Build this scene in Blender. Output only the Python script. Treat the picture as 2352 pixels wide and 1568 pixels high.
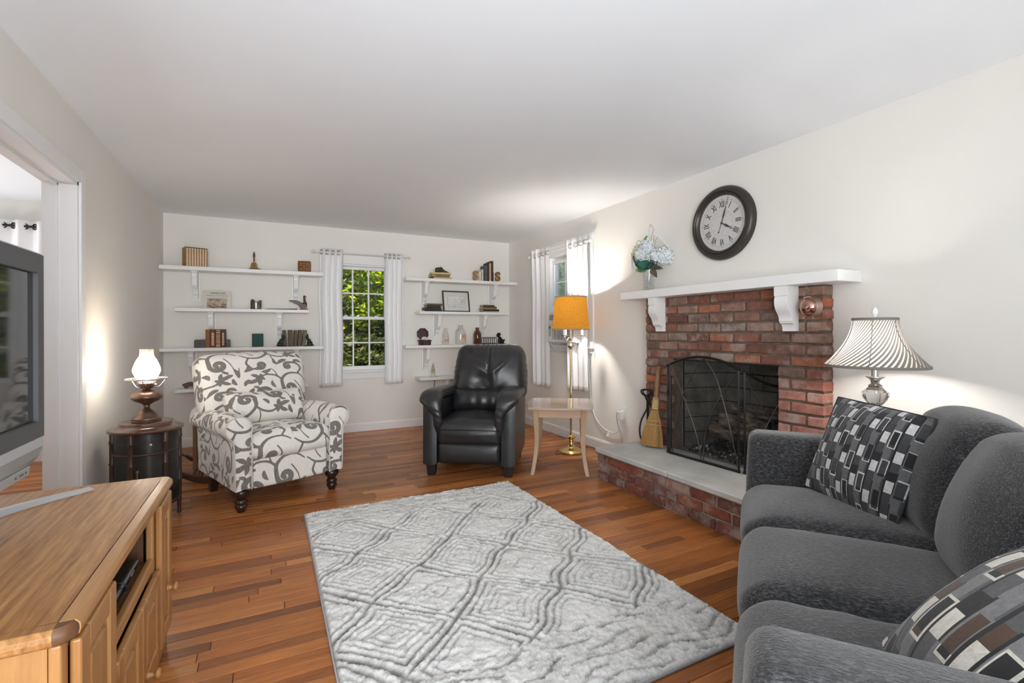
import bpy, math, random
import numpy as np
from math import pi, sin, cos, radians, sqrt, atan2
from mathutils import Vector, Matrix, Euler

for o in list(bpy.data.objects): bpy.data.objects.remove(o)
random.seed(7); rng = np.random.default_rng(7)
sc = bpy.context.scene
COL = sc.collection

# ---------------------------------------------------------------- camera, world, lights, exposure
CAMH = 1.1604
cam = bpy.data.cameras.new('camera'); co = bpy.data.objects.new('camera', cam); COL.objects.link(co)
cam.sensor_width = 36.0; cam.lens = 1108.78/2352*36
cam.shift_y = -(784-760.85)/2352
cam.clip_start = 0.02
co.matrix_world = Matrix.Translation((0, 0, CAMH)) @ Matrix.Rotation(-0.4691, 4, 'Z') @ Matrix.Rotation(pi/2, 4, 'X') @ Matrix.Rotation(-0.0032, 4, 'Z')
sc.camera = co
sc.view_settings.view_transform = 'Standard'; sc.view_settings.look = 'None'
sc.view_settings.gamma = 1.0; sc.view_settings.use_curve_mapping = False
sc.view_settings.exposure = 0.46
sc.cycles.max_bounces = 16; sc.cycles.diffuse_bounces = 10     # let daylight and lamplight settle between the white surfaces

w = bpy.data.worlds.new('sky'); sc.world = w; w.use_nodes = True
nt = w.node_tree; nt.nodes.clear()
wo = nt.nodes.new('ShaderNodeOutputWorld'); bg = nt.nodes.new('ShaderNodeBackground')
sky = nt.nodes.new('ShaderNodeTexSky'); sky.sky_type = 'HOSEK_WILKIE'; sky.turbidity = 3.0
sky.sun_direction = Vector((-0.35, 0.5, 0.8)).normalized()
bg.inputs[1].default_value = 4.5
nt.links.new(sky.outputs[0], bg.inputs[0]); nt.links.new(bg.outputs[0], wo.inputs[0])

def light(name, kind, loc, power, color=(1, 1, 1), size=1.0, size_y=None, rot=None, radius=.03):
    l = bpy.data.lights.new(name, kind); l.energy = power; l.color = color
    if kind == 'AREA':
        l.size = size
        if size_y: l.shape = 'RECTANGLE'; l.size_y = size_y
    elif kind == 'POINT': l.shadow_soft_size = radius
    o = bpy.data.objects.new(name, l); COL.objects.link(o); o.location = loc
    if rot: o.rotation_euler = rot
    return o
sun = light('sun', 'SUN', (0, 9, 9), 11.0, (1, .93, .8), rot=Euler((radians(33), radians(-20), 0)))
sun.data.angle = radians(1.0)
# added fill areas out of view, behind the camera and in the next room
key = light('fill_behind_camera', 'AREA', (-.25, -1.5, 1.5), 21, (.94, .97, 1.0), 1.9, 1.4, Euler((radians(90), 0, radians(-14))))  # added softbox-like fill for the far half; no window stands there
key.data.spread = radians(75)
light('ceiling_fill', 'AREA', (0.3, -0.75, 0.55), 54, (.84, .93, 1.0), 2.2, 1.4, Euler((radians(146), 0, radians(2))))  # added fill tilted upward to brighten the ceiling
light('next_room_fill', 'AREA', (-2.9, 4.5, 0.7), 30, (.97, .98, 1), 1.2, 1.6, Euler((radians(180), 0, 0)))  # added up-facing fill that whitens the next room's ceiling
light('opening_fill', 'AREA', (-4.3, 2.75, 1.4), 5, (.95, .97, 1), 1.3, 1.7, Euler((radians(90), 0, radians(-90))))  # added weak fill aimed through the left opening

# ---------------------------------------------------------------- materials
def nodes(name):
    m = bpy.data.materials.new(name); m.use_nodes = True
    t = m.node_tree; t.nodes.clear()
    out = t.nodes.new('ShaderNodeOutputMaterial'); p = t.nodes.new('ShaderNodeBsdfPrincipled')
    t.links.new(p.outputs[0], out.inputs[0])
    return m, t, p, out
def N(t, typ, **kw):
    n = t.nodes.new(typ)
    for k, v in kw.items():
        if k.startswith('i_'): n.inputs[k[2:].replace('_', ' ')].default_value = v
        else: setattr(n, k, v)
    return n
def c4(c): return (c[0], c[1], c[2], 1)
def mapping(t, st, coord='Object'):
    tc = N(t, 'ShaderNodeTexCoord'); mp = N(t, 'ShaderNodeMapping'); mp.inputs['Scale'].default_value = st
    t.links.new(tc.outputs[coord], mp.inputs[0]); return mp.outputs[0]
def noise(t, vec, scale, detail=5, rough=.55, dist=0):
    n = N(t, 'ShaderNodeTexNoise'); n.inputs['Scale'].default_value = scale; n.inputs['Detail'].default_value = detail
    n.inputs['Roughness'].default_value = rough; n.inputs['Distortion'].default_value = dist
    if vec is not None: t.links.new(vec, n.inputs['Vector'])
    return n.outputs['Fac']
def ramp(t, fac, stops):
    r = N(t, 'ShaderNodeValToRGB'); e = r.color_ramp.elements
    while len(e) > len(stops): e.remove(e[-1])
    while len(e) < len(stops): e.new(.5)
    for el, (p, c) in zip(e, stops): el.position = p; el.color = c4(c)
    t.links.new(fac, r.inputs[0]); return r.outputs[0]
def bumpn(t, p, h, strength, dist=.01):
    b = N(t, 'ShaderNodeBump'); b.inputs['Strength'].default_value = strength; b.inputs['Distance'].default_value = dist
    t.links.new(h, b.inputs['Height']); t.links.new(b.outputs[0], p.inputs['Normal']); return b
def mixc(t, fac, a, b, mode='MIX'):
    m = N(t, 'ShaderNodeMix', data_type='RGBA', blend_type=mode)
    def put(s, v):
        if hasattr(v, 'is_output'): t.links.new(v, s)
        elif isinstance(v, (int, float)): s.default_value = v
        else: s.default_value = c4(v)
    put(m.inputs[0], fac); put(m.inputs[6], a); put(m.inputs[7], b); return m.outputs[2]
def mat(name, c, r=.5, m=0, var=0, vs=8, st=(1, 1, 1), bump=0, bs=80, bst=None, bd=.01, spec=.5, coat=0, emit=None, es=0, sss=0, sheen=0):
    M_, t, p, o = nodes(name)
    p.inputs['Base Color'].default_value = c4(c); p.inputs['Roughness'].default_value = r; p.inputs['Metallic'].default_value = m
    p.inputs['Specular IOR Level'].default_value = spec; p.inputs['Coat Weight'].default_value = coat
    p.inputs['Sheen Weight'].default_value = sheen
    if emit: p.inputs['Emission Color'].default_value = c4(emit); p.inputs['Emission Strength'].default_value = es
    if var:
        f = noise(t, mapping(t, st), vs)
        lo = tuple(max(0, x*(1-var)) for x in c); hi = tuple(min(1, x*(1+var)) for x in c)
        t.links.new(ramp(t, f, [(.3, lo), (.7, hi)]), p.inputs['Base Color'])
    if bump: bumpn(t, p, noise(t, mapping(t, bst or (1, 1, 1)), bs, 4), bump, bd)
    return M_
def wood(name, cols, axis='X', s=6.0, r=.4, stretch=14, wave=0, ww=.22, wd=9, coat=0, bump=.08, coord='Object'):
    M_, t, p, o = nodes(name)
    st = [s*stretch/6]*3; st['XYZ'.index(axis)] = s/6*1.0
    v = mapping(t, st, coord)
    f = noise(t, v, 2.2, 7, .62, .6)
    f2 = noise(t, v, 14, 3, .7)
    mm = N(t, 'ShaderNodeMath', operation='MULTIPLY_ADD'); mm.inputs[1].default_value = .25; t.links.new(f2, mm.inputs[0]); t.links.new(f, mm.inputs[2])
    fac = mm.outputs[0]
    if wave:
        wv = N(t, 'ShaderNodeTexWave', wave_type='BANDS', bands_direction='X' if axis != 'X' else 'Y')
        wv.inputs['Scale'].default_value = wave; wv.inputs['Distortion'].default_value = wd; wv.inputs['Detail'].default_value = 2.5; wv.inputs['Detail Scale'].default_value = 4.5
        st2 = [1.0]*3; st2['XYZ'.index(axis)] = .16
        t.links.new(mapping(t, st2, coord), wv.inputs['Vector'])
        m2 = N(t, 'ShaderNodeMath', operation='MULTIPLY_ADD'); m2.inputs[1].default_value = ww; t.links.new(wv.outputs['Fac'], m2.inputs[0]); t.links.new(fac, m2.inputs[2]); fac = m2.outputs[0]
    n = len(cols)
    lo, hi = (.38, .92) if wave else (.35, .85)
    t.links.new(ramp(t, fac, [(lo+(hi-lo)*i/(n-1), c) for i, c in enumerate(cols)]), p.inputs['Base Color'])
    p.inputs['Roughness'].default_value = r; p.inputs['Coat Weight'].default_value = coat; p.inputs['Coat Roughness'].default_value = .15
    if bump: bumpn(t, p, f2, bump, .004)
    return M_
def thin_glass(name, tint=(1, 1, 1), gl=.12, rough=.02, alpha=0.0, col=(.8, .8, .8)):
    M_ = bpy.data.materials.new(name); M_.use_nodes = True; t = M_.node_tree; t.nodes.clear()
    o = N(t, 'ShaderNodeOutputMaterial'); tr = N(t, 'ShaderNodeBsdfTransparent'); gs = N(t, 'ShaderNodeBsdfGlossy')
    tr.inputs[0].default_value = c4(tint); gs.inputs['Roughness'].default_value = rough
    lw = N(t, 'ShaderNodeLayerWeight'); lw.inputs[0].default_value = .35
    mm = N(t, 'ShaderNodeMath', operation='MULTIPLY_ADD', use_clamp=True); mm.inputs[1].default_value = .5; mm.inputs[2].default_value = gl*.3
    t.links.new(lw.outputs['Facing'], mm.inputs[0])
    mx = N(t, 'ShaderNodeMixShader'); t.links.new(mm.outputs[0], mx.inputs[0]); t.links.new(tr.outputs[0], mx.inputs[1]); t.links.new(gs.outputs[0], mx.inputs[2])
    last = mx.outputs[0]
    if alpha:
        df = N(t, 'ShaderNodeBsdfDiffuse'); df.inputs[0].default_value = c4(col)
        m2 = N(t, 'ShaderNodeMixShader'); m2.inputs[0].default_value = alpha; t.links.new(last, m2.inputs[1]); t.links.new(df.outputs[0], m2.inputs[2]); last = m2.outputs[0]
    t.links.new(last, o.inputs[0]); return M_
def shade_mat(name, diff, trans, mixf=.5, weave=None, stripes=None):
    M_ = bpy.data.materials.new(name); M_.use_nodes = True; t = M_.node_tree; t.nodes.clear()
    o = N(t, 'ShaderNodeOutputMaterial'); d = N(t, 'ShaderNodeBsdfDiffuse'); tl = N(t, 'ShaderNodeBsdfTranslucent')
    d.inputs[0].default_value = c4(diff); tl.inputs[0].default_value = c4(trans)
    if weave:
        a = noise(t, mapping(t, (1, 1, 12)), weave, 3); b = noise(t, mapping(t, (6, 6, .6)), weave, 3)
        s = N(t, 'ShaderNodeMath', operation='ADD'); t.links.new(a, s.inputs[0]); t.links.new(b, s.inputs[1])
        cr = ramp(t, s.outputs[0], [(.75, (.62, .6, .55)), (1.15 if False else 1.0, (1, 1, 1))])
        t.links.new(mixc(t, 1.0, cr, trans, 'MULTIPLY'), tl.inputs[0]); t.links.new(mixc(t, 1.0, cr, diff, 'MULTIPLY'), d.inputs[0])
    mx = N(t, 'ShaderNodeMixShader'); mx.inputs[0].default_value = mixf
    t.links.new(d.outputs[0], mx.inputs[1]); t.links.new(tl.outputs[0], mx.inputs[2]); t.links.new(mx.outputs[0], o.inputs[0]); return M_
def attr_mat(name, rough=.6, grain=None, gst=(1, 1, 1), gs=8, gmul=(.7, 1.15), bump=0, coat=0, coord='Object', spec=.5, crough=.15, sheen=0):
    """colour from the mesh attribute 'tone', times a grain noise"""
    M_, t, p, o = nodes(name)
    a = N(t, 'ShaderNodeAttribute', attribute_name='tone')
    c = a.outputs['Color']
    if grain:
        tc = N(t, 'ShaderNodeTexCoord'); mp = N(t, 'ShaderNodeMapping'); mp.inputs['Scale'].default_value = gst
        va = N(t, 'ShaderNodeVectorMath', operation='MULTIPLY_ADD'); va.inputs[1].default_value = (37, 53, 71)
        t.links.new(a.outputs['Color'], va.inputs[0]); t.links.new(tc.outputs[coord], va.inputs[2]); t.links.new(va.outputs[0], mp.inputs[0])
        f = noise(t, mp.outputs[0], gs, 7, .65, .4)
        g = ramp(t, f, [(.25, (gmul[0],)*3), (.75, (gmul[1],)*3)])
        c = mixc(t, 1.0, c, g, 'MULTIPLY')
        if bump: bumpn(t, p, f, bump, .004)
    t.links.new(c, p.inputs['Base Color']); p.inputs['Roughness'].default_value = rough
    p.inputs['Coat Weight'].default_value = coat; p.inputs['Coat Roughness'].default_value = crough; p.inputs['Specular IOR Level'].default_value = spec
    p.inputs['Sheen Weight'].default_value = sheen
    return M_

# ---------------------------------------------------------------- mesh building
class MB:
    def __init__(s, M=None): s.v = []; s.f = []; s.M = M; s.n = 0; s.col = []; s.fc = []
    def add(s, vs, fs, M=None, tone=None):
        vs = np.asarray(vs, float).reshape(-1, 3)
        for m in (M, s.M):
            if m is not None:
                A = np.array(m); vs = vs @ A[:3, :3].T + A[:3, 3]
        s.v.append(vs); k = s.n
        s.f.extend([tuple(int(i)+k for i in f) for f in fs]); s.fc.extend([tone]*len(fs)); s.n += len(vs); return s
    def box(s, x0, x1, y0, y1, z0, z1, M=None, tone=None):
        v = [(x, y, z) for z in (z0, z1) for y in (y0, y1) for x in (x0, x1)]
        return s.add(v, [(0, 2, 3, 1), (4, 5, 7, 6), (0, 1, 5, 4), (2, 6, 7, 3), (0, 4, 6, 2), (1, 3, 7, 5)], M, tone)
    def cbox(s, x0, x1, y0, y1, z0, z1, c=.003, M=None, tone=None):
        """box with chamfered edges"""
        c = min(c, (x1-x0)*.45, (y1-y0)*.45, (z1-z0)*.45); v = []; idx = {}
        X = (x0, x1); Y = (y0, y1); Z = (z0, z1); sg = (1, -1)
        for a in (0, 1):
            for b in (0, 1):
                for d in (0, 1):
                    p = (X[a], Y[b], Z[d])
                    for ax in range(3):
                        q = [p[0]+c*sg[a], p[1]+c*sg[b], p[2]+c*sg[d]]; q[ax] = p[ax]
                        idx[a, b, d, ax] = len(v); v.append(q)
        I = lambda a, b, d, ax: idx[a, b, d, ax]
        f = []
        for ax in range(3):
            o1, o2 = (ax+1) % 3, (ax+2) % 3
            for sd in (0, 1):
                loop = []
                for (i, j) in ((0, 0), (1, 0), (1, 1), (0, 1)):
                    k = [0, 0, 0]; k[ax] = sd; k[o1] = i; k[o2] = j; loop.append(I(*k, ax))
                f.append(tuple(loop) if sd else tuple(loop[::-1]))
            for i in (0, 1):
                for j in (0, 1):
                    k0 = [0, 0, 0]; k1 = [0, 0, 0]; k0[o1] = k1[o1] = i; k0[o2] = k1[o2] = j; k1[ax] = 1
                    q = (I(*k0, o1), I(*k1, o1), I(*k1, o2), I(*k0, o2)); f.append(q if (i ^ j) == 0 else q[::-1])
        for a in (0, 1):
            for b in (0, 1):
                for d in (0, 1):
                    q = (I(a, b, d, 0), I(a, b, d, 1), I(a, b, d, 2)); f.append(q if (a+b+d) % 2 else q[::-1])
        return s.add(v, f, M, tone)
    def tube(s, pts, r, n=8, M=None, closed=False, tone=None):
        P = [Vector(p) for p in pts]; k = len(P); v = []; f = []
        rs = r if hasattr(r, '__len__') else [r]*k
        up = None
        for i, p in enumerate(P):
            if closed: d = P[(i+1) % k]-P[i-1]
            else: d = (P[min(i+1, k-1)]-P[max(i-1, 0)])
            d = d.normalized() if d.length > 1e-9 else Vector((0, 0, 1))
            if up is None:
                up = Vector((0, 0, 1)) if abs(d.z) < .9 else Vector((1, 0, 0))
            a = up - d*up.dot(d)
            if a.length < 1e-6: a = d.orthogonal()
            a.normalize(); up = a; b = d.cross(a)
            for j in range(n):
                t = 2*pi*j/n; v.append(p+(a*cos(t)+b*sin(t))*rs[i])
        for i in range(k if closed else k-1):
            for j in range(n):
                a0 = i*n+j; a1 = i*n+(j+1) % n; b0 = ((i+1) % k)*n+j; b1 = ((i+1) % k)*n+(j+1) % n
                f.append((a0, a1, b1, b0))
        if not closed: f.append(tuple(range(n))[::-1]); f.append(tuple((k-1)*n+j for j in range(n)))
        return s.add([tuple(q) for q in v], f, M, tone)
    def lathe(s, prof, n=24, c=(0, 0, 0), M=None, tone=None, sx=1, sy=1):
        v = []; f = []; rings = []
        for r, z in prof:
            if r < 1e-6: rings.append([len(v)]); v.append((c[0], c[1], c[2]+z))
            else:
                rings.append(list(range(len(v), len(v)+n)))
                v += [(c[0]+sx*r*cos(2*pi*j/n), c[1]+sy*r*sin(2*pi*j/n), c[2]+z) for j in range(n)]
        for a, b in zip(rings, rings[1:]):
            if len(a) == 1 and len(b) == 1: continue
            for j in range(n):
                k = (j+1) % n
                if len(a) == 1: f.append((a[0], b[k], b[j]))
                elif len(b) == 1: f.append((a[j], a[k], b[0]))
                else: f.append((a[j], a[k], b[k], b[j]))
        return s.add(v, f, M, tone)
    def prism(s, poly, axis, a0, a1, M=None, tone=None):
        """poly in the two axes other than `axis` (cyclic order), extruded along axis"""
        k = len(poly); v = []
        for a in (a0, a1):
            for p, q in poly:
                v.append((a, p, q) if axis == 'X' else (p, a, q) if axis == 'Y' else (p, q, a))
        f = [(i, (i+1) % k, k+(i+1) % k, k+i) for i in range(k)] + [tuple(range(k))[::-1], tuple(range(k, 2*k))]
        return s.add(v, f, M, tone)
    def grid(s, P, wrap=False, tone=None, M=None):
        """P: array (n, m, 3)"""
        n, m = P.shape[:2]; f = []
        for i in range(n-1):
            for j in range(m if wrap else m-1):
                j2 = (j+1) % m; f.append((i*m+j, (i+1)*m+j, (i+1)*m+j2, i*m+j2))
        return s.add(P.reshape(-1, 3), f, M, tone)
    def sphere(s, c, r, n=12, sc_=(1, 1, 1), M=None, tone=None):
        prof = [(r*sin(pi*i/(n//2+2)), -r*cos(pi*i/(n//2+2))) for i in range(n//2+3)]
        prof[0] = (0, -r); prof[-1] = (0, r)
        T = Matrix.Translation(c) @ Matrix.Diagonal((*sc_, 1))
        return s.lathe(prof, n, M=(M @ T) if M else T, tone=tone)
    def verts(s): return np.concatenate(s.v)
    def build(s, name, m, parent=None, smooth=None, bevel=0, bseg=2, deform=None, attrs=None, fixn=True, sub=0, sol=0):
        V = s.verts()
        if deform: V = deform(V)
        me = bpy.data.meshes.new(name); me.from_pydata(V.tolist(), [], s.f)
        if fixn:
            import bmesh
            b = bmesh.new(); b.from_mesh(me); bmesh.ops.recalc_face_normals(b, faces=b.faces); b.to_mesh(me); b.free()
        for mm in (m if isinstance(m, (list, tuple)) else [m]): me.materials.append(mm)
        if any(t is not None for t in s.fc):
            at = me.attributes.new('tone', 'FLOAT_COLOR', 'FACE')
            at.data.foreach_set('color', np.array([c4(t) if t is not None else (.5, .5, .5, 1) for t in s.fc], np.float32).ravel())
        for k, a in (attrs or {}).items():
            at = me.attributes.new(k, 'FLOAT', 'POINT'); at.data.foreach_set('value', np.asarray(a, np.float32))
        if smooth is not None:
            me.polygons.foreach_set('use_smooth', [True]*len(me.polygons))
            if smooth < 170: me.set_sharp_from_angle(angle=radians(smooth))
        o = bpy.data.objects.new(name, me); COL.objects.link(o)
        if parent is not None: o.parent = parent
        if bevel:
            b = o.modifiers.new('bevel', 'BEVEL'); b.width = bevel; b.segments = bseg; b.limit_method = 'ANGLE'; b.angle_limit = radians(40)
        if sol: q = o.modifiers.new('solid', 'SOLIDIFY'); q.thickness = sol; q.offset = 0
        if sub: q = o.modifiers.new('sub', 'SUBSURF'); q.levels = q.render_levels = sub
        return o
def tag(o, label=None, cat=None, group=None, kind=None):
    if label: o['label'] = label
    if cat: o['category'] = cat
    if group: o['group'] = group
    if kind: o['kind'] = kind
    return o
LOCM = {}
def thing(name, label, cat, loc=(0, 0, 0), rotz=0, group=None, kind=None):
    o = bpy.data.objects.new(name, None); COL.objects.link(o); o.empty_display_size = .05
    o.location = loc; o.rotation_euler = (0, 0, rotz)
    LOCM[o.name] = (Matrix.Translation(loc) @ Matrix.Rotation(rotz, 4, 'Z')).inverted()
    return tag(o, label, cat, group, kind)
def W(t): return MB(LOCM[t.name])          # builder taking world coordinates for a part of thing t
def copy_tree(o, parent=None):
    c = o.copy(); COL.objects.link(c)
    if parent: c.parent = parent
    for ch in [x for x in o.children]:
        copy_tree(ch, c)
    return c
def single(mb, name, label, cat, m, loc=(0, 0, 0), rotz=0, group=None, **k):
    o = mb.build(name, m, **k); o.location = loc; o.rotation_euler = (0, 0, rotz); return tag(o, label, cat, group)

def padmesh(hx, hy, hz, r, res=.02):
    """rounded box surface: vertices (n,3), normals, faces; centred"""
    h = np.array([hx, hy, hz]); key = {}; V = []; F = []
    for ax in range(3):
        o1, o2 = (ax+1) % 3, (ax+2) % 3
        n1 = max(4, int(2*h[o1]/res)); n2 = max(4, int(2*h[o2]/res))
        for sd in (-1, 1):
            ids = np.empty((n1+1, n2+1), int)
            for i in range(n1+1):
                for j in range(n2+1):
                    p = [0.]*3; p[ax] = sd*h[ax]; p[o1] = -h[o1]+2*h[o1]*i/n1; p[o2] = -h[o2]+2*h[o2]*j/n2
                    kk = (round(p[0], 5), round(p[1], 5), round(p[2], 5))
                    if kk not in key: key[kk] = len(V); V.append(p)
                    ids[i, j] = key[kk]
            for i in range(n1):
                for j in range(n2):
                    q = (ids[i, j], ids[i+1, j], ids[i+1, j+1], ids[i, j+1]); F.append(q if sd > 0 else q[::-1])
    P = np.array(V); hi = np.maximum(h-r, 1e-4); q = np.clip(P, -hi, hi); d = P-q
    L = np.linalg.norm(d, axis=1, keepdims=True); L[L == 0] = 1
    nrm = d/L
    return q+nrm*r, nrm, F
def text_obj(s, size, m, parent, M, font_scale=1, depth=.0006, align='CENTER', name='lettering', shear=0, bold=0):
    cu = bpy.data.curves.new('t', 'FONT'); cu.body = s; cu.size = size; cu.extrude = depth; cu.align_x = align; cu.align_y = 'CENTER'; cu.shear = shear; cu.offset = bold
    tmp = bpy.data.objects.new('t', cu); COL.objects.link(tmp)
    dg = bpy.context.evaluated_depsgraph_get(); me = bpy.data.meshes.new_from_object(tmp.evaluated_get(dg))
    bpy.data.objects.remove(tmp)
    me.transform(M); me.materials.clear(); me.materials.append(m)
    o = bpy.data.objects.new(name, me); COL.objects.link(o); o.parent = parent; return o
def spline(pts, n=40):
    """Catmull-Rom through points"""
    P = np.array(pts, float); P = np.vstack([2*P[0]-P[1], P, 2*P[-1]-P[-2]]); out = []; k = len(P)-3
    for t in np.linspace(0, k, n):
        i = min(int(t), k-1); u = t-i; a, b, c, d = P[i:i+4]
        out.append(.5*((2*b)+(-a+c)*u+(2*a-5*b+4*c-d)*u*u+(-a+3*b-3*c+d)*u**3))
    return np.array(out)
def vnoise(P, scale, seed=0):
    from mathutils import noise as mn
    off = Vector((seed*7.3, seed*3.1, seed*1.7))
    return np.array([mn.noise(Vector(p)*scale+off) for p in P])

XL, XR, YB, H = -0.919, 2.917, 5.839, 2.35
white = mat('white_paint', (.86, .86, .85), .45)
trimw = mat('trim_white_paint', (.83, .83, .825), .4)
wallm = mat('warm_white_wall_paint', (.82, .80, .755), .85, bump=.03, bs=220)
ceilm = mat('ceiling_paint', (.835, .86, .89), .9, bump=.03, bs=150)
brass = mat('polished_brass', (.78, .56, .22), .18, 1)
black_iron = mat('black_iron', (.018, .017, .016), .45, .6)
chrome = mat('brushed_nickel', (.6, .58, .55), .28, 1)
dark_wood = wood('dark_brown_wood', [(.012, .006, .004), (.035, .016, .010)], 'Z', r=.3, coat=.3)
blackp = mat('black_plastic', (.012, .012, .013), .4)
silverp = mat('silver_plastic', (.55, .57, .58), .3, .35)
whitep = mat('white_plastic', (.78, .78, .76), .4)
# ---------------------------------------------------------------- shell
def S(o, kind='structure'): o['kind'] = kind; return o
FL = S(MB().box(-4.62, 3.05, -1.85, 5.96, -.08, -.013).build('floor', mat('dark_subfloor', (.05, .022, .010), .6)))
plankm = attr_mat('oiled_oak_plank', .33, True, (1.2, 16, 16), 5, (.60, 1.28), .10, coat=.05, spec=.35, crough=.2)
ptones = [(.36, .130, .042), (.30, .104, .034), (.41, .160, .055), (.25, .087, .029), (.335, .118, .038), (.46, .19, .068), (.195, .068, .026), (.37, .138, .045), (.28, .099, .035)]
PW = .0572; planks = []
y = -1.7; row = 0
Rm = Matrix.Rotation(.4691, 3, 'Z')
while y < YB-.012:
    x = -2.6-random.random()*.8
    while x < XR-.01:
        L = random.choice([.3, .42, .55, .7, .85, 1.0, 1.2]) * random.uniform(.9, 1.1)
        x1 = min(x+L, XR-.006)
        if x1-x > .05: planks.append((x, x1, y, min(y+PW, YB-.005), random.choice(ptones)))
        x += L
    y += PW
def plank_geo(mb, x0, x1, y0, y1, tone):
    g = .0009; c = .0016; dz = random.uniform(-.0004, .0004)
    a0, a1, b0, b1 = x0+g, x1-g, y0+g*.7, y1-g*.7
    v = [(a0, b0, -.013), (a1, b0, -.013), (a1, b1, -.013), (a0, b1, -.013), (a0, b0, -.0016), (a1, b0, -.0016), (a1, b1, -.0016), (a0, b1, -.0016),
         (a0+c, b0+c, dz), (a1-c, b0+c, dz), (a1-c, b1-c, dz), (a0+c, b1-c, dz)]
    k = random.uniform(.88, 1.12); tone = (tone[0]*k*1.22, tone[1]*k*1.20, tone[2]*k*.98)
    f = [(0, 1, 5, 4), (1, 2, 6, 5), (2, 3, 7, 6), (3, 0, 4, 7), (4, 5, 9, 8), (5, 6, 10, 9), (6, 7, 11, 10), (7, 4, 8, 11), (8, 9, 10, 11)]
    mb.add(v, f, tone=tone)
def plank_rank(p):
    cx = max(min((p[0]+p[1])/2, 9), -9); cy = (p[2]+p[3])/2
    q = Rm @ Vector((cx, cy, 0))
    vis = q.y > 1.25 and abs(q.x)/max(q.y, .01) < 1.1
    if .22 < cx < 1.63 and 1.25 < cy < 3.3: vis = False
    if cx < -.33 and cy < 2.2: vis = False
    if cx > 2.33 and 1.6 < cy < 3.05: vis = False
    if cy < 1.3 and cx > 1.2: vis = False
    return (0 if vis else 1, q.length)
planks.sort(key=plank_rank)
for p in planks[:298]:
    mb = MB(); plank_geo(mb, *p); mb.build('plank', plankm, FL, fixn=False)
mb = MB()
for p in planks[298:]: plank_geo(mb, *p)
S(mb.build('plank_rows', plankm, FL, fixn=False), 'stuff')

def wall_with_holes(name, axis, pos, th, a0, a1, z0, z1, holes, m):
    """wall slab in the plane axis=pos..pos+th; holes = (a0,a1,z0,z1)"""
    mb = MB(); A = sorted({a0, a1, *[h[0] for h in holes], *[h[1] for h in holes]}); Z = sorted({z0, z1, *[h[2] for h in holes], *[h[3] for h in holes]})
    for i in range(len(A)-1):
        for j in range(len(Z)-1):
            ca, cz = (A[i]+A[i+1])/2, (Z[j]+Z[j+1])/2
            if any(h[0] < ca < h[1] and h[2] < cz < h[3] for h in holes): continue
            if axis == 'Y': mb.box(A[i], A[i+1], pos, pos+th, Z[j], Z[j+1])
            else: mb.box(pos, pos+th, A[i], A[i+1], Z[j], Z[j+1])
    return S(mb.build(name, m))
W1 = (.665, 1.315, .70, 1.945); W2 = (4.02, 4.80, .995, 2.02)
wall_with_holes('wall_back', 'Y', YB, .13, -4.62, 3.05, -.02, H, [W1], wallm)
wall_with_holes('wall_right', 'X', XR, .13, -1.85, YB, -.02, H, [W2, (1.92, 2.80, .2, .95)], wallm)
OP0, OP1, OPZ = 1.75, 3.42, 1.98
wall_with_holes('wall_left', 'X', XL-.132, .132, -1.85, YB, -.02, H, [(OP0, OP1, -.02, OPZ)], wallm)
wall_with_holes('wall_front', 'Y', -1.85, .13, -4.62, 3.05, -.02, H, [], wallm)
wall_with_holes('wall_far', 'X', -4.75, .13, -1.85, 5.97, -.02, H, [], wallm)
wall_with_holes('wall_near', 'Y', -.1, .12, -4.62, XL-.132, -.02, H, [], wallm)
S(MB().box(-4.75, 3.05, -1.85, 5.97, H, H+.1).build('ceiling', ceilm))
# cased opening on the left
tr = S(MB().box(XL-.145, XL+.002, OP1-.018, OP1+.001, 0, OPZ).box(XL-.145, XL+.002, OP0-.001, OP0+.018, 0, OPZ).box(XL-.145, XL+.002, OP0, OP1, OPZ-.018, OPZ+.001).build('trim_1', trimw))
cas = MB()
for xa, xb in ((XL, XL+.014), (XL-.146, XL-.132)):
    cas.box(xa, xb, OP1, OP1+.075, 0, OPZ+.075); cas.box(xa, xb, OP0-.075, OP0, 0, OPZ+.075); cas.box(xa, xb, OP0, OP1, OPZ, OPZ+.075)
cas.build('casing', trimw, tr, bevel=.004)
MB().box(XL-.09, XL-.078, OP1-.03, OP1-.018, 0, OPZ-.018).box(XL-.09, XL-.078, OP0, OP1-.018, OPZ-.03, OPZ-.018).build('door_stop', trimw, tr)
def baseboard(name, runs):
    mb = MB()
    for axis, pos, sgn, a0, a1 in runs:
        prof = [(0, 0), (.014, 0), (.014, .078), (.009, .092), (.004, .098), (0, .098)]
        if axis == 'Y': mb.prism([(pos+sgn*p, q) for p, q in prof], 'X', a0, a1)
        else: mb.prism([(pos+sgn*p, q) for p, q in prof], 'Y', a0, a1)
    return S(mb.build(name, trimw))
baseboard('baseboard_back', [('Y', YB, -1, XL, XR)])
baseboard('baseboard_right', [('X', XR, -1, 3.11, YB), ('X', XR, -1, -1.7, 1.62)])
baseboard('baseboard_left', [('X', XL, 1, OP1+.075, YB), ('X', XL, 1, -1.7, OP0-.075)])
baseboard('baseboard_far', [('Y', YB, -1, -4.6, XL-.132)])

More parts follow.
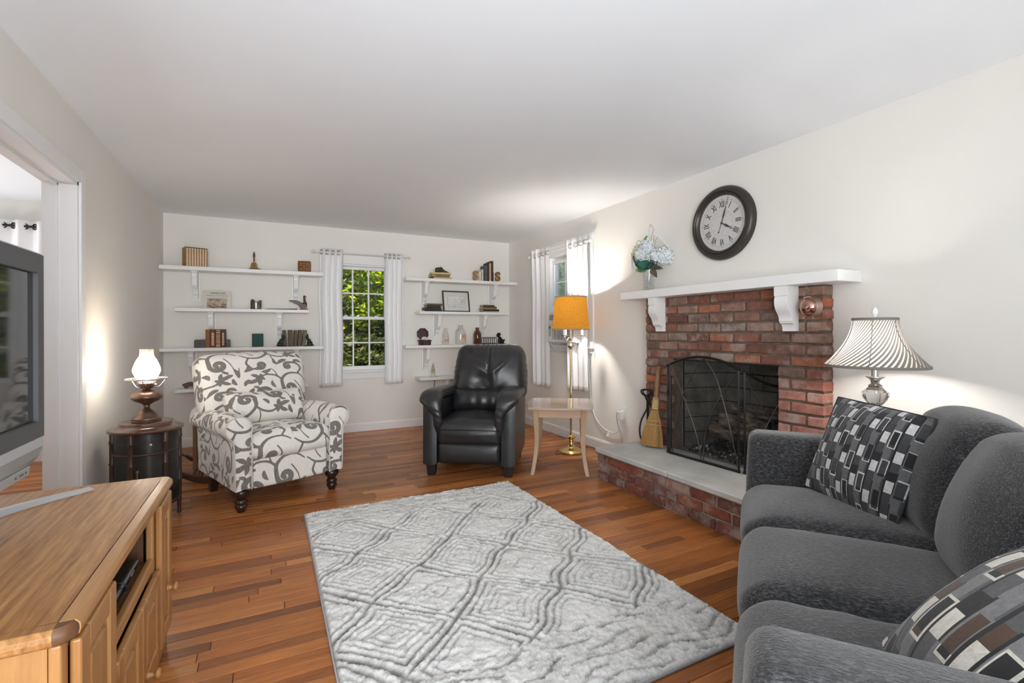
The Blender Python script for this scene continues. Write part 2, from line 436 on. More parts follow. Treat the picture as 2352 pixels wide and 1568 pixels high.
# windows: two sashes of six panes each
pane_m = thin_glass('window_glass', (.97, .99, .98), .05)
def window(name, axis, pos, hole, sash_raise=0.0):
    """axis 'Y': wall plane y=pos looking +y ; 'X': wall plane x=pos looking +x"""
    a0, a1, z0, z1 = hole
    t = bpy.data.objects.new(name, None); COL.objects.link(t); t['kind'] = 'structure'
    t.location = ((a0+a1)/2, pos, z0) if axis == 'Y' else (pos, (a0+a1)/2, z0); LOCM[t.name] = Matrix.Translation(t.location).inverted()
    def B(mb, u0, u1, d0, d1, q0, q1):
        if axis == 'Y': mb.box(u0, u1, pos+d0, pos+d1, q0, q1)
        else: mb.box(pos+d0, pos+d1, u0, u1, q0, q1)
    fr = W(t); cw = .085
    B(fr, a0-cw, a0, -.018, 0, z0, z1+.0); B(fr, a1, a1+cw, -.018, 0, z0, z1); B(fr, a0-cw, a1+cw, -.020, 0, z1, z1+.105)
    B(fr, a0-cw-.008, a1+cw+.008, -.028, 0, z1+.105, z1+.125)
    fr.build('casing', trimw, t, bevel=.003)
    jb = W(t); B(jb, a0, a0+.018, 0, .13, z0, z1); B(jb, a1-.018, a1, 0, .13, z0, z1); B(jb, a0, a1, 0, .13, z1-.018, z1); B(jb, a0, a1, 0, .13, z0, z0+.015)
    jb.build('jamb', trimw, t)
    st = W(t); B(st, a0-cw-.02, a1+cw+.02, -.045, .03, z0-.012, z0+.014); st.build('stool', trimw, t, bevel=.004)
    ap = W(t); B(ap, a0-cw, a1+cw, -.016, 0, z0-(.085 if axis == 'Y' else .06), z0-.012); ap.build('apron', trimw, t, bevel=.003)
    zm = (z0+z1)/2+.0
    ia0, ia1 = a0+.018, a1-.018
    for nm, q0, q1, d in (('lower_sash', z0+.015+sash_raise, zm+.018+sash_raise, .035), ('upper_sash', zm-.018, z1-.018, .075)):
        s = W(t); sw = .032
        B(s, ia0, ia0+sw, d, d+.032, q0, q1); B(s, ia1-sw, ia1, d, d+.032, q0, q1)
        bt = .045 if nm == 'lower_sash' else .034
        B(s, ia0+sw, ia1-sw, d, d+.032, q0, q0+bt); B(s, ia0+sw, ia1-sw, d, d+.032, q1-.034, q1)
        so = s.build(nm, trimw, t, bevel=.002)
        g0, g1, h0, h1 = ia0+sw, ia1-sw, q0+bt, q1-.034
        for i in (1, 2):
            x = g0+(g1-g0)*i/3; mb = W(t); B(mb, x-.008, x+.008, d+.006, d+.026, h0, h1); mb.build('muntin', trimw, so)
        zz = (h0+h1)/2; mb = W(t); B(mb, g0, g1, d+.0065, d+.0255, zz-.008, zz+.008); mb.build('muntin', trimw, so)
        for i in range(3):
            for j in range(2):
                mb = W(t); B(mb, g0+(g1-g0)*i/3, g0+(g1-g0)*(i+1)/3, d+.014, d+.017, h0+(h1-h0)*j/2, h0+(h1-h0)*(j+1)/2)
                mb.build('pane', pane_m, so)
        if nm == 'lower_sash':
            for u in (g0+.1, g1-.1):
                mb = W(t); B(mb, u-.022, u+.022, d+.002, d+.028, q1, q1+.012); mb.build('sash_lock', trimw, so, bevel=.003)
    return t
window('window_1', 'Y', YB, W1)
window('window_2', 'X', XR, W2, .44)

# curtains --------------------------------------------------------------------
def cloth_mat(name, c, k=0):
    M_, t, p, o = nodes(name); p.inputs['Base Color'].default_value = c4(c); p.inputs['Roughness'].default_value = .9
    p.inputs['Sheen Weight'].default_value = .15
    bumpn(t, p, noise(t, mapping(t, (1, 1, .25)), 500, 2), .15, .002); return M_
curt_m = cloth_mat('white_linen', (.90, .90, .905))
def curtain(label, axis, pos, a0, a1, zt, zb, rodz, folds, amp, group, phase=0, gromm=None, flat=0, name='curtain', gm=None, flare=.0):
    mid = (a0+a1)/2
    t = thing(name, label, 'curtain', (mid, pos, zb) if axis == 'Y' else (pos, mid, zb), 0, group)
    nu, nv = folds*14+1, 34; P = np.zeros((nv, nu, 3))
    us = np.linspace(0, 1, nu); rr = random.Random(len(label)); ph = rr.random()*6
    for i in range(nv):
        v = i/(nv-1); z = zt+(zb-zt)*v
        a = amp*(1-.25*v)
        d = a*np.sin(2*pi*folds*us+phase)+.35*a*np.sin(2*pi*(folds*.5)*us+ph)*v
        if flat: d = d*np.where(us > flat, .25, 1.0) if flat > 0 else d*np.where(us < -flat, .25, 1.0)
        wob = .006*np.sin(3*v*pi+ph)
        sp = 1+flare*v
        u = mid+(us-.5)*(a1-a0)*sp+wob+.3*a*np.sin(4*pi*folds*us+2*phase)*.35
        if axis == 'Y': P[i, :, 0] = u; P[i, :, 1] = pos+d
        else: P[i, :, 1] = u; P[i, :, 0] = pos+d
        P[i, :, 2] = z + .004*np.sin(7*us*pi+ph)*(v > .97)
    W(t).grid(P).build('cloth', curt_m, t, smooth=180, sol=.0025, fixn=False)
    # stitched hem
    iz = int(nv*.955); hp = P[iz:iz+2].copy(); hp[1] = hp[0]; hp[1, :, 2] -= .004
    off = np.array([0, -.002, 0]) if axis == 'Y' else np.array([-.002, 0, 0])
    W(t).grid(hp+off).build('hem', curt_m, t, smooth=180, sol=.001, fixn=False)
    for k in range(folds):
        # eyelets where the cloth crosses the rod
        for half in (0, .5):
            u = (k+half-phase/(2*pi)+.0) / folds
            if not 0.02 < u < .98: continue
            x = mid+(u-.5)*(a1-a0)
            sgn = 1 if half == 0 else -1
            T = Matrix.Translation((x, pos, rodz) if axis == 'Y' else (pos, x, rodz))
            R = Matrix.Rotation((.6*sgn if axis == 'Y' else pi/2-.6*sgn), 4, 'Z') @ Matrix.Rotation(pi/2, 4, 'X')
            mb = MB(LOCM[t.name] @ T @ R); mb.tube([(.024*cos(q*pi/8), .024*sin(q*pi/8), 0) for q in range(16)], .0055, 6, closed=True)
            mb.build('grommet', gm or chrome, t, smooth=180)
    return t
whiterod = mat('cream_enamel_rod', (.72, .70, .64), .3)
def rod(label, axis, pos, a0, a1, z, m=None, r=.009, wall=None, name='curtain_rod'):
    mid = (a0+a1)/2; t = thing(name, label, 'curtain rod', (mid, pos, z) if axis == 'Y' else (pos, mid, z)); m = m or whiterod
    p = (lambda u, d=0, q=0: (u, pos+d, z+q)) if axis == 'Y' else (lambda u, d=0, q=0: (pos+d, u, z+q))
    W(t).tube([p(a0), p(a1)], r, 10).build('pole', m, t, smooth=60)
    for u, s_ in ((a0, -1), (a1, 1)):
        W(t).tube([p(u-s_*.005), p(u+s_*.012), p(u+s_*.016)], [r*1.2, r*1.2, r*.5], 10).sphere(p(u+s_*.034), .019, 12).build('finial', m, t, smooth=50)
    if wall is not None:
        for u in (a0+.035, a1-.035):
            W(t).tube([p(u, wall-pos), p(u, 0)], .005, 6).build('bracket', m, t, smooth=60)
    return t
cg = 'white grommet curtains'
curtain('white grommet curtain left of the back window', 'Y', 5.765, .520, .765, 2.095, .545, 2.055, 4, .030, cg, .6)
curtain('white grommet curtain right of the back window, beside the shelves', 'Y', 5.765, 1.245, 1.46, 2.095, .545, 2.055, 4, .024, cg, 2.4)
rod('cream curtain rod over the back window', 'Y', 5.765, .49, 1.50, 2.055, wall=YB)
curtain('white curtain beside the air conditioner, nearer the corner', 'X', 2.845, 4.67, 5.06, 2.125, .53, 2.055, 4, .026, cg, .3, flat=-.45)
curtain('white curtain behind the lit floor lamp', 'X', 2.845, 3.955, 4.33, 2.125, .555, 2.055, 4, .026, cg, 2.0, flat=-.45)
rod('white curtain rod over the air conditioner window', 'X', 2.845, 3.93, 5.1, 2.055, m=white, wall=XR)
curtain('white curtain on a black rod in the next room', 'Y', 5.735, -3.3, -1.62, 2.15, .25, 2.10, 12, .04, None, .3, gm=black_iron)
rod('black curtain rod seen through the left opening', 'Y', 5.735, -3.6, -1.45, 2.10, m=black_iron, r=.011, wall=YB)

# ---------------------------------------------------------------- fireplace
FX = 2.82; FY0, FY1 = 1.645, 3.10; HT = .25; MZ0, MZ1 = 1.424, 1.487
brickm = None
def brick_mat(name):
    M_, t, p, o = nodes(name)
    a = N(t, 'ShaderNodeAttribute', attribute_name='tone'); v = mapping(t, (1, 1, 1))
    va = N(t, 'ShaderNodeVectorMath', operation='MULTIPLY_ADD'); va.inputs[1].default_value = (9, 13, 17); t.links.new(a.outputs['Color'], va.inputs[0]); t.links.new(v, va.inputs[2])
    f = noise(t, va.outputs[0], 22, 6, .7); g = ramp(t, f, [(.25, (.5,)*3), (.55, (1,)*3), (.8, (1.4,)*3)])
    c = mixc(t, 1, a.outputs['Color'], g, 'MULTIPLY')
    w1 = noise(t, va.outputs[0], 9, 8, .72); w2 = noise(t, va.outputs[0], 2.4, 3)
    mm = N(t, 'ShaderNodeMath', operation='MULTIPLY'); t.links.new(w1, mm.inputs[0]); t.links.new(w2, mm.inputs[1])
    wf = ramp(t, mm.outputs[0], [(.245, (0,)*3), (.36, (.72,)*3)])
    c = mixc(t, wf, c, (.42, .36, .31))
    t.links.new(c, p.inputs['Base Color']); p.inputs['Roughness'].default_value = .85
    f3 = noise(t, v, 130, 5, .7); bumpn(t, p, f3, .5, .004); return M_
brickm = brick_mat('old_red_brick')
mortar = mat('grey_brown_mortar', (.17, .125, .095), .95, var=.25, vs=30, bump=.5, bs=160)
mortar2 = mat('grey_cement', (.30, .27, .235), .95, var=.2, vs=20, bump=.5, bs=120)
btones = [(.22, .085, .055), (.18, .075, .052), (.15, .065, .048), (.27, .105, .060), (.31, .105, .05), (.20, .115, .085), (.25, .15, .115), (.16, .105, .082), (.165, .068, .046), (.21, .085, .057), (.19, .10, .073), (.155, .098, .074)]
bright = [(.33, .155, .12), (.29, .125, .095), (.36, .18, .14), (.25, .095, .07)]  # table-lamp light painted into the lower near bricks as paler, pinker tones
def brick_geo(mb, x0, x1, y0, y1, z0, z1, tone, c=.006):
    """brick with worn edges; front face towards -X"""
    j = lambda s_=.003: random.uniform(-s_, s_)
    m = MB(); m.cbox(x0+j(), x1, y0, y1, z0, z1, c)
    V = m.verts(); V += rng.uniform(-.0026, .0026, V.shape)
    k = random.uniform(.85, 1.15)*1.3
    mb.add(V, m.f, tone=tuple(q*k for q in tone))
fp = thing('fireplace', 'red brick fireplace with an arched iron screen under a white mantel', 'fireplace', (FX, 2.37, 0))
CO = (MZ0-HT)/17; BL = .2; MJ = .0135
OY0, OY1, ORows = 1.932, 2.785, 10
W(fp).box(FX+.013, XR, FY0+.008, OY0-.004, HT, MZ0).box(FX+.013, XR, OY1+.004, FY1-.008, HT, MZ0).box(FX+.013, XR, OY0-.004, OY1+.004, HT+ORows*CO-.002, MZ0).build('mortar_bed', mortar, fp)
def brick_obj(x0, x1, y0, y1, z0, z1, tone, par):
    mb = MB(LOCM[par.name]); brick_geo(mb, x0, x1, y0, y1, z0, z1, tone); mb.build('brick', brickm, par, smooth=50, fixn=False)
for r in range(17):
    z0, z1 = HT+r*CO+MJ/2, HT+(r+1)*CO-MJ/2
    joints = []
    yy = FY0+(0 if r % 2 == 0 else -.095)
    while yy < FY1+.001:
        joints.append((yy, yy+BL)); yy += BL
    for (a, b) in joints:
        a = max(a, FY0); b = min(b, FY1)
        if b-a < .03: continue
        segs = [(a, b)]
        if r < ORows:
            segs = []
            if a < OY0: segs.append((a, min(b, OY0)))
            if b > OY1: segs.append((max(a, OY1), b))
        for (p, q) in segs:
            if q-p < .028: 
                continue
            yc = (p+q)/2
            tone = random.choice(bright) if (yc < 1.98 and r < 9) else random.choice(btones)
            e0 = .0 if p > FY0+.001 else -random.uniform(0, .004)
            near = p <= FY0+.001
            brick_obj(FX+random.uniform(-.003, .003), XR-.002 if near else FX+.06, p+MJ/2*(0 if near else 1), q-MJ/2, z0, z1, tone, fp)
# caulk line where the brick meets the wall
# firebox
fbm = mat('sooty_firebrick', (.16, .145, .125), .9, var=.45, vs=9, bump=.3, bs=90)
fbl = mat('pale_firebrick', (.25, .25, .245), .9, var=.4, vs=9, bump=.3, bs=90)
bx = 3.30; by0, by1 = 2.02, 2.70; fz1 = HT+ORows*CO
dk = mat('soot_black', (.010, .009, .008), .95)
box = W(fp)
def quad(mb, a, b, c, d): mb.add([a, b, c, d], [(0, 1, 2, 3)])
box.box(bx+.02, bx+.06, by0-.1, by1+.1, HT-.03, fz1+.4)
quad(box, (FX+.1, OY0, HT), (bx+.02, by0, HT), (bx+.02, by0, fz1+.3), (FX+.1, OY0, fz1+.3)); quad(box, (FX+.1, OY1, HT), (bx+.02, by1, HT), (bx+.02, by1, fz1+.3), (FX+.1, OY1, fz1+.3))
quad(box, (FX+.09, OY0-.05, fz1+.3), (bx+.03, OY0-.05, fz1+.3), (bx+.03, OY1+.05, fz1+.3), (FX+.09, OY1+.05, fz1+.3))
quad(box, (FX+.1, OY0, fz1), (FX+.1, OY1, fz1), (FX+.1, OY1, fz1+.3), (FX+.1, OY0, fz1+.3))
box.build('firebox', dk, fp, fixn=False)
fh = .115
for r in range(6):
    off = 0 if r % 2 else .115
    yy = by0-off
    while yy < by1:
        a, b = max(yy, by0), min(yy+.23, by1)
        if b-a > .03:
            W(fp).cbox(bx, bx+.03, a+.004, b-.004, HT+r*fh+.004, HT+(r+1)*fh-.004, .004).build('firebrick', fbl if r < 2 else fbm, fp)
        yy += .23
for sgn, ya, yb in ((1, OY1, by1), (-1, OY0, by0)):
    for r in range(6):
        for k in range(2):
            t0, t1 = (k/2+.01, (k+1)/2-.01)
            xa, xb = FX+.11+(bx-FX-.11)*t0, FX+.11+(bx-FX-.11)*t1
            pa, pb = ya+(yb-ya)*t0, ya+(yb-ya)*t1
            mb = W(fp); z0, z1 = HT+r*fh+.004, HT+(r+1)*fh-.004; dd = .012*(-sgn)
            mb.add([(xa, pa, z0), (xb, pb, z0), (xb, pb, z1), (xa, pa, z1), (xa, pa+dd, z0), (xb, pb+dd, z0), (xb, pb+dd, z1), (xa, pa+dd, z1)],
                   [(0, 1, 2, 3), (4, 5, 6, 7), (0, 1, 5, 4), (1, 2, 6, 5), (2, 3, 7, 6), (3, 0, 4, 7)])
            mb.build('firebrick', fbm, fp)
W(fp).box(FX+.012, FX+.1, OY0-.01, OY1+.01, fz1-.006, fz1+.002).build('lintel', black_iron, fp)
W(fp).box(FX, bx+.03, OY0-.02, OY1+.02, HT-.03, HT-.001).build('inner_hearth', mat('ash_stone', (.16, .155, .15), .9, var=.3, vs=15), fp)
# raised hearth
he = thing('hearth', 'raised brick hearth topped with grey stone slabs below the fire screen', 'hearth', (2.56, 2.33, 0))
HX0, HY0, HY1 = 2.31, 1.56, 3.085; ST = .038
W(he).box(HX0+.012, XR-.001, HY0+.012, HY1-.012, 0, HT-ST).build('mortar_bed', mortar2, he)
hc = (HT-ST-.012)/3
dk_t = [(.15, .05, .036), (.19, .058, .036), (.13, .052, .042), (.165, .066, .052), (.21, .062, .038), (.12, .046, .036)]
for r in range(3):
    z0, z1 = .004+r*hc+.004, .004+(r+1)*hc-.004
    yy = HY0-(0 if r % 2 == 0 else .1)
    while yy < HY1:
        a, b = max(yy, HY0), min(yy+.2, HY1)
        if b-a > .04: brick_obj(HX0+random.uniform(-.003, .003), HX0+.08, a+.005, b-.005, z0, z1, random.choice(dk_t), he)
        yy += .2
    xx = HX0+.085
    while xx < XR-.05:
        brick_obj(xx+.005, min(xx+.2, XR-.002)-.005, HY1-.07, HY1, z0, z1, random.choice(dk_t), he)
        xx += .2
slabm = mat('grey_bluestone', (.53, .535, .51), .7, var=.16, vs=5, bump=.12, bs=40)
ys = [HY0-.012, 2.33, HY1+.012]
for a, b in zip(ys, ys[1:]):
    W(he).cbox(HX0-.014, FX-.001, a+.003, b-.003, HT-ST, HT, .006).build('stone_slab', slabm, he)
W(he).box(HX0, FX-.01, 2.322, 2.338, HT-ST, HT-.0015).build('slab_joint', mat('pale_grout', (.55, .53, .5), .9), he)
W(he).box(FX, XR-.001, FY1-.02, HY1+.012, HT-ST, HT).build('slab_end', slabm, he)
# mantel
mt = thing('mantel', 'thick white mantel shelf above the brick fireplace', 'mantel', (2.8, 2.38, MZ0))
MX = 2.697
W(mt).box(MX, XR-.001, 1.497, 3.268, MZ0, MZ1).build('shelf_board', white, mt, bevel=.004)
corb = [(0, 0), (0, -.058), (.008, -.060), (.008, -.066)]+[tuple(q) for q in spline([(.004, -.070), (.001, -.095), (.006, -.122), (.022, -.147), (.042, -.168), (.054, -.188), (.057, -.208)], 26)]+[(.063, -.212), (.063, -.218)]+[tuple(q) for q in spline([(.068, -.221), (.082, -.226), (.091, -.238), (.096, -.254), (.097, -.268)], 10)]+[(.135, -.268), (.135, 0)]
for y0, y1 in ((2.865, 2.945), (1.79, 1.872)):
    sx = (FX-(MX+.012))/.135
    poly = [(MX+.012+p*sx, MZ0+q) for p, q in corb]
    mb = W(mt); k = len(poly); v = [(p, yy, q) for yy in (y0, y1) for p, q in poly]
    mb.add(v, [(i, (i+1) % k, k+(i+1) % k, k+i) for i in range(k)]+[tuple(range(k)), tuple(range(2*k-1, k-1, -1))])
    mb.build('corbel', white, mt, bevel=.0015)
# ---------------------------------------------------------------- rug
def make_rug():
    x0, x1, y0, y1 = .205, 1.648, 1.215, 3.318; res = .0065
    nx, ny = int((x1-x0)/res), int((y1-y0)/res)
    X, Y = np.meshgrid(np.linspace(x0, x1, nx), np.linspace(y0, y1, ny))
    wx = .012*np.sin(Y*9+1)+.010*np.sin(Y*23+X*11); wy = .012*np.sin(X*8+2)+.010*np.sin(X*19+Y*13)
    def fb(sx, sy, seed):
        r = np.random.default_rng(seed); g = r.random((int((y1-y0)/sy)+3, int((x1-x0)/sx)+3))
        u = (X-x0)/sx; v = (Y-y0)/sy; i = u.astype(int); j = v.astype(int); a = u-i; b = v-j; a = a*a*(3-2*a); b = b*b*(3-2*b)
        return g[j, i]*(1-a)*(1-b)+g[j, i+1]*a*(1-b)+g[j+1, i]*(1-a)*b+g[j+1, i+1]*a*b
    a = (X+wx-.41)/.245; b = (Y+wy-2.33)/.25
    s = (a+b)/2+.5; t = (a-b)/2+.5
    fs = np.abs((s % 1)-.5)*2; ft = np.abs((t % 1)-.5)*2      # 1 at lattice lines, 0 at diamond centres
    m = np.maximum(fs, ft)
    ring = np.zeros_like(X)
    def groove(c, wd, d): return d*np.exp(-((m-c)/wd)**2)
    cell = (np.floor(s)*3+np.floor(t)*5).astype(int) % 4
    z = .021+0*X
    z -= groove(1.0, .060, .0145)+groove(.80, .042, .012)
    z -= groove(.62, .034, .008)*(cell != 1)+groove(.44, .034, .007)*(cell % 2 == 0)+groove(.27, .034, .007)*(cell != 3)+groove(.0, .05, .009)
    # end borders with rows of tufted ridges
    for (lo, hi) in ((y0, y0+.33), (y1-.26, y1)):
        mk = np.clip(np.minimum(Y-lo, hi-Y)/.02+1, 0, 1)
        yy = Y+wy*2
        zb = .020-.008*(np.abs(((yy/.058) % 1)-.5) < .13)*(fb(.11, .02, 5) > .38)-.004*fb(.02, .012, 9)
        z = z*(1-mk)+zb*mk
    pile = fb(.014, .014, 1)*.5+fb(.008, .008, 2)*.6+rng.random(X.shape)*.5
    low = np.clip((.016-z)/.008, 0, 1)
    z += (pile-.8)*.009*(1-.5*low)+(fb(.06, .04, 3)-.5)*.005+(fb(.03, .024, 4)-.5)*.006
    e = np.minimum(np.minimum(X-x0, x1-X), np.minimum(Y-y0, y1-Y)); z = np.where(e < .01, .010+.35*(z-.010), z); z = np.maximum(z, .004)
    edge = e < .004
    z = np.where(edge, .004, z)
    X = X+(rng.random(X.shape)-.5)*.004*(~edge); Y = Y+(rng.random(X.shape)-.5)*.004*(~edge)
    t_ = thing('area_rug', 'pale grey shag rug carved with diamonds on the wood floor', 'rug', ((x0+x1)/2, (y0+y1)/2, 0))
    me_z = z.ravel()
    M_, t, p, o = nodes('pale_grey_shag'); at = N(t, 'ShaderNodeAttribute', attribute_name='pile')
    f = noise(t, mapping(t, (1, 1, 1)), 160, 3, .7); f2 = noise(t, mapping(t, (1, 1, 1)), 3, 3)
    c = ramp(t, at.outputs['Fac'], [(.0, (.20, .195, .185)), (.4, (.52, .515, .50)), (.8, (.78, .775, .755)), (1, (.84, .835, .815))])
    c = mixc(t, .7, c, ramp(t, f, [(.3, (.72,)*3), (.7, (1.08,)*3)]), 'MULTIPLY')
    c = mixc(t, ramp(t, f2, [(.58, (0,)*3), (.72, (.28,)*3)]), c, (.60, .55, .47))
    t.links.new(c, p.inputs['Base Color']); p.inputs['Roughness'].default_value = .95; p.inputs['Sheen Weight'].default_value = .3
    bumpn(t, p, f, .6, .004)
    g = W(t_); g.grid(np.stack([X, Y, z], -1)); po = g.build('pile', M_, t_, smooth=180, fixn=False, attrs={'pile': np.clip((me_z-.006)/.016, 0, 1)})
    po['kind'] = 'stuff'
    mb = W(t_); mb.tube([(x0, y0, .005), (x1, y0, .005), (x1, y1, .005), (x0, y1, .005)], .0055, 6, closed=True)
    mb.build('bound_edge', mat('grey_binding', (.36, .36, .38), .9), t_, smooth=60)
make_rug()

# ---------------------------------------------------------------- patterned fabric: signed distance to drawn vines
TILE = .50
def vine_segments():
    segs = []
    def stroke(pts, w):
        pts = np.array(pts, float); w = np.asarray(w, float)*np.ones(len(pts))
        for i in range(len(pts)-1): segs.append((*pts[i], *pts[i+1], w[i], w[i+1]))
    def curve(ctrl, w0, w1=None, n=18, taper=True):
        P = spline(ctrl, n); t = np.linspace(0, 1, n); ww = w0+((w1 if w1 is not None else w0)-w0)*t
        stroke(P, ww)
    def spiral(cx, cy, r, a0, turns, w0, w1, n=26):
        t = np.linspace(0, 1, n); a = a0+2*pi*turns*t; rr = r*(1-.80*t)
        stroke(np.stack([cx+rr*np.cos(a), cy+rr*np.sin(a)], 1), w0+(w1-w0)*np.sin(pi*np.minimum(t*1.25, 1))**1)
    def leaf(x, y, a, L, wd, n=12, bend=.3):
        L = L*1.22
        t = np.linspace(0, 1, n); px = x+L*t*np.cos(a)-bend*L*np.sin(pi*t)*.5*np.sin(a); py = y+L*t*np.sin(a)+bend*L*np.sin(pi*t)*.5*np.cos(a)
        stroke(np.stack([px, py], 1), .80*wd*np.sin(pi*np.clip(t*.94+.06, 0, 1)))
    def flower(x, y, a, k):
        for da, l, w_ in ((0, 1.15, .30), (.95, .85, .26), (-.95, .85, .26), (2.2, .5, .2), (-2.2, .5, .2)): leaf(x, y, a+da, k*l, k*w_, bend=.15 if da >= 0 else -.15)
    U = 1/TILE
    w = .0098*U
    # big scrolls
    curve([(.02, .30), (.14, .22), (.30, .22), (.42, .34), (.42, .50)], w*.5, w*1.5); spiral(.31, .50, .115, 0, 1.15, w*1.5, w*1.9)
    curve([(.98, .80), (.86, .88), (.70, .87), (.60, .76), (.61, .60)], w*.5, w*1.5); spiral(.72, .60, .11, pi, 1.15, w*1.5, w*1.9)
    curve([(.42, .34), (.52, .26), (.64, .24), (.74, .30)], w*.8, w*.8); flower(.74, .30, .5, .15)
    curve([(.60, .76), (.50, .84), (.36, .86), (.27, .80)], w*.8, w*.8); flower(.27, .80, 3.6, .15)
    curve([(.14, .22), (.10, .10), (.18, .0), (.30, -.02)], w*.7, w*1.1); spiral(.30, .055, .075, -pi/2, .95, w*1.1, w*1.5, 18)
    curve([(.86, .88), (.92, 1.0), (.84, 1.09), (.72, 1.10)], w*.7, w*1.1); spiral(.72, 1.03, .07, pi/2, .95, w*1.1, w*1.5, 18)
    for (x, y, a, L, wd) in ((.12, .44, 1.2, .16, .045), (.09, .42, 2.3, .12, .036), (.92, .50, -1.3, .16, .045), (.95, .52, -.4, .12, .036), (.50, .60, 1.9, .13, .035), (.52, .47, -1.0, .12, .035), (.56, .07, .5, .15, .042), (.55, .06, 1.9, .11, .034),
                            (.45, .98, 3.5, .14, .04), (.80, .14, -.3, .12, .036), (.05, .66, .9, .13, .04), (.06, .93, .3, .13, .04), (.95, .20, 1.9, .12, .036), (.17, .64, -.6, .09, .03), (.86, .44, 2.6, .10, .03)):
        leaf(x, y, a, L, wd)
    curve([(.12, .44), (.16, .34), (.22, .27)], w*.4, w*.5, 8); curve([(.92, .50), (.88, .62), (.80, .74)], w*.4, w*.5, 8)
    curve([(.56, .07), (.50, .14), (.47, .26)], w*.4, w*.5, 8); curve([(.45, .98), (.50, .92), (.55, .80)], w*.4, w*.5, 8)
    S_ = np.array(segs); out = []
    for dx in (-1, 0, 1):
        for dy in (-1, 0, 1):
            q = S_.copy(); q[:, [0, 2]] += dx; q[:, [1, 3]] += dy
            k = (q[:, 0] > -.2) & (q[:, 0] < 1.2) & (q[:, 1] > -.2) & (q[:, 1] < 1.2); out.append(q[k])
    return np.concatenate(out)
VS = vine_segments()
def vine_sd(u, v):
    """signed distance in metres to the nearest vine; negative inside"""
    cx = u/TILE; cy = v/TILE; row = np.floor(cx); cy = cy+.5*(row % 2)
    x = (cx % 1); y = (cy % 1)
    best = np.full(len(x), 9.)
    for (x0, y0, x1, y1, w0, w1) in VS:
        k = np.where((x > min(x0, x1)-.12) & (x < max(x0, x1)+.12) & (y > min(y0, y1)-.12) & (y < max(y0, y1)+.12))[0]
        if len(k) == 0: continue
        dx, dy = x1-x0, y1-y0; L2 = dx*dx+dy*dy+1e-12
        t = np.clip(((x[k]-x0)*dx+(y[k]-y0)*dy)/L2, 0, 1)
        d = np.hypot(x[k]-x0-t*dx, y[k]-y0-t*dy)-(w0+(w1-w0)*t)
        best[k] = np.minimum(best[k], d)
    return np.minimum(best, .1)*TILE
def vine_mat():
    M_, t, p, o = nodes('cream_fabric_grey_vines')
    a = N(t, 'ShaderNodeAttribute', attribute_name='sd')
    mr = N(t, 'ShaderNodeMapRange'); mr.inputs[1].default_value = -.0012; mr.inputs[2].default_value = .0012; mr.inputs[3].default_value = 1; mr.inputs[4].default_value = 0
    t.links.new(a.outputs['Fac'], mr.inputs[0])
    f = noise(t, mapping(t, (9, 9, .55)), 40, 4, .7)
    ink = ramp(t, f, [(.3, (.085, .075, .068)), (.7, (.27, .25, .23))])
    base = ramp(t, f, [(.3, (.66, .625, .575)), (.7, (.80, .775, .73))])
    t.links.new(mixc(t, mr.outputs[0], base, ink), p.inputs['Base Color']); p.inputs['Roughness'].default_value = .9; p.inputs['Sheen Weight'].default_value = .2
    bumpn(t, p, f, .12, .002); return M_
vinem = vine_mat()

AR = thing('patterned_armchair', 'cream armchair with grey scrolling vine print and turned dark legs', 'armchair', (.134, 3.687, 0), radians(20.6))
def sd_build(V, F, nrm, name, mode, parent=AR, off=(0, 0)):
    x, y, z = V.T
    if mode == 'front': u, v = x, z+y
    elif mode == 'arm': u, v = y, z-x*np.sign(x.mean())
    else: u, v = x, z
    if nrm is not None:
        sx = np.abs(nrm[:, 0]) > .75
        if mode == 'front': u = np.where(sx, np.sign(nrm[:, 0])*(.0+y)+x, u); v = np.where(sx, z, v)
    mb = MB(); mb.add(V, F)
    return mb.build(name, vinem, parent, smooth=180, fixn=False, attrs={'sd': vine_sd(u+off[0], v+off[1])})
def Rx(P, a, piv):
    c, s = cos(a), sin(a); q = P-np.array(piv); r = q.copy(); r[:, 1] = q[:, 1]*c-q[:, 2]*s; r[:, 2] = q[:, 1]*s+q[:, 2]*c; return r+np.array(piv)
R7 = .0085
# back
V, nr, F = padmesh(.385, .115, .33, .085, R7)
x, y, z = V.T; bow = .035*(1-(x/.385)**2)*(1-(z/.33)**2)
V[:, 1] -= np.where(nr[:, 1] < -.2, bow, 0); V[:, 0] *= 1+.04*(z/.33)
V[:, 2] += .018*(1-(x/.385)**2)*(z > .2)
V += np.array([0, .60, .665]); V = Rx(V, radians(-13), (0, .60, .42)); sd_build(V, F, nr, 'backrest', 'front', off=(.13, .05))
# lumbar cushion
V, nr, F = padmesh(.275, .07, .115, .06, R7); x, y, z = V.T
V[:, 1] -= .045*(1-(x/.275)**2)*(1-(z/.115)**2)*(nr[:, 1] < 0); V[:, 2] += .02*np.abs(x/.275)**3*np.sign(z)
V += np.array([0, .435, .60]); V = Rx(V, radians(-16), (0, .435, .6)); sd_build(V, F, nr, 'lumbar_cushion', 'front', off=(.31, .22))
# seat
V, nr, F = padmesh(.275, .27, .085, .065, R7); x, y, z = V.T
V[:, 2] += .03*(1-(x/.275)**2)*(1-(y/.27)**4)*(z > 0); V[:, 1] -= .022*(1-(x/.275)**2)*(nr[:, 1] < -.2)
V += np.array([0, .185, .40]); V = Rx(V, radians(-3), (0, .2, .4)); sd_build(V, F, nr, 'seat_cushion', 'front', off=(.02, .31))
# front panel
V, nr, F = padmesh(.252, .035, .112, .02, R7); V[:, 1] -= .012*(1-(V[:, 0]/.25)**2); V += np.array([0, -.012, .252]); sd_build(V, F, nr, 'footrest_panel', 'front', off=(.41, .17))
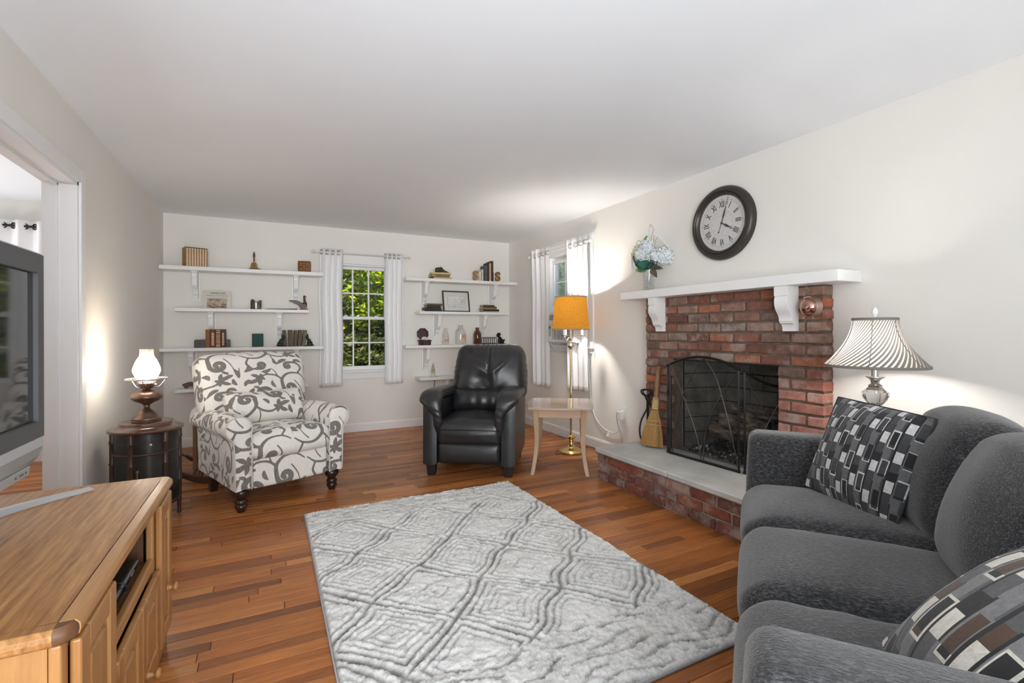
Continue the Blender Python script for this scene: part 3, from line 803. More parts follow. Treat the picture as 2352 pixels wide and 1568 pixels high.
# base body and back panel
V, nr, F = padmesh(.35, .26, .11, .02, .02); V += np.array([0, .43, .265]); sd_build(V, F, nr, 'base_body', 'front')
for s in (-1, 1):
    # arm: panel with a rolled top, extruded front to back
    cx, cz, r = .338, .545, .078
    out = [(.262, .148), (.262, .30), (.262, .44), (.264, .50)]
    out += [(cx+r*cos(a), cz+r*sin(a)) for a in np.linspace(pi*1.02, -pi*.30, 18)]
    out += [(.368, .46), (.364, .38), (.362, .27), (.360, .148)]
    out = np.array(out); seg = np.hypot(*np.diff(out, axis=0).T); L = np.r_[0, np.cumsum(seg)]; tt = np.linspace(0, L[-1], int(L[-1]/R7))
    o2 = np.stack([np.interp(tt, L, out[:, 0]), np.interp(tt, L, out[:, 1])], 1)
    ny = int(.78/R7); ys = np.linspace(-.055, .725, ny); P = np.zeros((ny, len(o2), 3)); P[:, :, 0] = o2[:, 0]*s; P[:, :, 1] = ys[:, None]; P[:, :, 2] = o2[:, 1]
    roll = np.clip((o2[:, 1]-.46)/.1, 0, 1)
    P[:, :, 2] += (-.045*np.clip((ys-.25)/.5, 0, 1)**1.5)[:, None]*roll
    mb = MB(); mb.grid(P); V = mb.verts()
    q = mb.build('arm', vinem, AR, smooth=180, fixn=True, attrs={'sd': vine_sd(V[:, 1]+.2*s, V[:, 2]-V[:, 0]*s+.1)})
    # front face of the arm
    sp = np.stack([np.interp(o2[:, 1], [.148, .46, .545, .63], [.311, .313, cx, cx]), np.clip(o2[:, 1], .16, cz)], 1)
    n = 13; C = np.zeros((n, len(o2), 3))
    for i in range(n):
        t = i/(n-1); C[i, :, 0] = (o2[:, 0]*(1-t)+sp[:, 0]*t)*s; C[i, :, 2] = o2[:, 1]*(1-t)+sp[:, 1]*t; C[i, :, 1] = -.055-.016*sin(min(1, t*2)*pi/2)
    mb = MB(); mb.grid(C); V = mb.verts()
    mb.build('arm_front', vinem, AR, smooth=180, attrs={'sd': vine_sd(V[:, 0]+.07*s, V[:, 2]+.33)})
    MB().tube([(a*s, -.058, b) for a, b in o2[::2]], .0045, 6).build('piping', mat('cream_piping', (.55, .51, .46), .9) if s < 0 else bpy.data.materials['cream_piping'], AR, smooth=180)
    # back end of arm
    MB().prism([(a*s, b) for a, b in o2[::3]], 'Y', .722, .726).build('arm_back', bpy.data.materials['cream_piping'] if s > 0 else vinem, AR, attrs=None)
for s in (-1, 1):
    MB().lathe([(0, 0), (.022, 0), (.026, .012), (.030, .018), (.036, .030), (.037, .040), (.031, .048), (.034, .056), (.038, .066), (.034, .076), (.027, .082), (.030, .092), (.044, .106), (.050, .124), (.047, .140), (.036, .150), (0, .150)], 24, (s*.308, 0, 0)).build('leg', dark_wood, AR, smooth=50)
    MB().add([(s*.30+a*.023, .60+b*.023, 0) for a, b in ((-1, -1), (1, -1), (1, 1), (-1, 1))]+[(s*.29+a*.032, .585+b*.032, .17) for a, b in ((-1, -1), (1, -1), (1, 1), (-1, 1))],
             [(0, 1, 2, 3), (4, 5, 6, 7), (0, 1, 5, 4), (1, 2, 6, 5), (2, 3, 7, 6), (3, 0, 4, 7)]).build('leg', dark_wood, AR, bevel=.003)

# ---------------------------------------------------------------- black leather recliner
def leather():
    M_, t, p, o = nodes('black_leather'); v = mapping(t, (1, 1, 1))
    vo = N(t, 'ShaderNodeTexVoronoi'); vo.inputs['Scale'].default_value = 330; t.links.new(v, vo.inputs['Vector'])
    f = noise(t, v, 14, 5, .6)
    mm = N(t, 'ShaderNodeMath', operation='MULTIPLY_ADD'); mm.inputs[1].default_value = .12; t.links.new(vo.outputs['Distance'], mm.inputs[0]); t.links.new(f, mm.inputs[2])
    t.links.new(ramp(t, f, [(.3, (.012, .012, .013)), (.7, (.024, .024, .026))]), p.inputs['Base Color'])
    p.inputs['Roughness'].default_value = .36; p.inputs['Specular IOR Level'].default_value = .6
    bumpn(t, p, mm.outputs[0], .22, .006); return M_
lm = leather()
RC = thing('leather_recliner', 'black leather recliner with padded arms beside the light wood end table', 'recliner', (1.452, 3.625, 0), radians(-34))
def lpad(h, r, pos, name, fn=None, rx=0, res=.014, piv=None):
    V, nr, F = padmesh(*h, r, res)
    if fn: V = fn(V, nr)
    V = V+np.array(pos)
    if rx: V = Rx(V, radians(rx), piv or pos)
    mb = MB(); mb.add(V, F); return mb.build(name, lm, RC, smooth=180, fixn=False)
def pleat(V, nr, n, amp, h, edge):
    """gathers running in from an edge"""
    return amp*np.sin(V[:, 0]*n+3*np.sin(V[:, 0]*7))*edge
def f_back(V, nr):
    x, y, z = V.T; V = V.copy(); fr = nr[:, 1] < 0
    top = np.clip((z-.10)/.13, 0, 1); bot = np.clip((-.12-z)/.1, 0, 1)
    crown = .07*(1-(x/.33)**2)*(1-(z/.23)**2)
    seam = -.022*np.exp(-(x/.012)**2)*np.clip((z+.05)/.1, 0, 1)
    dent = -.035*np.exp(-((x+.06)/.09)**2-((z+.09)/.07)**2)+.018*np.exp(-((x-.05)/.035)**2-((z+.07)/.10)**2)
    cr = .016*np.exp(-((z+.02-.9*(x-.06))/.025)**2)*np.clip(x/.1, 0, 1)*np.clip((.25-x)/.1, 0, 1) - .014*np.exp(-((z-.03+.8*(x+.05))/.03)**2)*(x < 0)*np.clip((x+.28)/.1, 0, 1)
    pl = .0045*np.sin(x*75+4*np.sin(x*11))*top*np.clip(np.sin(x*21)+.6, 0, 1)+.004*np.sin((np.abs(x)-z)*60)*bot
    V[:, 1] -= np.where(fr, crown+seam+dent+cr+pl, 0)
    V[:, 2] += np.where(nr[:, 2] > .3, .0025*np.sin(x*95+4*np.sin(x*13))+.012*(1-(x/.345)**2), 0)
    V[:, 0] *= 1-.10*np.clip((z-.0)/.24, 0, 1)
    V[:, 0] += np.where(np.abs(nr[:, 0]) > .4, .0018*np.sin(z*85+3*np.sin(z*17)), 0)
    return V
lpad((.345, .10, .245), .085, (.065, .60, .80), 'backrest', f_back, -14, .010, (0, .56, .6))
def f_lum(V, nr):
    x, y, z = V.T; V = V.copy(); V[:, 1] -= .04*(1-(z/.10)**2)*(1-(x/.26)**4)*(nr[:, 1] < 0)+.004*np.sin(x*45+4*np.sin(x*5))*(nr[:, 1] < 0)*np.exp(-((x-.06)/.2)**2); return V
lpad((.265, .09, .11), .075, (.0, .50, .535), 'lumbar_roll', f_lum, -12)
def f_seat(V, nr):
    x, y, z = V.T; V = V.copy()
    V[:, 2] += np.where(z > 0, .035*(1-(x/.27)**2)*(1-(y/.3)**2)+.003*np.sin((x*30+y*18))*np.exp(-(x/.15)**2), 0)
    V[:, 1] -= np.where(nr[:, 1] < -.3, .03*(1-(x/.28)**2)*np.clip(1-np.abs(z/.09), 0, 1), 0); return V
lpad((.262, .29, .10), .05, (0, .235, .345), 'seat_cushion', f_seat)
def f_pan(V, nr):
    x, y, z = V.T; V = V.copy(); V[:, 1] -= np.where(nr[:, 1] < -.3, .02*(1-(x/.28)**4)*(1-(z/.09)**2), 0); return V
lpad((.255, .04, .088), .035, (0, -.005, .185), 'footrest_panel', f_pan)
for s in (-1, 1):
    # outer side panel: narrow post in front, curved top
    prof = [(-.055, .09), (-.05, .35), (-.045, .56), (-.03, .605), (.02, .615), (.3, .60), (.62, .60), (.74, .585), (.78, .50), (.76, .25), (.72, .09)]
    pr = spline(prof, 44); mb = MB(); n = len(pr); x0, x1 = s*.262, s*.375
    sec = []
    for i, xx in enumerate(np.linspace(x0, x1, 5)):
        inset = .012*(abs(i-2)/2)**2; c_ = np.array([.34, .35]); q = pr+(c_-pr)/np.linalg.norm(c_-pr, axis=1, keepdims=True)*inset
        bul = xx; sec.append(np.stack([np.full(n, bul), q[:, 0], q[:, 1]], 1))
    mb.grid(np.array(sec), wrap=True); mb.add(sec[0], [tuple(range(n))]); mb.add(sec[-1], [tuple(range(n))])
    mb.build('side_panel', lm, RC, smooth=45)
    # padded arm top folding down over the front
    path = spline([(-.015, .35), (-.048, .43), (-.062, .51), (-.052, .585), (-.005, .632), (.10, .645), (.35, .635), (.60, .62)], 40)
    tw = np.linspace(0, 1, 40); nn = 22; P = np.zeros((40, nn, 3))
    for i in range(40):
        d = path[min(i+1, 39)]-path[max(i-1, 0)]; d /= np.linalg.norm(d); nrm = np.array([-d[1], d[0]])
        q_ = min(1, max(0, (tw[i]-.22)/.28)); q_ = q_*q_*(3-2*q_); hw = (.036+.056*q_)*(1 if tw[i] < .93 else .9)*(.6+.4*min(1, tw[i]*9)); ht = .030+.016*q_
        cx = s*(.248+.066*q_)
        for j in range(nn):
            a = 2*pi*j/nn; ca, sa = cos(a), sin(a); ex = abs(ca)**.8*np.sign(ca); ey = abs(sa)**.8*np.sign(sa)
            wr = .004*sin(i*1.9+2*sin(a*2))*np.exp(-((tw[i]-.26)/.12)**2)+.003*sin(i*1.3+j)*np.exp(-((tw[i]-.5)/.1)**2)
            off = ey*(ht+wr)
            P[i, j] = (cx+ex*(hw+wr), path[i, 0]+nrm[0]*off, path[i, 1]+nrm[1]*off)
    mb = MB(); mb.grid(P, wrap=True); mb.add(P[0], [tuple(range(nn))]); mb.add(P[-1], [tuple(range(nn))]); mb.build('arm_pad', lm, RC, smooth=180, sub=1)
lpad((.30, .06, .28), .04, (0, .74, .38), 'back_panel', None, -4, .03)
MB().box(-.25, .25, .05, .68, .10, .24).build('frame', blackp, RC)
for s in (-1, 1):
    for yy in (.005, .64):
        MB().add([(s*.315+a*.030, yy+b*.028, 0) for a, b in ((-1, -1), (1, -1), (1, 1), (-1, 1))]+[(s*.315+a*.038, yy+b*.036, .095) for a, b in ((-1, -1), (1, -1), (1, 1), (-1, 1))],
                 [(0, 1, 2, 3), (4, 5, 6, 7), (0, 1, 5, 4), (1, 2, 6, 5), (2, 3, 7, 6), (3, 0, 4, 7)]).build('leg', blackp, RC, bevel=.003)
# stitched seams
sm = mat('black_seam', (.006, .006, .006), .6)
MB().tube([(a, -.062-.028*(1-(a/.28)**2), .378+.006*cos(a*8)) for a in np.linspace(-.25, .25, 16)], .003, 5).build('seam', sm, RC)

# ---------------------------------------------------------------- sofa
def sofa_mat():
    M_, t, p, o = nodes('charcoal_chenille'); v = mapping(t, (1.0, .28, 1.0))
    f = noise(t, v, 260, 3, .7); f2 = noise(t, mapping(t, (1, 1, 1)), 5, 3)
    c = ramp(t, f, [(.34, (.016, .016, .017)), (.52, (.045, .045, .047)), (.70, (.14, .14, .145))])
    c = mixc(t, 1, c, ramp(t, f2, [(.3, (.85,)*3), (.7, (1.15,)*3)]), 'MULTIPLY')
    t.links.new(c, p.inputs['Base Color']); p.inputs['Roughness'].default_value = .95; p.inputs['Sheen Weight'].default_value = .55; p.inputs['Sheen Roughness'].default_value = .4
    p.inputs['Specular IOR Level'].default_value = .2
    bumpn(t, p, f, .5, .005); return M_
som = sofa_mat()
SO = thing('sofa', 'charcoal grey chenille three-seat sofa angled in front of the hearth', 'sofa', (2.1015, 1.5615, 0), radians(180+36.9))
def spad(h, r, pos, name, fn=None, rx=0, res=.02, piv=None):
    V, nr, F = padmesh(*h, r, res)
    if fn: V = fn(V, nr)
    V = V+np.array(pos)
    if rx: V = Rx(V, radians(rx), piv or pos)
    mb = MB(); mb.add(V, F); return mb.build(name, som, SO, smooth=180, fixn=False)
AX0, AX1, BX0, BX1 = -.05, .13, 1.69, 1.88
def f_arm(V, nr):
    V = V.copy(); x, y, z = V.T; V[:, 2] += .012*(1-(x/.09)**2)*(z > 0); V[:, 1] -= .012*(1-(z/.3)**2)*(nr[:, 1] < -.3); return V
spad((.09, .42, .315), .045, ((AX0+AX1)/2, .40, .36), 'arm', f_arm); spad((.095, .42, .315), .045, ((BX0+BX1)/2, .40, .36), 'arm', f_arm)
cw = (BX0-AX1)/3
def f_cush(k):
    def fn(V, nr):
        V = V.copy(); x, y, z = V.T
        V[:, 2] += np.where(z > 0, .028*(1-(x/(cw/2))**4)*(1-(y/.31)**4)+.003*np.sin(x*60+k*9)*np.exp(-((np.abs(x)-cw/2+.03)/.03)**2)*np.cos(y*50+k), 0)
        V[:, 1] -= np.where(nr[:, 1] < -.3, .03*(1-(z/.09)**2)*(1-(x/(cw/2))**6), 0); return V
    return fn
for k in range(3):
    spad((cw/2-.001, .31, .088), .06, (AX1+cw*(k+.5), .29, .375), 'seat_cushion', f_cush(k), 0, .013)
spad((.87, .06, .11), .03, (.91, .045, .18), 'front_rail', lambda V, nr: V-np.array([[0, .02, 0]])*(nr[:, 1:2] < -.3))
spad((.80, .35, .10), .02, (.91, .42, .20), 'base', None, 0, .08)
def f_bc(k):
    def fn(V, nr):
        V = V.copy(); x, y, z = V.T; h = cw/2
        V[:, 1] -= np.where(nr[:, 1] < .2, .075*(1-(x/h)**2)*(1-((z+.02)/.24)**2), 0)
        V[:, 2] += np.where(nr[:, 2] > .2, .022*(1-(x/h)**2), 0)-.03*np.abs(x/h)**4*(z > .1)
        V[:, 1] += .003*np.sin(x*24+k*3+z*9)*(nr[:, 1] < 0); V[:, 0] *= 1-.05*np.abs(z/.22)**3; return V
    return fn
for k in range(3):
    spad((cw/2+.004, .10, .225), .085, (AX1+cw*(k+.5), .60, .655), 'back_cushion', f_bc(k), -17, .015, (0, .58, .46))
spad((.96, .055, .30), .04, (.915, .765, .45), 'back_frame', None, -6, .05)
for x in (AX0+.06, BX1-.06):
    for yy in (.06, .74):
        MB().lathe([(0, 0), (.02, 0), (.028, .055), (0, .055)], 12, (x, yy, 0)).build('leg', dark_wood, SO, smooth=40)

# throw pillows ------------------------------------------------------------
pil_m = attr_mat('woven_block_print', .9, True, (1, 1, 1), 90, (.72, 1.2), .25, sheen=.2)
def pillow(name, label, size, thick, seed, cols, M_world, group, ncol=7.0, flip=False):
    r = random.Random(seed)
    dark, mid, grey, pale, extra = cols
    t = thing(name, label, 'pillow', M_world.to_translation(), 0, group)
    n = 132; us = np.linspace(-1, 1, n+1); U, Vv = np.meshgrid(us, us, indexing='ij')
    h = size/2
    prof = (np.clip(1-np.abs(U)**2.6, 0, 1)*np.clip(1-np.abs(Vv)**2.6, 0, 1))**.72
    pin = 1-.075*(1-np.abs(Vv)**2)*np.abs(U)**2; pin2 = 1-.075*(1-np.abs(U)**2)*np.abs(Vv)**2
    wr = .006*np.sin(9*U+3*Vv)*np.abs(U*Vv)
    seeds = [[r.random() for _ in range(4)] for _ in range(20)]
    def tone(u, v):
        u = (u+1)/2*ncol; v = (v+1)/2*ncol*.86
        i = int(u) % 20; cu = u-int(u); sd_ = seeds[i]
        vv = v+(i % 2)*.55+sd_[0]*.8
        per = 1.7; k = int(vv/per); b = (vv % per)
        if cu < .09: return dark
        if cu < .46:
            if b < .62: return pale
            if b < 1.12: return dark if (i+k) % 2 else extra
            return mid
        if cu < .52: return dark if b < 1.2 else grey
        e = (vv+.7) % per
        if .50 < e < 1.55 and cu > .56:
            if e < .56 or e > 1.49 or cu < .60 or cu > .95: return pale if (i+k) % 3 else grey
            return extra if (i+k) % 2 else dark
        return grey if cu < .9 else mid
    for s, nm in ((1, 'front_cover'), (-1, 'back_cover')):
        P = np.stack([U*h*pin2, Vv*h*pin, s*(thick/2*prof+wr)], -1)
        mb = MB(LOCM[t.name] @ M_world); A = P.reshape(-1, 3); m = n+1
        f = []; tn = []
        for i in range(n):
            for j in range(n):
                f.append((i*m+j, (i+1)*m+j, (i+1)*m+j+1, i*m+j+1)); tn.append(tone((us[i]+us[i+1])/2, (us[j]+us[j+1])/2))
        mb.add(A, f); mb.fc = tn; mb.build(nm, pil_m, t, smooth=180, fixn=False)
    mb = MB(LOCM[t.name] @ M_world); e = []
    for k in range(40): e.append((-1+2*k/40, -1))
    for k in range(40): e.append((1, -1+2*k/40))
    for k in range(40): e.append((1-2*k/40, 1))
    for k in range(40): e.append((-1, 1-2*k/40))
    mb.tube([(a*h*(1-.075*(1-a*a)*b*b), b*h*(1-.075*(1-b*b)*a*a), 0) for a, b in e], .004, 6, closed=True)
    mb.build('seam', mat('charcoal_seam', (.03, .03, .032), .9), t, smooth=180)
    return t
def frame(o, right, up):
    r = Vector(right).normalized(); u = Vector(up); u = (u-r*u.dot(r)).normalized(); n = r.cross(u)
    return Matrix(((r.x, u.x, n.x, o[0]), (r.y, u.y, n.y, o[1]), (r.z, u.z, n.z, o[2]), (0, 0, 0, 1)))
SM = Matrix.Translation((2.1015, 1.5615, 0)) @ Matrix.Rotation(radians(180+36.9), 4, 'Z')
c_grey = ((.016, .016, .018), (.055, .056, .06), (.13, .13, .135), (.60, .60, .59), (.05, .05, .053))
c_brown = ((.018, .018, .019), (.10, .10, .105), (.20, .20, .205), (.70, .67, .60), (.085, .048, .030))
# pillow 1 leans on the far arm and back; normal faces the camera side
P1 = frame(SM @ Vector((.325, .385, .672)), (SM.to_3x3() @ Vector((.80, .60, -.06))), (SM.to_3x3() @ Vector((-.25, .30, 1))))
P2 = frame(SM @ Vector((1.505, .415, .615)), (SM.to_3x3() @ Vector((.97, .12, .06))), (SM.to_3x3() @ Vector((.2, 1, .9))))
pillow('throw_pillow', 'black grey and white block-print pillow leaning on the far sofa arm', .405, .15, 3, c_grey, P1, 'block-print throw pillows on the sofa')
pillow('throw_pillow', 'brown and cream block-print pillow leaning on the near sofa arm', .44, .19, 8, c_brown, P2, 'block-print throw pillows on the sofa', 5.0)
# ---------------------------------------------------------------- oak television cabinet
oak = wood('honey_oak', [(.14, .052, .013), (.29, .125, .036), (.40, .19, .060), (.50, .265, .095)], 'Y', s=9, r=.45, stretch=16, wave=13.0, coat=.05, bump=.12, ww=.15, wd=5.0)
oakz = wood('honey_oak_upright', [(.27, .115, .032), (.40, .19, .060), (.49, .255, .09)], 'Z', s=5, r=.36, stretch=13, coat=.2)
oaky = wood('honey_oak_rail', [(.30, .13, .036), (.42, .20, .063), (.51, .27, .098)], 'Y', s=5, r=.36, stretch=13, coat=.2)
oakd = wood('oak_groove', [(.10, .04, .014), (.15, .065, .024)], 'Z', s=5, r=.5)
TX0, TX1, TY0, TY1, TZ = -.885, -.318, 1.157, 2.215, .62
TC = thing('tv_cabinet', 'honey oak television cabinet with panelled doors and an open shelf', 'cabinet', (-.6, 1.686, 0))
W(TC).box(TX0, TX1-.034, TY0+.034, TY1-.034, TZ-.03, TZ).build('top_panel', oak, TC)
mb = W(TC); prof = [(0, TZ-.034), (.024, TZ-.034), (.032, TZ-.028), (.034, TZ-.018), (.033, TZ-.008), (.026, TZ), (0, TZ)]
mb.prism([(TX1-.034+.0015+a, b) for a, b in prof], 'Y', TY0+.03, TY1-.03); mb.build('top_edge', oaky, TC, bevel=.002)
for ya, sg in ((TY0+.034, -1), (TY1-.034, 1)):
    mb = W(TC); mb.prism([(ya+sg*(.0015+a), b) for a, b in prof], 'X', TX0, TX1-.032); mb.build('top_edge', oak, TC, bevel=.002)
    mb = W(TC); mb.lathe([(0, TZ-.034), (.024, TZ-.034), (.032, TZ-.028), (.034, TZ-.018), (.033, TZ-.008), (.026, TZ-.0005), (0, TZ-.0005)], 24, (TX1-.034, ya, 0)); mb.build('corner_block', oakd if sg < 0 else oaky, TC, smooth=40)
bx1 = TX1-.022
side = W(TC); side.box(TX0+.01, bx1-.02, TY0+.012, TY0+.03, .05, TZ-.034); side.build('side_panel', oakz, TC)
W(TC).box(TX0+.01, bx1-.02, TY1-.03, TY1-.012, .05, TZ-.034).build('side_panel', oakz, TC)
W(TC).box(TX0+.01, TX0+.02, TY0+.03, TY1-.03, .05, TZ-.034).build('back_panel', oakd, TC)
W(TC).box(TX0+.02, bx1-.02, TY0+.03, TY1-.03, .05, .07).build('bottom_panel', oaky, TC)
W(TC).box(TX0+.02, bx1-.015, 1.455, 1.985, .385, .40).build('shelf_panel', oakd, TC)
W(TC).box(TX0+.03, bx1-.03, 1.44, 1.455, .07, TZ-.034).build('divider', oakd, TC); W(TC).box(TX0+.03, bx1-.03, 1.985, 2.0, .07, TZ-.034).build('divider', oakd, TC)
for ya, yb in ((TY0+.012, TY0+.05), (1.435, 1.475), (1.965, 2.005), (TY1-.05, TY1-.012)):
    W(TC).box(bx1-.02, bx1, ya, yb, .0, TZ-.034).build('stile', oakz, TC, bevel=.005, bseg=3)
W(TC).box(bx1-.02, bx1-.001, TY0+.05, TY1-.05, .0, .075).build('plinth', oaky, TC, bevel=.004)
W(TC).box(bx1-.02, bx1+.002, 1.475, 1.965, .375, .412).build('rail', oaky, TC, bevel=.007, bseg=3)
for ya, yb in ((TY0+.05, 1.435), (2.005, TY1-.05)): W(TC).box(bx1-.02, bx1-.002, ya, yb, TZ-.06, TZ-.034).build('rail', oaky, TC)
def door(y0, y1, z0, z1, knob):
    d = bpy.data.objects.new('door', None); COL.objects.link(d); d.parent = TC
    x0, x1 = bx1+.001, bx1+.020; fw = .055
    def part(nm, m, f, **k):
        mb = W(TC); f(mb); o = mb.build(nm, m, d, **k); return o
    for a, b in ((y0, y0+fw), (y1-fw, y1)): part('stile', oakz, lambda q: q.box(x0, x1, a, b, z0, z1), bevel=.006, bseg=3)
    for a, b in ((z0, z0+fw), (z1-fw, z1)): part('rail', oaky, lambda q: q.box(x0, x1-.0005, y0+fw, y1-fw, a, b), bevel=.005, bseg=3)
    part('groove', oakd, lambda q: q.box(x0, x0+.006, y0+fw, y1-fw, z0+fw, z1-fw))
    part('raised_panel', oakz, lambda q: q.cbox(x0+.003, x1-.003, y0+fw+.014, y1-fw-.014, z0+fw+.014, z1-fw-.014, .009))
    R = Matrix.Translation((x1, knob[0], knob[1])) @ Matrix.Rotation(pi/2, 4, 'Y')
    mb = MB(LOCM[TC.name] @ R); mb.lathe([(0, -.001), (.011, 0), (.008, .006), (.006, .014), (.010, .019), (.0155, .023), (.016, .027), (.012, .032), (0, .034)], 18); mb.build('knob', oaky, d, smooth=50)
    return d
door(TY0+.045, 1.448, .085, TZ-.045, (1.42, .32))
door(1.992, TY1-.030, .085, TZ-.045, (2.082, .255))
door(1.465, 1.712, .085, .368, (1.690, .14)); door(1.716, 1.975, .085, .368, (1.770, .14))
# boxes on the open shelf
lab = mat('pale_print', (.5, .5, .5), .5)
t = thing('cable_box', 'flat black set-top box lying on the open cabinet shelf', 'electronics', (-.46, 1.72, .40))
W(t).box(-.66, -.375, 1.50, 1.93, .4005, .435).build('case', blackp, t, bevel=.008, bseg=3)
mb = W(t); mb.tube([(-.378, 1.505, .428), (-.378, 1.925, .428)], .008, 10); mb.build('front_trim', mat('gunmetal', (.16, .20, .23), .25, .8), t, smooth=60)
W(t).box(-.3745, -.3735, 1.60, 1.625, .412, .420).box(-.3745, -.3735, 1.85, 1.87, .412, .418).box(-.3745, -.3735, 1.88, 1.885, .412, .418).build('front_marks', lab, t)
t = thing('disc_player', 'grey disc player standing upright behind the set-top box', 'electronics', (-.52, 1.76, .435))
W(t).box(-.60, -.445, 1.52, 1.865, .4355, .515).build('case', blackp, t, bevel=.003)
W(t).box(-.4449, -.4435, 1.525, 1.862, .438, .512).build('front_plate', mat('grey_plate', (.20, .20, .21), .35, .4), t)
W(t).box(-.4434, -.4428, 1.56, 1.74, .470, .472).box(-.4434, -.4428, 1.74, 1.742, .470, .49).box(-.4434, -.4428, 1.79, 1.80, .49, .498).box(-.4434, -.4428, 1.805, 1.815, .49, .498).box(-.4434, -.4428, 1.82, 1.83, .49, .498).box(-.4434, -.4428, 1.79, 1.835, .455, .465).build('front_marks', mat('dark_print', (.03, .03, .03), .5), t)
single(MB().tube(spline([(-.46, 1.70, .4437), (-.42, 1.715, .4437), (-.385, 1.735, .446), (-.367, 1.74, .437), (-.3665, 1.745, .4186), (-.38, 1.75, .4145)], 24), .0028, 6), 'cable', 'thin black cable looped over the set-top box', 'cable', blackp, smooth=60)

# ---------------------------------------------------------------- television
TV = thing('television', 'grey flat television on a curved silver foot, facing the room', 'television', (-.66, 1.53, TZ))
tx = -.62; Y0, Y1, Z0, Z1 = 1.05, 1.998, .842, 1.40
bez = mat('dark_grey_bezel', (.085, .085, .088), .5); scr = mat('black_glass_screen', (.012, .012, .013), .045, spec=.9)
bw = .062; bwz = .058
b = W(TV); b.box(tx-.03, tx, Y0, Y0+bw, Z0, Z1).box(tx-.03, tx, Y1-.042, Y1, Z0, Z1).box(tx-.03, tx, Y0+bw, Y1-.042, Z1-bwz, Z1).box(tx-.03, tx, Y0+bw, Y1-.042, Z0, Z0+.050); b.build('bezel', bez, TV)
W(TV).box(tx-.03, tx-.012, Y0+bw-.01, Y1-.03, Z0+.04, Z1-bwz+.01).build('screen', scr, TV)
W(TV).box(tx-.07, tx-.03, Y0-.002, Y1+.005, Z0-.002, Z1+.006).box(tx-.032, tx-.006, Y0-.004, Y1+.005, Z1, Z1+.006).box(tx-.032, tx-.006, Y1, Y1+.005, Z0, Z1).build('silver_rim', silverp, TV, bevel=.002)
W(TV).box(tx-.16, tx-.07, Y0+.1, Y1-.1, Z0+.03, Z1-.08).build('rear_housing', blackp, TV, bevel=.02)
spk = [(tx-.001, Z0), (tx-.002, Z0-.03), (tx-.012, Z0-.062), (tx-.03, Z0-.085), (tx-.07, Z0-.085), (tx-.07, Z0)]
W(TV).prism(spk, 'Y', Y0+.002, Y1-.001).build('speaker_bar', silverp, TV, bevel=.003)
low = [(tx-.022, Z0-.084), (tx-.026, Z0-.112), (tx-.08, Z0-.119), (tx-.08, Z0-.084)]
W(TV).prism(low, 'Y', Y0+.03, Y1-.03).build('control_strip', silverp, TV, bevel=.002)
b = W(TV)
for yy in (1.87, 1.90, 1.915, 1.935): b.box(tx-.0255, tx-.0228, yy, yy+.008, Z0-.101, Z0-.095)
b.build('button_marks', mat('dark_marks', (.12, .12, .12), .6), TV)
# apron narrowing to the neck, and boomerang foot
b = W(TV); v = []
for x in (tx-.04, tx-.075): v += [(x, 1.31, Z0-.118), (x, 1.76, Z0-.118), (x-.03, 1.745, TZ+.022), (x-.03, 1.32, TZ+.022)]
b.add(v, [(0, 1, 2, 3), (4, 5, 6, 7), (0, 1, 5, 4), (1, 2, 6, 5), (2, 3, 7, 6), (3, 0, 4, 7)]); b.build('neck', silverp, TV, bevel=.004)
b = W(TV); n = 33; P = np.zeros((n, 9, 3))
for i, t in enumerate(np.linspace(-1, 1, n)):
    yc = 1.53+.60*t; xc = -.845+.25*abs(t)**3.6; wd = .030+.045*(1-abs(t))**1.5; ht = .012+.045*max(0, 1-abs(t)*1.9)**1.3+.006*(1-abs(t))
    wd = wd*(1 if abs(t) < .97 else .4)
    cs = [(-1, 0), (-1, .45), (-.8, .8), (-.35, 1), (.0, 1), (.4, .8), (.8, .42), (1, .30), (1, 0)]
    for j, (a, q) in enumerate(cs): P[i, j] = (xc+a*wd+.05, min(yc, 2.13), TZ+.0005+q*ht)
b.grid(P, wrap=True); b.add(P[0], [tuple(range(9))]); b.add(P[-1], [tuple(range(9))]); b.build('foot', silverp, TV, smooth=50)

# ---------------------------------------------------------------- drum table + oil lamp
dkr = wood('mahogany_top', [(.055, .020, .013), (.085, .030, .018), (.12, .045, .026)], 'X', s=5, r=.22, coat=.5)
dkp = mat('bamboo_brown', (.055, .028, .020), .35, var=.3, vs=6)
lacq = mat('black_lacquer_worn', (.014, .014, .012), .33, var=.5, vs=9, st=(1, 1, 3), coat=.3)
DT = thing('drum_table', 'dark round drum table with a drawer, under the glowing oil lamp', 'side table', (-.672, 3.715, 0), radians(15))
MB().lathe([(0, .555), (.185, .555), (.194, .560), (.197, .567), (.194, .574), (.185, .577), (.170, .580), (.150, .588), (.141, .600), (.139, .607), (.134, .610), (0, .610)], 48).build('top', dkr, DT, smooth=40)
MB().lathe([(0, .10), (.165, .10), (.165, .555), (0, .555)], 48).build('body', lacq, DT, smooth=40)
for z in (.43, .115): MB().lathe([(.164, z-.008), (.171, z-.006), (.174, z), (.171, z+.006), (.164, z+.008)], 48).build('moulding_ring', dkp, DT, smooth=60)
for k in range(6):
    a = radians(-62+60*k); p = (.166*cos(a), .166*sin(a)); prof = []
    zs = [(0, .012), (.02, .010), (.10, .013), (.21, .0150), (.215, .018), (.225, .018), (.23, .015), (.36, .0150), (.365, .018), (.372, .018), (.378, .015), (.49, .0150), (.495, .018), (.502, .018), (.507, .015), (.555, .0150)]
    MB().lathe([(0, 0)]+[(r, z) for z, r in zs]+[(0, .555)], 12, (p[0], p[1], 0)).build('post', dkp, DT, smooth=50)
am = radians(-92)
def onbody(a, z, r=.1655): return (r*cos(a), r*sin(a), z)
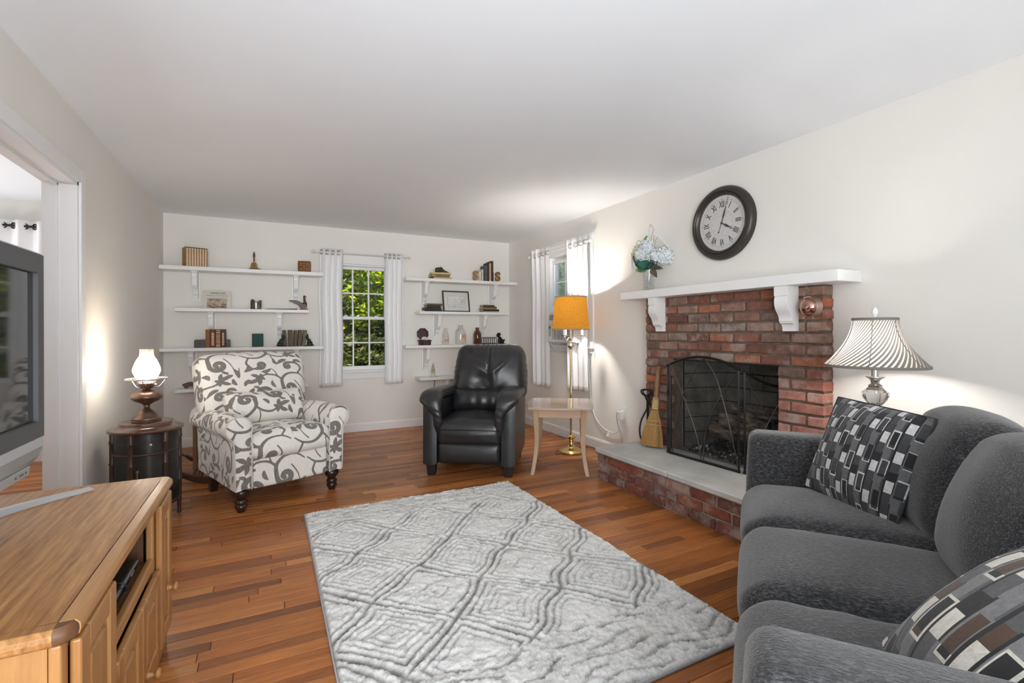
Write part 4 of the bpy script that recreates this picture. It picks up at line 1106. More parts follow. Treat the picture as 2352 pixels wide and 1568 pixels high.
MB().sphere(onbody(am+.06, .49, .173), .008, 10).build('drawer_knob', mat('ivory', (.6, .55, .4), .3), DT, smooth=60)
MB().tube([onbody(am-.32, .33, .171), onbody(am-.32, .295, .171)], .006, 8).sphere(onbody(am-.32, .335, .169), .011, 10).build('door_latch', mat('old_brass', (.20, .16, .10), .4, .8), DT, smooth=50)
for a in (-.56, .56): MB().box(.163, .1665, -.0012, .0012, .12, .55, Matrix.Rotation(am+a, 4, 'Z')).build('door_gap', mat('gap_dark', (.004, .004, .004), .9), DT)
copper = mat('aged_copper', (.20, .125, .095), .36, .85, var=.2, vs=12)
OZ = .6105
OL = thing('oil_lamp', 'copper oil-style table lamp with a lit glass chimney on the drum table', 'table lamp', (-.672, 3.715, OZ))
L_ = MB().lathe([(0, 0), (.078, 0), (.080, .006), (.076, .010), (.079, .014), (.078, .020), (.068, .026), (.058, .036), (.048, .052), (.042, .058), (.036, .066), (.022, .078), (.016, .084), (.019, .090), (.017, .098), (.022, .104), (.040, .116), (.060, .124), (.076, .135), (.084, .148), (.085, .153), (.083, .158), (.076, .170), (.060, .182), (.042, .188), (.022, .193), (.018, .20), (.0, .20)], 40)
L_.build('base', copper, OL, smooth=50)
MB().lathe([(.018, .198), (.030, .203), (.040, .213), (.046, .228), (.047, .236), (.044, .238)], 32).build('burner', copper, OL, smooth=50)
bp = MB()
for k in range(30):
    a = 2*pi*k/30
    for zz, o_ in ((.243, 0), (.251, .1)): bp.sphere((.050*cos(a+o_), .050*sin(a+o_), zz), .0042, 6)
bp.build('beaded_gallery', copper, OL, smooth=60)
MB().sphere((.052, -.030, .226), .008, 10).tube([(.03, -.018, .226), (.052, -.03, .226)], .003, 6).build('wick_knob', chrome, OL, smooth=50)
MB().tube([(.107*cos(q*pi/24), .107*sin(q*pi/24), .262) for q in range(48)], .0045, 8, closed=True).build('shade_ring', mat('ring_metal', (.55, .5, .45), .3, .7), OL, smooth=60)
for a in (.5, 2.6, 4.7): MB().tube(spline([(.04*cos(a), .04*sin(a), .206), (.07*cos(a), .07*sin(a), .212), (.107*cos(a), .107*sin(a), .262)], 10), .003, 6).build('ring_arm', chrome, OL, smooth=60)
chim = [(.040, .238), (.046, .255), (.060, .280), (.071, .306), (.071, .325), (.063, .352), (.049, .385), (.040, .410), (.036, .430)]
gm_, gt, gp, go = nodes('frosted_lit_glass'); gp.inputs['Base Color'].default_value = (.9, .85, .78, 1); gp.inputs['Emission Color'].default_value = (1, .90, .78, 1); gp.inputs['Emission Strength'].default_value = 18.0; gp.inputs['Roughness'].default_value = .5
MB().lathe(chim[:-2], 32).build('lit_globe', gm_, OL, smooth=60)
MB().lathe([(.049, .385), (.0425, .395), (.0375, .408), (.0365, .420), (.0365, .444), (.0372, .447)], 32).build('chimney_top', thin_glass('clear_glass', (1, 1, 1), .3, .03, .07, (.85, .8, .72)), OL, smooth=60)

# ---------------------------------------------------------------- light wood end table
lw_ = wood('pale_maple', [(.36, .22, .125), (.46, .30, .18), (.54, .37, .235)], 'X', s=4, r=.28, stretch=10, coat=.35)
lwz = wood('pale_maple_leg', [(.33, .20, .115), (.43, .28, .165), (.50, .34, .21)], 'Z', s=4, r=.35, stretch=10)
ltop = wood('polished_maple_top', [(.40, .27, .17), (.50, .35, .23), (.58, .43, .29)], 'X', s=4, r=.14, stretch=10, coat=.6)
ET = thing('end_table', 'pale wood end table with splayed legs in front of the floor lamp', 'side table', (2.245, 3.516, 0), radians(-34))
def tabletop(hw, hd, bow, z0, z1, inset=0):
    pts = []
    cor = .010
    for (ax, ay, bx_, by_) in ((-hw+cor, -hd, hw-cor, -hd), (hw, -hd+cor, hw, hd-cor), (hw-cor, hd, -hw+cor, hd), (-hw, hd-cor, -hw, -hd+cor)):
        for t in np.linspace(0, 1, 13):
            x = ax+(bx_-ax)*t; y = ay+(by_-ay)*t; bb = bow*4*t*(1-t); nx, ny = (by_-ay), -(bx_-ax); L = math.hypot(nx, ny); pts.append((x+nx/L*bb, y+ny/L*bb))
    return MB().prism(pts, 'Z', z0, z1)
tabletop(.262, .292, .020, .527, .545).build('tabletop', ltop, ET, bevel=.004, bseg=2)
for s, ax in ((-1, 'y'), (1, 'y'), (-1, 'x'), (1, 'x')):
    m_ = MB()
    if ax == 'y': m_.box(-.185, .185, s*.222-.009, s*.222+.009, .455, .523)
    else: m_.box(s*.195-.009, s*.195+.009, -.21, .21, .455, .523)
    m_.build('apron', lw_, ET, bevel=.002)
for sx in (-1, 1):
    for sy in (-1, 1):
        P = np.zeros((14, 4, 3))
        for i, t in enumerate(np.linspace(0, 1, 14)):
            z = .523*(1-t); sp = .030*max(0, (t-.35)/.65)**2.0; hw_ = .022-.0065*t
            cx, cy = sx*(.198+sp*.8-.012*sin(pi*t)), sy*(.228+sp-.012*sin(pi*t))
            for j, (a, b_) in enumerate(((-1, -1), (1, -1), (1, 1), (-1, 1))): P[i, j] = (cx+a*hw_, cy+b_*hw_, z)
        m_ = MB(); m_.grid(P, wrap=True); m_.add(P[0], [(0, 1, 2, 3)]); m_.add(P[-1], [(0, 1, 2, 3)]); m_.build('leg', lwz, ET, bevel=.003)

# ---------------------------------------------------------------- floor lamp
FLP = thing('floor_lamp', 'brass candelabra floor lamp with a glowing amber drum shade', 'floor lamp', (2.604, 3.886, 0))
MB().lathe([(0, 0), (.118, 0), (.121, .006), (.119, .013), (.108, .018), (.104, .023), (.090, .030), (.066, .038), (.046, .046), (.030, .060), (.022, .080), (.018, .100), (.024, .108), (.021, .118), (.026, .126), (.040, .134), (.043, .143), (.038, .152), (.028, .160), (.018, .170), (.013, .185), (0, .185)], 40).build('base', brass, FLP, smooth=45)
MB().tube([(0, 0, .18), (0, 0, 1.0)], .0105, 14).build('pole', brass, FLP, smooth=60)
nick = mat('pale_nickel', (.72, .70, .66), .2, 1)
MB().lathe([(0, .985), (.011, .985), (.018, 1.0), (.034, 1.012), (.038, 1.020), (.036, 1.027), (.022, 1.036), (.012, 1.052), (.012, 1.075), (.018, 1.085), (.012, 1.10), (.009, 1.30), (0, 1.30)], 24).build('stem_bowl', nick, FLP, smooth=45)
for k in range(3):
    a = radians(205+120*k); d = (cos(a), sin(a))
    pth = spline([(0.01*d[0], .01*d[1], 1.085), (.035*d[0], .035*d[1], 1.10), (.065*d[0], .065*d[1], 1.075), (.098*d[0], .098*d[1], 1.068), (.112*d[0], .112*d[1], 1.10), (.112*d[0], .112*d[1], 1.118)], 22)
    ar = MB().tube(pth, .005, 8).build('arm', nick, FLP, smooth=60)
    MB().lathe([(0, 1.114), (.030, 1.116), (.034, 1.121), (.012, 1.122), (0, 1.122)], 20, (.112*d[0], .112*d[1], 0)).build('drip_pan', nick, ar, smooth=45)
    MB().tube([(.112*d[0], .112*d[1], 1.121), (.112*d[0], .112*d[1], 1.19)], .014, 12).build('candle_sleeve', white, ar, smooth=50)
amber = shade_mat('amber_linen_shade', (.66, .36, .07), (.95, .50, .07), .72, 60)
lining = shade_mat('white_shade_lining', (.85, .83, .80), (.86, .83, .76), .46)
sh = MB().lathe([(.178, 1.180), (.151, 1.488)], 64); sh.build('lamp_shade', amber, FLP, smooth=80)
MB().lathe([(.1765, 1.181), (.1495, 1.487)], 64).build('shade_lining', lining, FLP, smooth=80)
grey_trim = mat('taupe_trim', (.30, .26, .22), .8)
for r, z in ((.1785, 1.180), (.1515, 1.488)): MB().tube([(r*cos(q*pi/32), r*sin(q*pi/32), z) for q in range(64)], .0045, 6, closed=True).build('trim_ring', grey_trim, FLP, smooth=60)
for a in (0, 2*pi/3, 4*pi/3): MB().tube([(0, 0, 1.475), (.151*cos(a), .151*sin(a), 1.478)], .002, 6).build('spider_arm', nick, FLP)
MB().tube([(0, 0, 1.29), (0, 0, 1.50)], .003, 8).lathe([(0, 1.498), (.008, 1.50), (.006, 1.506), (.010, 1.514), (.004, 1.524), (0, 1.526)], 14).build('finial', nick, FLP, smooth=50)
bulb_m, bt, bp_, bo = nodes('lit_bulb'); bp_.inputs['Emission Color'].default_value = (1, .9, .75, 1); bp_.inputs['Emission Strength'].default_value = 6
fb_ = MB().sphere((-.045, -.05, 1.415), .029, 14).build('bulb', bulb_m, FLP, smooth=80)
l = light('floor_lamp_bulb', 'POINT', (2.604-.045, 3.886-.05, 1.415), 125, (1, .93, .85), radius=.031); fb_.visible_shadow = True
single(MB().tube(spline([(2.70, 3.80, .004), (2.60, 3.755, .004), (2.49, 3.80, .004), (2.44, 3.87, .004), (2.476, 3.95, .004), (2.60, 4.02, .004), (2.74, 3.98, .004), (2.86, 3.96, .004), (2.885, 3.90, .004), (2.80, 3.75, .004), (2.76, 3.60, .004), (2.80, 3.40, .004), (2.89, 3.33, .004)], 70), .003, 6), 'lamp_cord', 'thin brown cord lying on the floor around the floor lamp base', 'cord', mat('brown_cord', (.12, .07, .03), .5), smooth=60)

# ---------------------------------------------------------------- table lamp behind the sofa
LP = (2.583, 1.27)
ST_ = thing('round_table', 'small dark round table behind the sofa, holding the pleated lamp', 'side table', (LP[0]+.02, LP[1]+.03, 0))
MB().lathe([(0, .585), (.175, .585), (.180, .592), (.180, .604), (.174, .61), (0, .61)], 36).build('tabletop', dark_wood, ST_, smooth=40)
MB().lathe([(0, .02), (.03, .03), (.022, .12), (.035, .3), (.02, .5), (.05, .585), (0, .585)], 20).build('pedestal', dark_wood, ST_, smooth=40)
for k in range(3): MB().tube(spline([(.02*cos(k*2.1), .02*sin(k*2.1), .15), (.09*cos(k*2.1), .09*sin(k*2.1), .06), (.15*cos(k*2.1), .15*sin(k*2.1), .012)], 10), .012, 8).build('leg', dark_wood, ST_, smooth=50)
TL = thing('table_lamp', 'glass and nickel table lamp with a pleated grey bell shade, lit', 'table lamp', (LP[0], LP[1], .6105))
cry = mat('clear_crystal', (1, 1, 1), .0); cry.node_tree.nodes['Principled BSDF'].inputs['Transmission Weight'].default_value = 1.0
b0 = -.6105
MB().lathe([(0, 0), (.062, 0), (.064, .01), (.05, .02), (.034, .03), (.022, .05), (.018, .08), (0, .08)], 28).build('foot', cry, TL, smooth=30)
def flute(r0, zs):
    n = 40; P = []
    for z, r in zs:
        P.append([((r*(1+.05*cos(10*2*pi*j/n)))*cos(2*pi*j/n), (r*(1+.05*cos(10*2*pi*j/n)))*sin(2*pi*j/n), z+b0) for j in range(n)])
    m_ = MB(); P = np.array(P); m_.grid(P, wrap=True); m_.add(P[0], [tuple(range(n))]); m_.add(P[-1], [tuple(range(n))]); return m_
MB().lathe([(.0, .69+b0), (.018, .69+b0), (.026, .70+b0), (.024, .715+b0), (.020, .735+b0), (.022, .76+b0), (.019, .775+b0), (0, .775+b0)], 24).build('lower_stem', cry, TL, smooth=30)
MB().lathe([(0, .772+b0), (.022, .774+b0), (.023, .782+b0), (.018, .79+b0), (.022, .798+b0), (0, .80+b0)], 24).build('collar', chrome, TL, smooth=40)
flute(.05, [(.800, .020), (.812, .030), (.830, .043), (.850, .052), (.866, .050), (.878, .036)]).build('glass_globe', cry, TL, smooth=40)
MB().lathe([(0, .876+b0), (.034, .877+b0), (.035, .883+b0), (.026, .89+b0), (.028, .898+b0), (.016, .908+b0), (.017, .914+b0), (.018, .922+b0), (.026, .930+b0), (.038, .937+b0), (.038, .940+b0), (.018, .941+b0), (0, .941+b0)], 28).build('nickel_cup', chrome, TL, smooth=40)
MB().tube([(0, 0, .94+b0), (0, 0, 1.0+b0)], .0145, 16).build('socket', chrome, TL, smooth=50)
# pleated bell shade: the pleats run on a slant
n = 100; rows = 22; P = np.zeros((rows, n, 3))
for i in range(rows):
    t = i/(rows-1); z = .992+(1.212-.992)*t; r = .0895+.115*(1-t)**1.85
    for j in range(n):
        a = 2*pi*(j/n)+1.3*t; rr = r*(1+(.016 if j % 2 else -.004)*(1-.4*t)); P[i, j] = (rr*cos(a), rr*sin(a), z+b0)
pm, pt, pp_, po_ = nodes('pleated_taupe_silk'); pt.nodes.remove(pp_)
dA = N(pt, 'ShaderNodeBsdfDiffuse'); tA = N(pt, 'ShaderNodeBsdfTranslucent'); at_ = N(pt, 'ShaderNodeAttribute', attribute_name='tone')
pt.links.new(at_.outputs['Color'], dA.inputs[0]); pt.links.new(at_.outputs['Color'], tA.inputs[0]); mxA = N(pt, 'ShaderNodeMixShader'); mxA.inputs[0].default_value = .17
pt.links.new(dA.outputs[0], mxA.inputs[1]); pt.links.new(tA.outputs[0], mxA.inputs[2]); pt.links.new(mxA.outputs[0], po_.inputs[0])
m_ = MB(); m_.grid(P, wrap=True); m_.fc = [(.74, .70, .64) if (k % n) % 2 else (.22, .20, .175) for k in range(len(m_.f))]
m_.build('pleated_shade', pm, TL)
taupe = mat('taupe_braid', (.20, .185, .16), .8)
for r, z in ((.2055, .990), (.0900, 1.213)): MB().lathe([(r, z-.006+b0), (r+.0025, z-.005+b0), (r+.002, z+.006+b0), (r-.001, z+.007+b0)], 64).build('shade_band', taupe, TL, smooth=40)
for k in range(6):
    a0 = k*pi/3+.35
    MB().tube([(((.0895+.115*(1-t)**1.85)+.003)*cos(a0), ((.0895+.115*(1-t)**1.85)+.003)*sin(a0), .992+.22*t+b0) for t in np.linspace(0, 1, 14)], .0017, 5).build('shade_rib', taupe, TL, smooth=60)
MB().tube([(0, 0, 1.0+b0), (0, 0, 1.215+b0)], .003, 8).build('harp_rod', chrome, TL)
for a in (0, pi/2, pi, 3*pi/2): MB().tube([(0, 0, 1.208+b0), (.09*cos(a), .09*sin(a), 1.21+b0)], .002, 6).build('spider_arm', chrome, TL)
fr_gl = mat('frosted_finial', (.85, .85, .86), .25)
MB().lathe([(0, 1.212+b0), (.013, 1.214+b0), (.014, 1.219+b0), (.006, 1.223+b0), (.007, 1.229+b0), (.0125, 1.240+b0), (.0125, 1.250+b0), (.008, 1.265+b0), (0, 1.274+b0)], 20).build('finial', fr_gl, TL, smooth=45)
MB().sphere((0, 0, 1.08+b0), .028, 14).build('bulb', bulb_m, TL, smooth=80)
light('table_lamp_bulb', 'POINT', (LP[0], LP[1], 1.08), 42, (1, .95, .90), radius=.03)

# ---------------------------------------------------------------- rocking chair behind the armchair
RK = thing('rocking_chair', 'dark wooden rocking chair half hidden behind the patterned armchair', 'rocking chair', (-.35, 4.62, 0))
dr = wood('dark_walnut', [(.035, .014, .008), (.065, .027, .015), (.10, .045, .022)], 'X', s=5, r=.35)
for yy0, yy1 in ((4.44, 4.33), (4.98, 4.87)):
    pts = [(-.655, yy0, .115), (-.56, yy0-.02, .062), (-.45, yy0-.045, .026), (-.30, yy1, .018), (-.12, yy1, .03), (.02, yy1, .07)]
    P = spline(pts, 22); m_ = W(RK); q = np.zeros((22, 4, 3))
    for i in range(22):
        hh = .018+.008*sin(pi*i/21) if i > 1 else .010
        for j, (a, b_) in enumerate(((-1, -1), (1, -1), (1, 1), (-1, 1))): q[i, j] = P[i]+np.array([0, a*.016, b_*hh])
    m_.grid(q, wrap=True); m_.add(q[0], [(0, 1, 2, 3)]); m_.add(q[-1], [(0, 1, 2, 3)]); m_.build('rocker', dr, RK, bevel=.006)
def turned(a, b, r):
    a, b = Vector(a), Vector(b); return [tuple(a.lerp(b, t)) for t in np.linspace(0, 1, 21)], [r*(.75+.3*sin(pi*t)+(.22 if i % 5 == 2 else 0)) for i, t in enumerate(np.linspace(0, 1, 21))]
p_, r_ = turned((-.52, 4.39, .05), (-.50, 4.93, .06), .012); W(RK).tube(p_, r_, 10).build('stretcher', dr, RK, smooth=50)
for (a, b_) in (((-.46, 4.39, .05), (-.42, 4.63, .40)), ((-.47, 4.92, .05), (-.42, 4.93, .40)), ((-.25, 4.35, .03), (-.15, 4.63, .40)), ((-.15, 4.88, .06), (-.15, 4.93, .40))):
    p_, r_ = turned(a, b_, .016); W(RK).tube(p_, r_, 10).build('leg', dr, RK, smooth=50)
W(RK).cbox(-.46, -.10, 4.60, 4.97, .40, .43, .01).build('seat', dr, RK)
for yy in (4.63, 4.93): W(RK).tube([(-.43, yy, .43), (-.475, yy, .64)], .014, 10).build('back_post', dr, RK, smooth=50)
for yy in (4.70, 4.78, 4.86): W(RK).tube([(-.43, yy, .43), (-.475, yy, .63)], .007, 8).build('spindle', dr, RK, smooth=50)
W(RK).tube(spline([(-.475, 4.60, .63), (-.49, 4.78, .65), (-.475, 4.96, .63)], 14), .022, 10).build('crest_rail', dr, RK, smooth=50)
W(RK).box(-.535, -.505, 4.60, 4.625, .06, .55).build('slat', wood('tan_slat', [(.12, .06, .02), (.18, .09, .035)], 'Z', s=5), RK, bevel=.004)
def blob(name, parts, m, parent, vox=.0028, M=None):
    """one continuous figure: overlapping ellipsoids / tapered limbs fused by a voxel remesh and smoothed"""
    mb = MB(M)
    for p in parts:
        if p[0] == 'e': mb.sphere(p[1], 1.0, 14, p[2])
        else: mb.tube([p[1], p[2]], [p[3], p[4]], 9)
    o = mb.build(name, m, None)
    a = o.modifiers.new('r', 'REMESH'); a.mode = 'VOXEL'; a.voxel_size = vox
    b_ = o.modifiers.new('s', 'SMOOTH'); b_.factor = .5; b_.iterations = 3
    dg = bpy.context.evaluated_depsgraph_get(); dg.update()
    me = bpy.data.meshes.new_from_object(o.evaluated_get(dg)); me.name = name; bpy.data.objects.remove(o)
    me.polygons.foreach_set('use_smooth', [True]*len(me.polygons))
    if not me.materials: me.materials.append(m)
    o = bpy.data.objects.new(name, me); COL.objects.link(o); o.parent = parent; return o
# ---------------------------------------------------------------- wall shelves
SF = 5.60
brk = [(0, 0), (-.205, 0), (-.205, -.012), (-.193, -.026), (-.191, -.058), (-.182, -.060)]+[tuple(q) for q in spline([(-.181, -.064), (-.175, -.085), (-.170, -.112), (-.163, -.138), (-.145, -.160), (-.120, -.176), (-.102, -.194), (-.092, -.218)], 20)]+[(-.086, -.221), (-.086, -.226)]+[tuple(q) for q in spline([(-.080, -.228), (-.068, -.236), (-.060, -.250), (-.055, -.268)], 8)]+[(0, -.272)]
def shelf(label, x0, x1, z, bx_, group, th=.032):
    t = thing('wall_shelf', label, 'shelf', ((x0+x1)/2, YB, z-th), 0, group)
    W(t).box(x0, x1, SF, YB-.001, z-th, z).build('board', white, t, bevel=.003)
    for x in bx_:
        m_ = W(t); k = len(brk); v = [(xx, YB-.002+p, z-th-.0005+q) for xx in (x-.021, x+.021) for p, q in brk]
        m_.add(v, [(i, (i+1) % k, k+(i+1) % k, k+i) for i in range(k)]+[tuple(range(k)), tuple(range(2*k-1, k-1, -1))])
        m_.box(x-.036, x+.036, YB-.019, YB-.0015, z-th-.285, z-th-.0005)
        m_.add([(xx, YB+dy, zz) for zz, e in ((z-th-.0005, .015), (z-th-.016, .0)) for dy, xx in ((-.209-e*.4, x-.021-e), (-.209-e*.4, x+.021+e), (-.19, x+.021+e), (-.19, x-.021-e))], [(0, 1, 2, 3), (4, 5, 6, 7), (0, 1, 5, 4), (1, 2, 6, 5), (2, 3, 7, 6), (3, 0, 4, 7)])
        m_.build('bracket', white, t, bevel=.0015)
    return t
gs = 'white bracketed wall shelves beside the window'
shelf('top white shelf left of the window, holding boxed books and a bell', XL+.002, .546, 1.806, (-.64, .275), gs, .038)
shelf('second white shelf down left of the window, with the wooden bird', -.797, .402, 1.398, (-.505, .113), gs)
shelf('third white shelf down left of the window, with bookends', XL+.002, .543, 1.008, (-.672, .280), gs)
shelf('lowest white shelf behind the patterned armchair', -.797, .398, .610, (-.505, .113), gs)
shelf('top white shelf right of the window, with the letter bookends', 1.452, XR-.002, 1.800, (1.715, 2.63), gs, .036)
shelf('second white shelf down right of the window, with the framed drawing', 1.612, 2.802, 1.405, (1.878, 2.485), gs)
shelf('third white shelf down right of the window, with bottles', 1.444, XR-.004, .998, (1.735, 2.65), gs)
shelf('lowest white shelf behind the leather recliner', 1.612, 2.80, .611, (1.97, 2.55), gs)

paper = mat('page_edges', (.62, .52, .36), .9, var=.15, vs=60, st=(1, 1, 30))
_bm = {}
def bm(c, r=.6):
    k = tuple(c)
    if k not in _bm: _bm[k] = mat('book_cloth', c, r, var=.18, vs=18)
    return _bm[k]
gold = mat('gilt_lettering', (.55, .36, .17), .4, .4)
def book(label, group, M, w, h, d, col, spine=None, pagec=None, marks=None):
    """standing book: spine towards -y, w thick (x), h tall (z), d deep (y); M places its base centre front"""
    t = thing('book', label, 'book', M.to_translation(), 0, group); L = LOCM[t.name] @ M
    c = bm(col)
    MB(L).box(-w/2, -w/2+.002, 0, d, 0, h).box(w/2-.002, w/2, 0, d, 0, h).box(-w/2+.002, w/2-.002, -.0005, .002, 0, h).build('cover', c if not spine else bm(spine), t, bevel=.001)
    MB(L).box(-w/2+.002, w/2-.002, .0022, d-.003, .003, h-.003).build('pages', pagec or paper, t)
    if marks:
        q = MB(L)
        for (z0, z1, k) in marks: q.box(-w*k/2, w*k/2, -.0012, -.0004, z0*h, z1*h)
        q.build('spine_marks', gold, t)
    return t
def up(x, y, z, rz=0, lean=0): return Matrix.Translation((x, y, z)) @ Matrix.Rotation(rz, 4, 'Z') @ Matrix.Rotation(lean, 4, 'Y')
def flat(x, y, z, rz=0): return Matrix.Translation((x, y, z)) @ Matrix.Rotation(rz, 4, 'Z') @ Matrix.Rotation(pi/2, 4, 'Y')
Z1s, Z2s, Z3s, Z4s = 1.8065, 1.3985, 1.0085, .6105
# slipcase with eight cream volumes
sl = thing('book_slipcase', 'ochre slipcase holding a row of cream volumes on the top left shelf', 'slipcase', (-.62, 5.70, Z1s))
scm = mat('ochre_card', (.36, .20, .055), .7, var=.35, vs=14); sct = mat('slipcase_lining', (.10, .07, .045), .7)
rz = radians(19)
SLM = Matrix.Translation((-.622, 5.672, Z1s)) @ Matrix.Rotation(rz, 4, 'Z'); L = LOCM[sl.name] @ SLM
hw = .094; hh = .188
MB(L).box(-hw, -hw+.003, .003, .13, 0, hh).box(hw-.003, hw, .003, .13, 0, hh).box(-hw+.003, hw-.003, .127, .13, 0, hh).box(-hw+.003, hw-.003, .003, .127, 0, .002).build('case', scm, sl)
MB(L).box(-hw, hw, .0, .13, hh, hh+.004).build('case_top', sct, sl)
creams = (.68, .52, .36)
for k in range(8):
    w_ = (2*hw-.008)/8
    book(('leftmost', 'second', 'third', 'fourth', 'fifth', 'sixth', 'seventh', 'rightmost')[k]+(' cream volume in the ochre slipcase' if k in (0, 7) else ' cream volume from the left in the ochre slipcase'), 'cream volumes in the slipcase', SLM @ Matrix.Translation((-hw+.004+w_*(k+.5), .001, .0025)), w_-.0022, hh-.005, .12, (.50, .27, .10), None, None, None)
cm = mat('cream_spine', creams, .7, var=.15, vs=10)
for o in [o for o in bpy.data.objects if o.get('group') == 'cream volumes in the slipcase']:
    x = o.location
    MB(LOCM[o.name] @ Matrix.Translation(x) @ Matrix.Rotation(rz, 4, 'Z')).box(-.0072, .0072, -.0014, -.0004, .002, hh-.007).build('spine_label', cm, o)
# hand bell on a dish
BX, BY = -.115, 5.70
single(MB().lathe([(0, .0), (.035, .001), (.050, .004), (.062, .0095), (.063, .012), (.05, .0065), (.03, .004), (0, .0035)], 32), 'dish', 'small dark metal dish under the brass hand bell', 'dish', mat('pewter', (.22, .19, .15), .35, .8), (BX, BY, Z1s), smooth=60)
be = thing('hand_bell', 'brass hand bell with a turned wooden handle on the top left shelf', 'bell', (BX-.006, BY, Z1s+.005))
abr = mat('aged_brass', (.50, .33, .12), .28, .95)
MB().lathe([(.046, .0), (.047, .006), (.040, .018), (.034, .035), (.030, .055), (.026, .066), (.016, .074), (.006, .078), (0, .079)], 32).build('bell_body', abr, be, smooth=60)
MB().lathe([(0, .076), (.009, .078), (.008, .084), (.010, .088), (0, .089)], 16).build('ferrule', abr, be, smooth=60)
MB().lathe([(0, .088), (.007, .088), (.0085, .100), (.007, .115), (.0105, .135), (.0115, .15), (.009, .165), (.0055, .178), (.004, .186), (0, .190)], 18).build('handle', wood('bell_handle_wood', [(.08, .025, .010), (.17, .065, .025)], 'Z', s=6, r=.25), be, smooth=60)
# small wooden box on its side
wb = thing('wooden_box', 'small brown wooden puzzle box standing at the end of the top left shelf', 'box', (.357, 5.71, Z1s), radians(-14))
wbm = wood('puzzle_wood', [(.14, .05, .012), (.24, .095, .025), (.32, .14, .04)], 'X', s=6, r=.5)
for a in ((-.062, -.052), (.052, .062)): MB().box(a[0], a[1], 0, .06, 0, .128).build('side', wbm, wb, bevel=.001)
MB().box(-.052, .052, 0, .06, 0, .009).build('side', wbm, wb, bevel=.001); MB().box(-.052, .052, 0, .06, .119, .128).build('side', wbm, wb, bevel=.001)
MB().box(-.052, .052, .03, .06, .009, .119).build('back', wbm, wb)
for (a, b_, c_, d_) in ((-.05, -.018, .012, .062), (-.014, .014, .012, .04), (.018, .05, .012, .062), (-.05, -.018, .066, .116), (-.014, .014, .045, .085), (.018, .05, .066, .116), (-.014, .014, .09, .116)):
    MB().box(a, b_, .016, .0295, c_, d_).build('puzzle_block', wbm, wb, bevel=.0015)
# print standing on second shelf
pb = thing('picture_book', 'cream picture book with a sleigh scene cover on the second left shelf', 'book', (-.457, 5.735, Z2s), radians(1.5))
T9 = Matrix.Rotation(radians(-9), 4, 'X')
MB(T9).box(-.122, .122, 0, .012, 0, .188).build('cover', mat('cream_card', (.66, .64, .58), .6), pb, bevel=.001)
pr_m, prt, prp, pro = nodes('sepia_print'); v = mapping(prt, (1, 1, 1.6)); f = noise(prt, v, 34, 6, .7); f2 = noise(prt, v, 9, 3)
mmn = N(prt, 'ShaderNodeMath', operation='MULTIPLY_ADD'); mmn.inputs[1].default_value = .6; prt.links.new(f2, mmn.inputs[0]); prt.links.new(f, mmn.inputs[2])
prt.links.new(ramp(prt, mmn.outputs[0], [(.55, (.10, .06, .035)), (.72, (.36, .28, .19)), (.95, (.60, .52, .40))]), prp.inputs['Base Color'])
MB(T9).box(-.087, .087, -.0012, 0, .004, .108).build('print', pr_m, pb)
# tiny horses and sleighs in the print
m_ = MB(T9); hr = random.Random(4)
for k in range(13):
    x = -.075+hr.random()*.15; z = .012+hr.random()*.04; m_.box(x, x+.014, -.0018, -.0011, z, z+.005); m_.box(x+.011, x+.016, -.0018, -.0011, z+.004, z+.010)
    for q in (0, .004, .009, .012): m_.box(x+q, x+q+.0012, -.0018, -.0011, z-.006, z)
m_.build('print_figures', mat('dark_ink', (.09, .045, .03), .8), pb)
ink = mat('grey_print_ink', (.09, .09, .09), .7); ink2 = mat('grey_script_ink', (.22, .20, .18), .7)
TM = T9 @ Matrix.Rotation(pi/2, 4, 'X')
text_obj('CURRIER & IVES', .0195, ink, pb, T9 @ Matrix.Translation((.005, -.0006, .163)) @ Matrix.Rotation(pi/2, 4, 'X'), bold=.0003)
text_obj('Christmas in the Country', .0185, ink2, pb, T9 @ Matrix.Translation((0, -.0006, .138)) @ Matrix.Rotation(pi/2, 4, 'X'), shear=.3)
MB(T9).box(-.07, .07, -.0004, .0001, .1175, .1195).build('caption_line', mat('tan_ink', (.5, .42, .3), .8), pb)
# candle holder: tin with a peaked rim
cn = thing('candle_cup', 'dark silvered candle cup with a cut-out rim on the second left shelf', 'candle holder', (-.104, 5.70, Z2s))
P = np.zeros((10, 48, 3))
for i in range(10):
    for j in range(48):
        a = 2*pi*j/48; top = .078+.022*max(0, sin(2*a))**.7+.004*sin(5*a); z = top*i/9; P[i, j] = (.052*cos(a), .052*sin(a), z)
m_ = MB(); m_.grid(P, wrap=True); m_.lathe([(0, 0), (.052, 0)], 48); m_.build('cup', mat('mercury_glass', (.20, .18, .14), .18, .85, var=.8, vs=30), cn, smooth=60, sol=.002)
MB().lathe([(0, .002), (.045, .002), (.046, .078), (.038, .084), (0, .082)], 24).build('wax', mat('pale_wax', (.70, .68, .62), .5), cn, smooth=50)
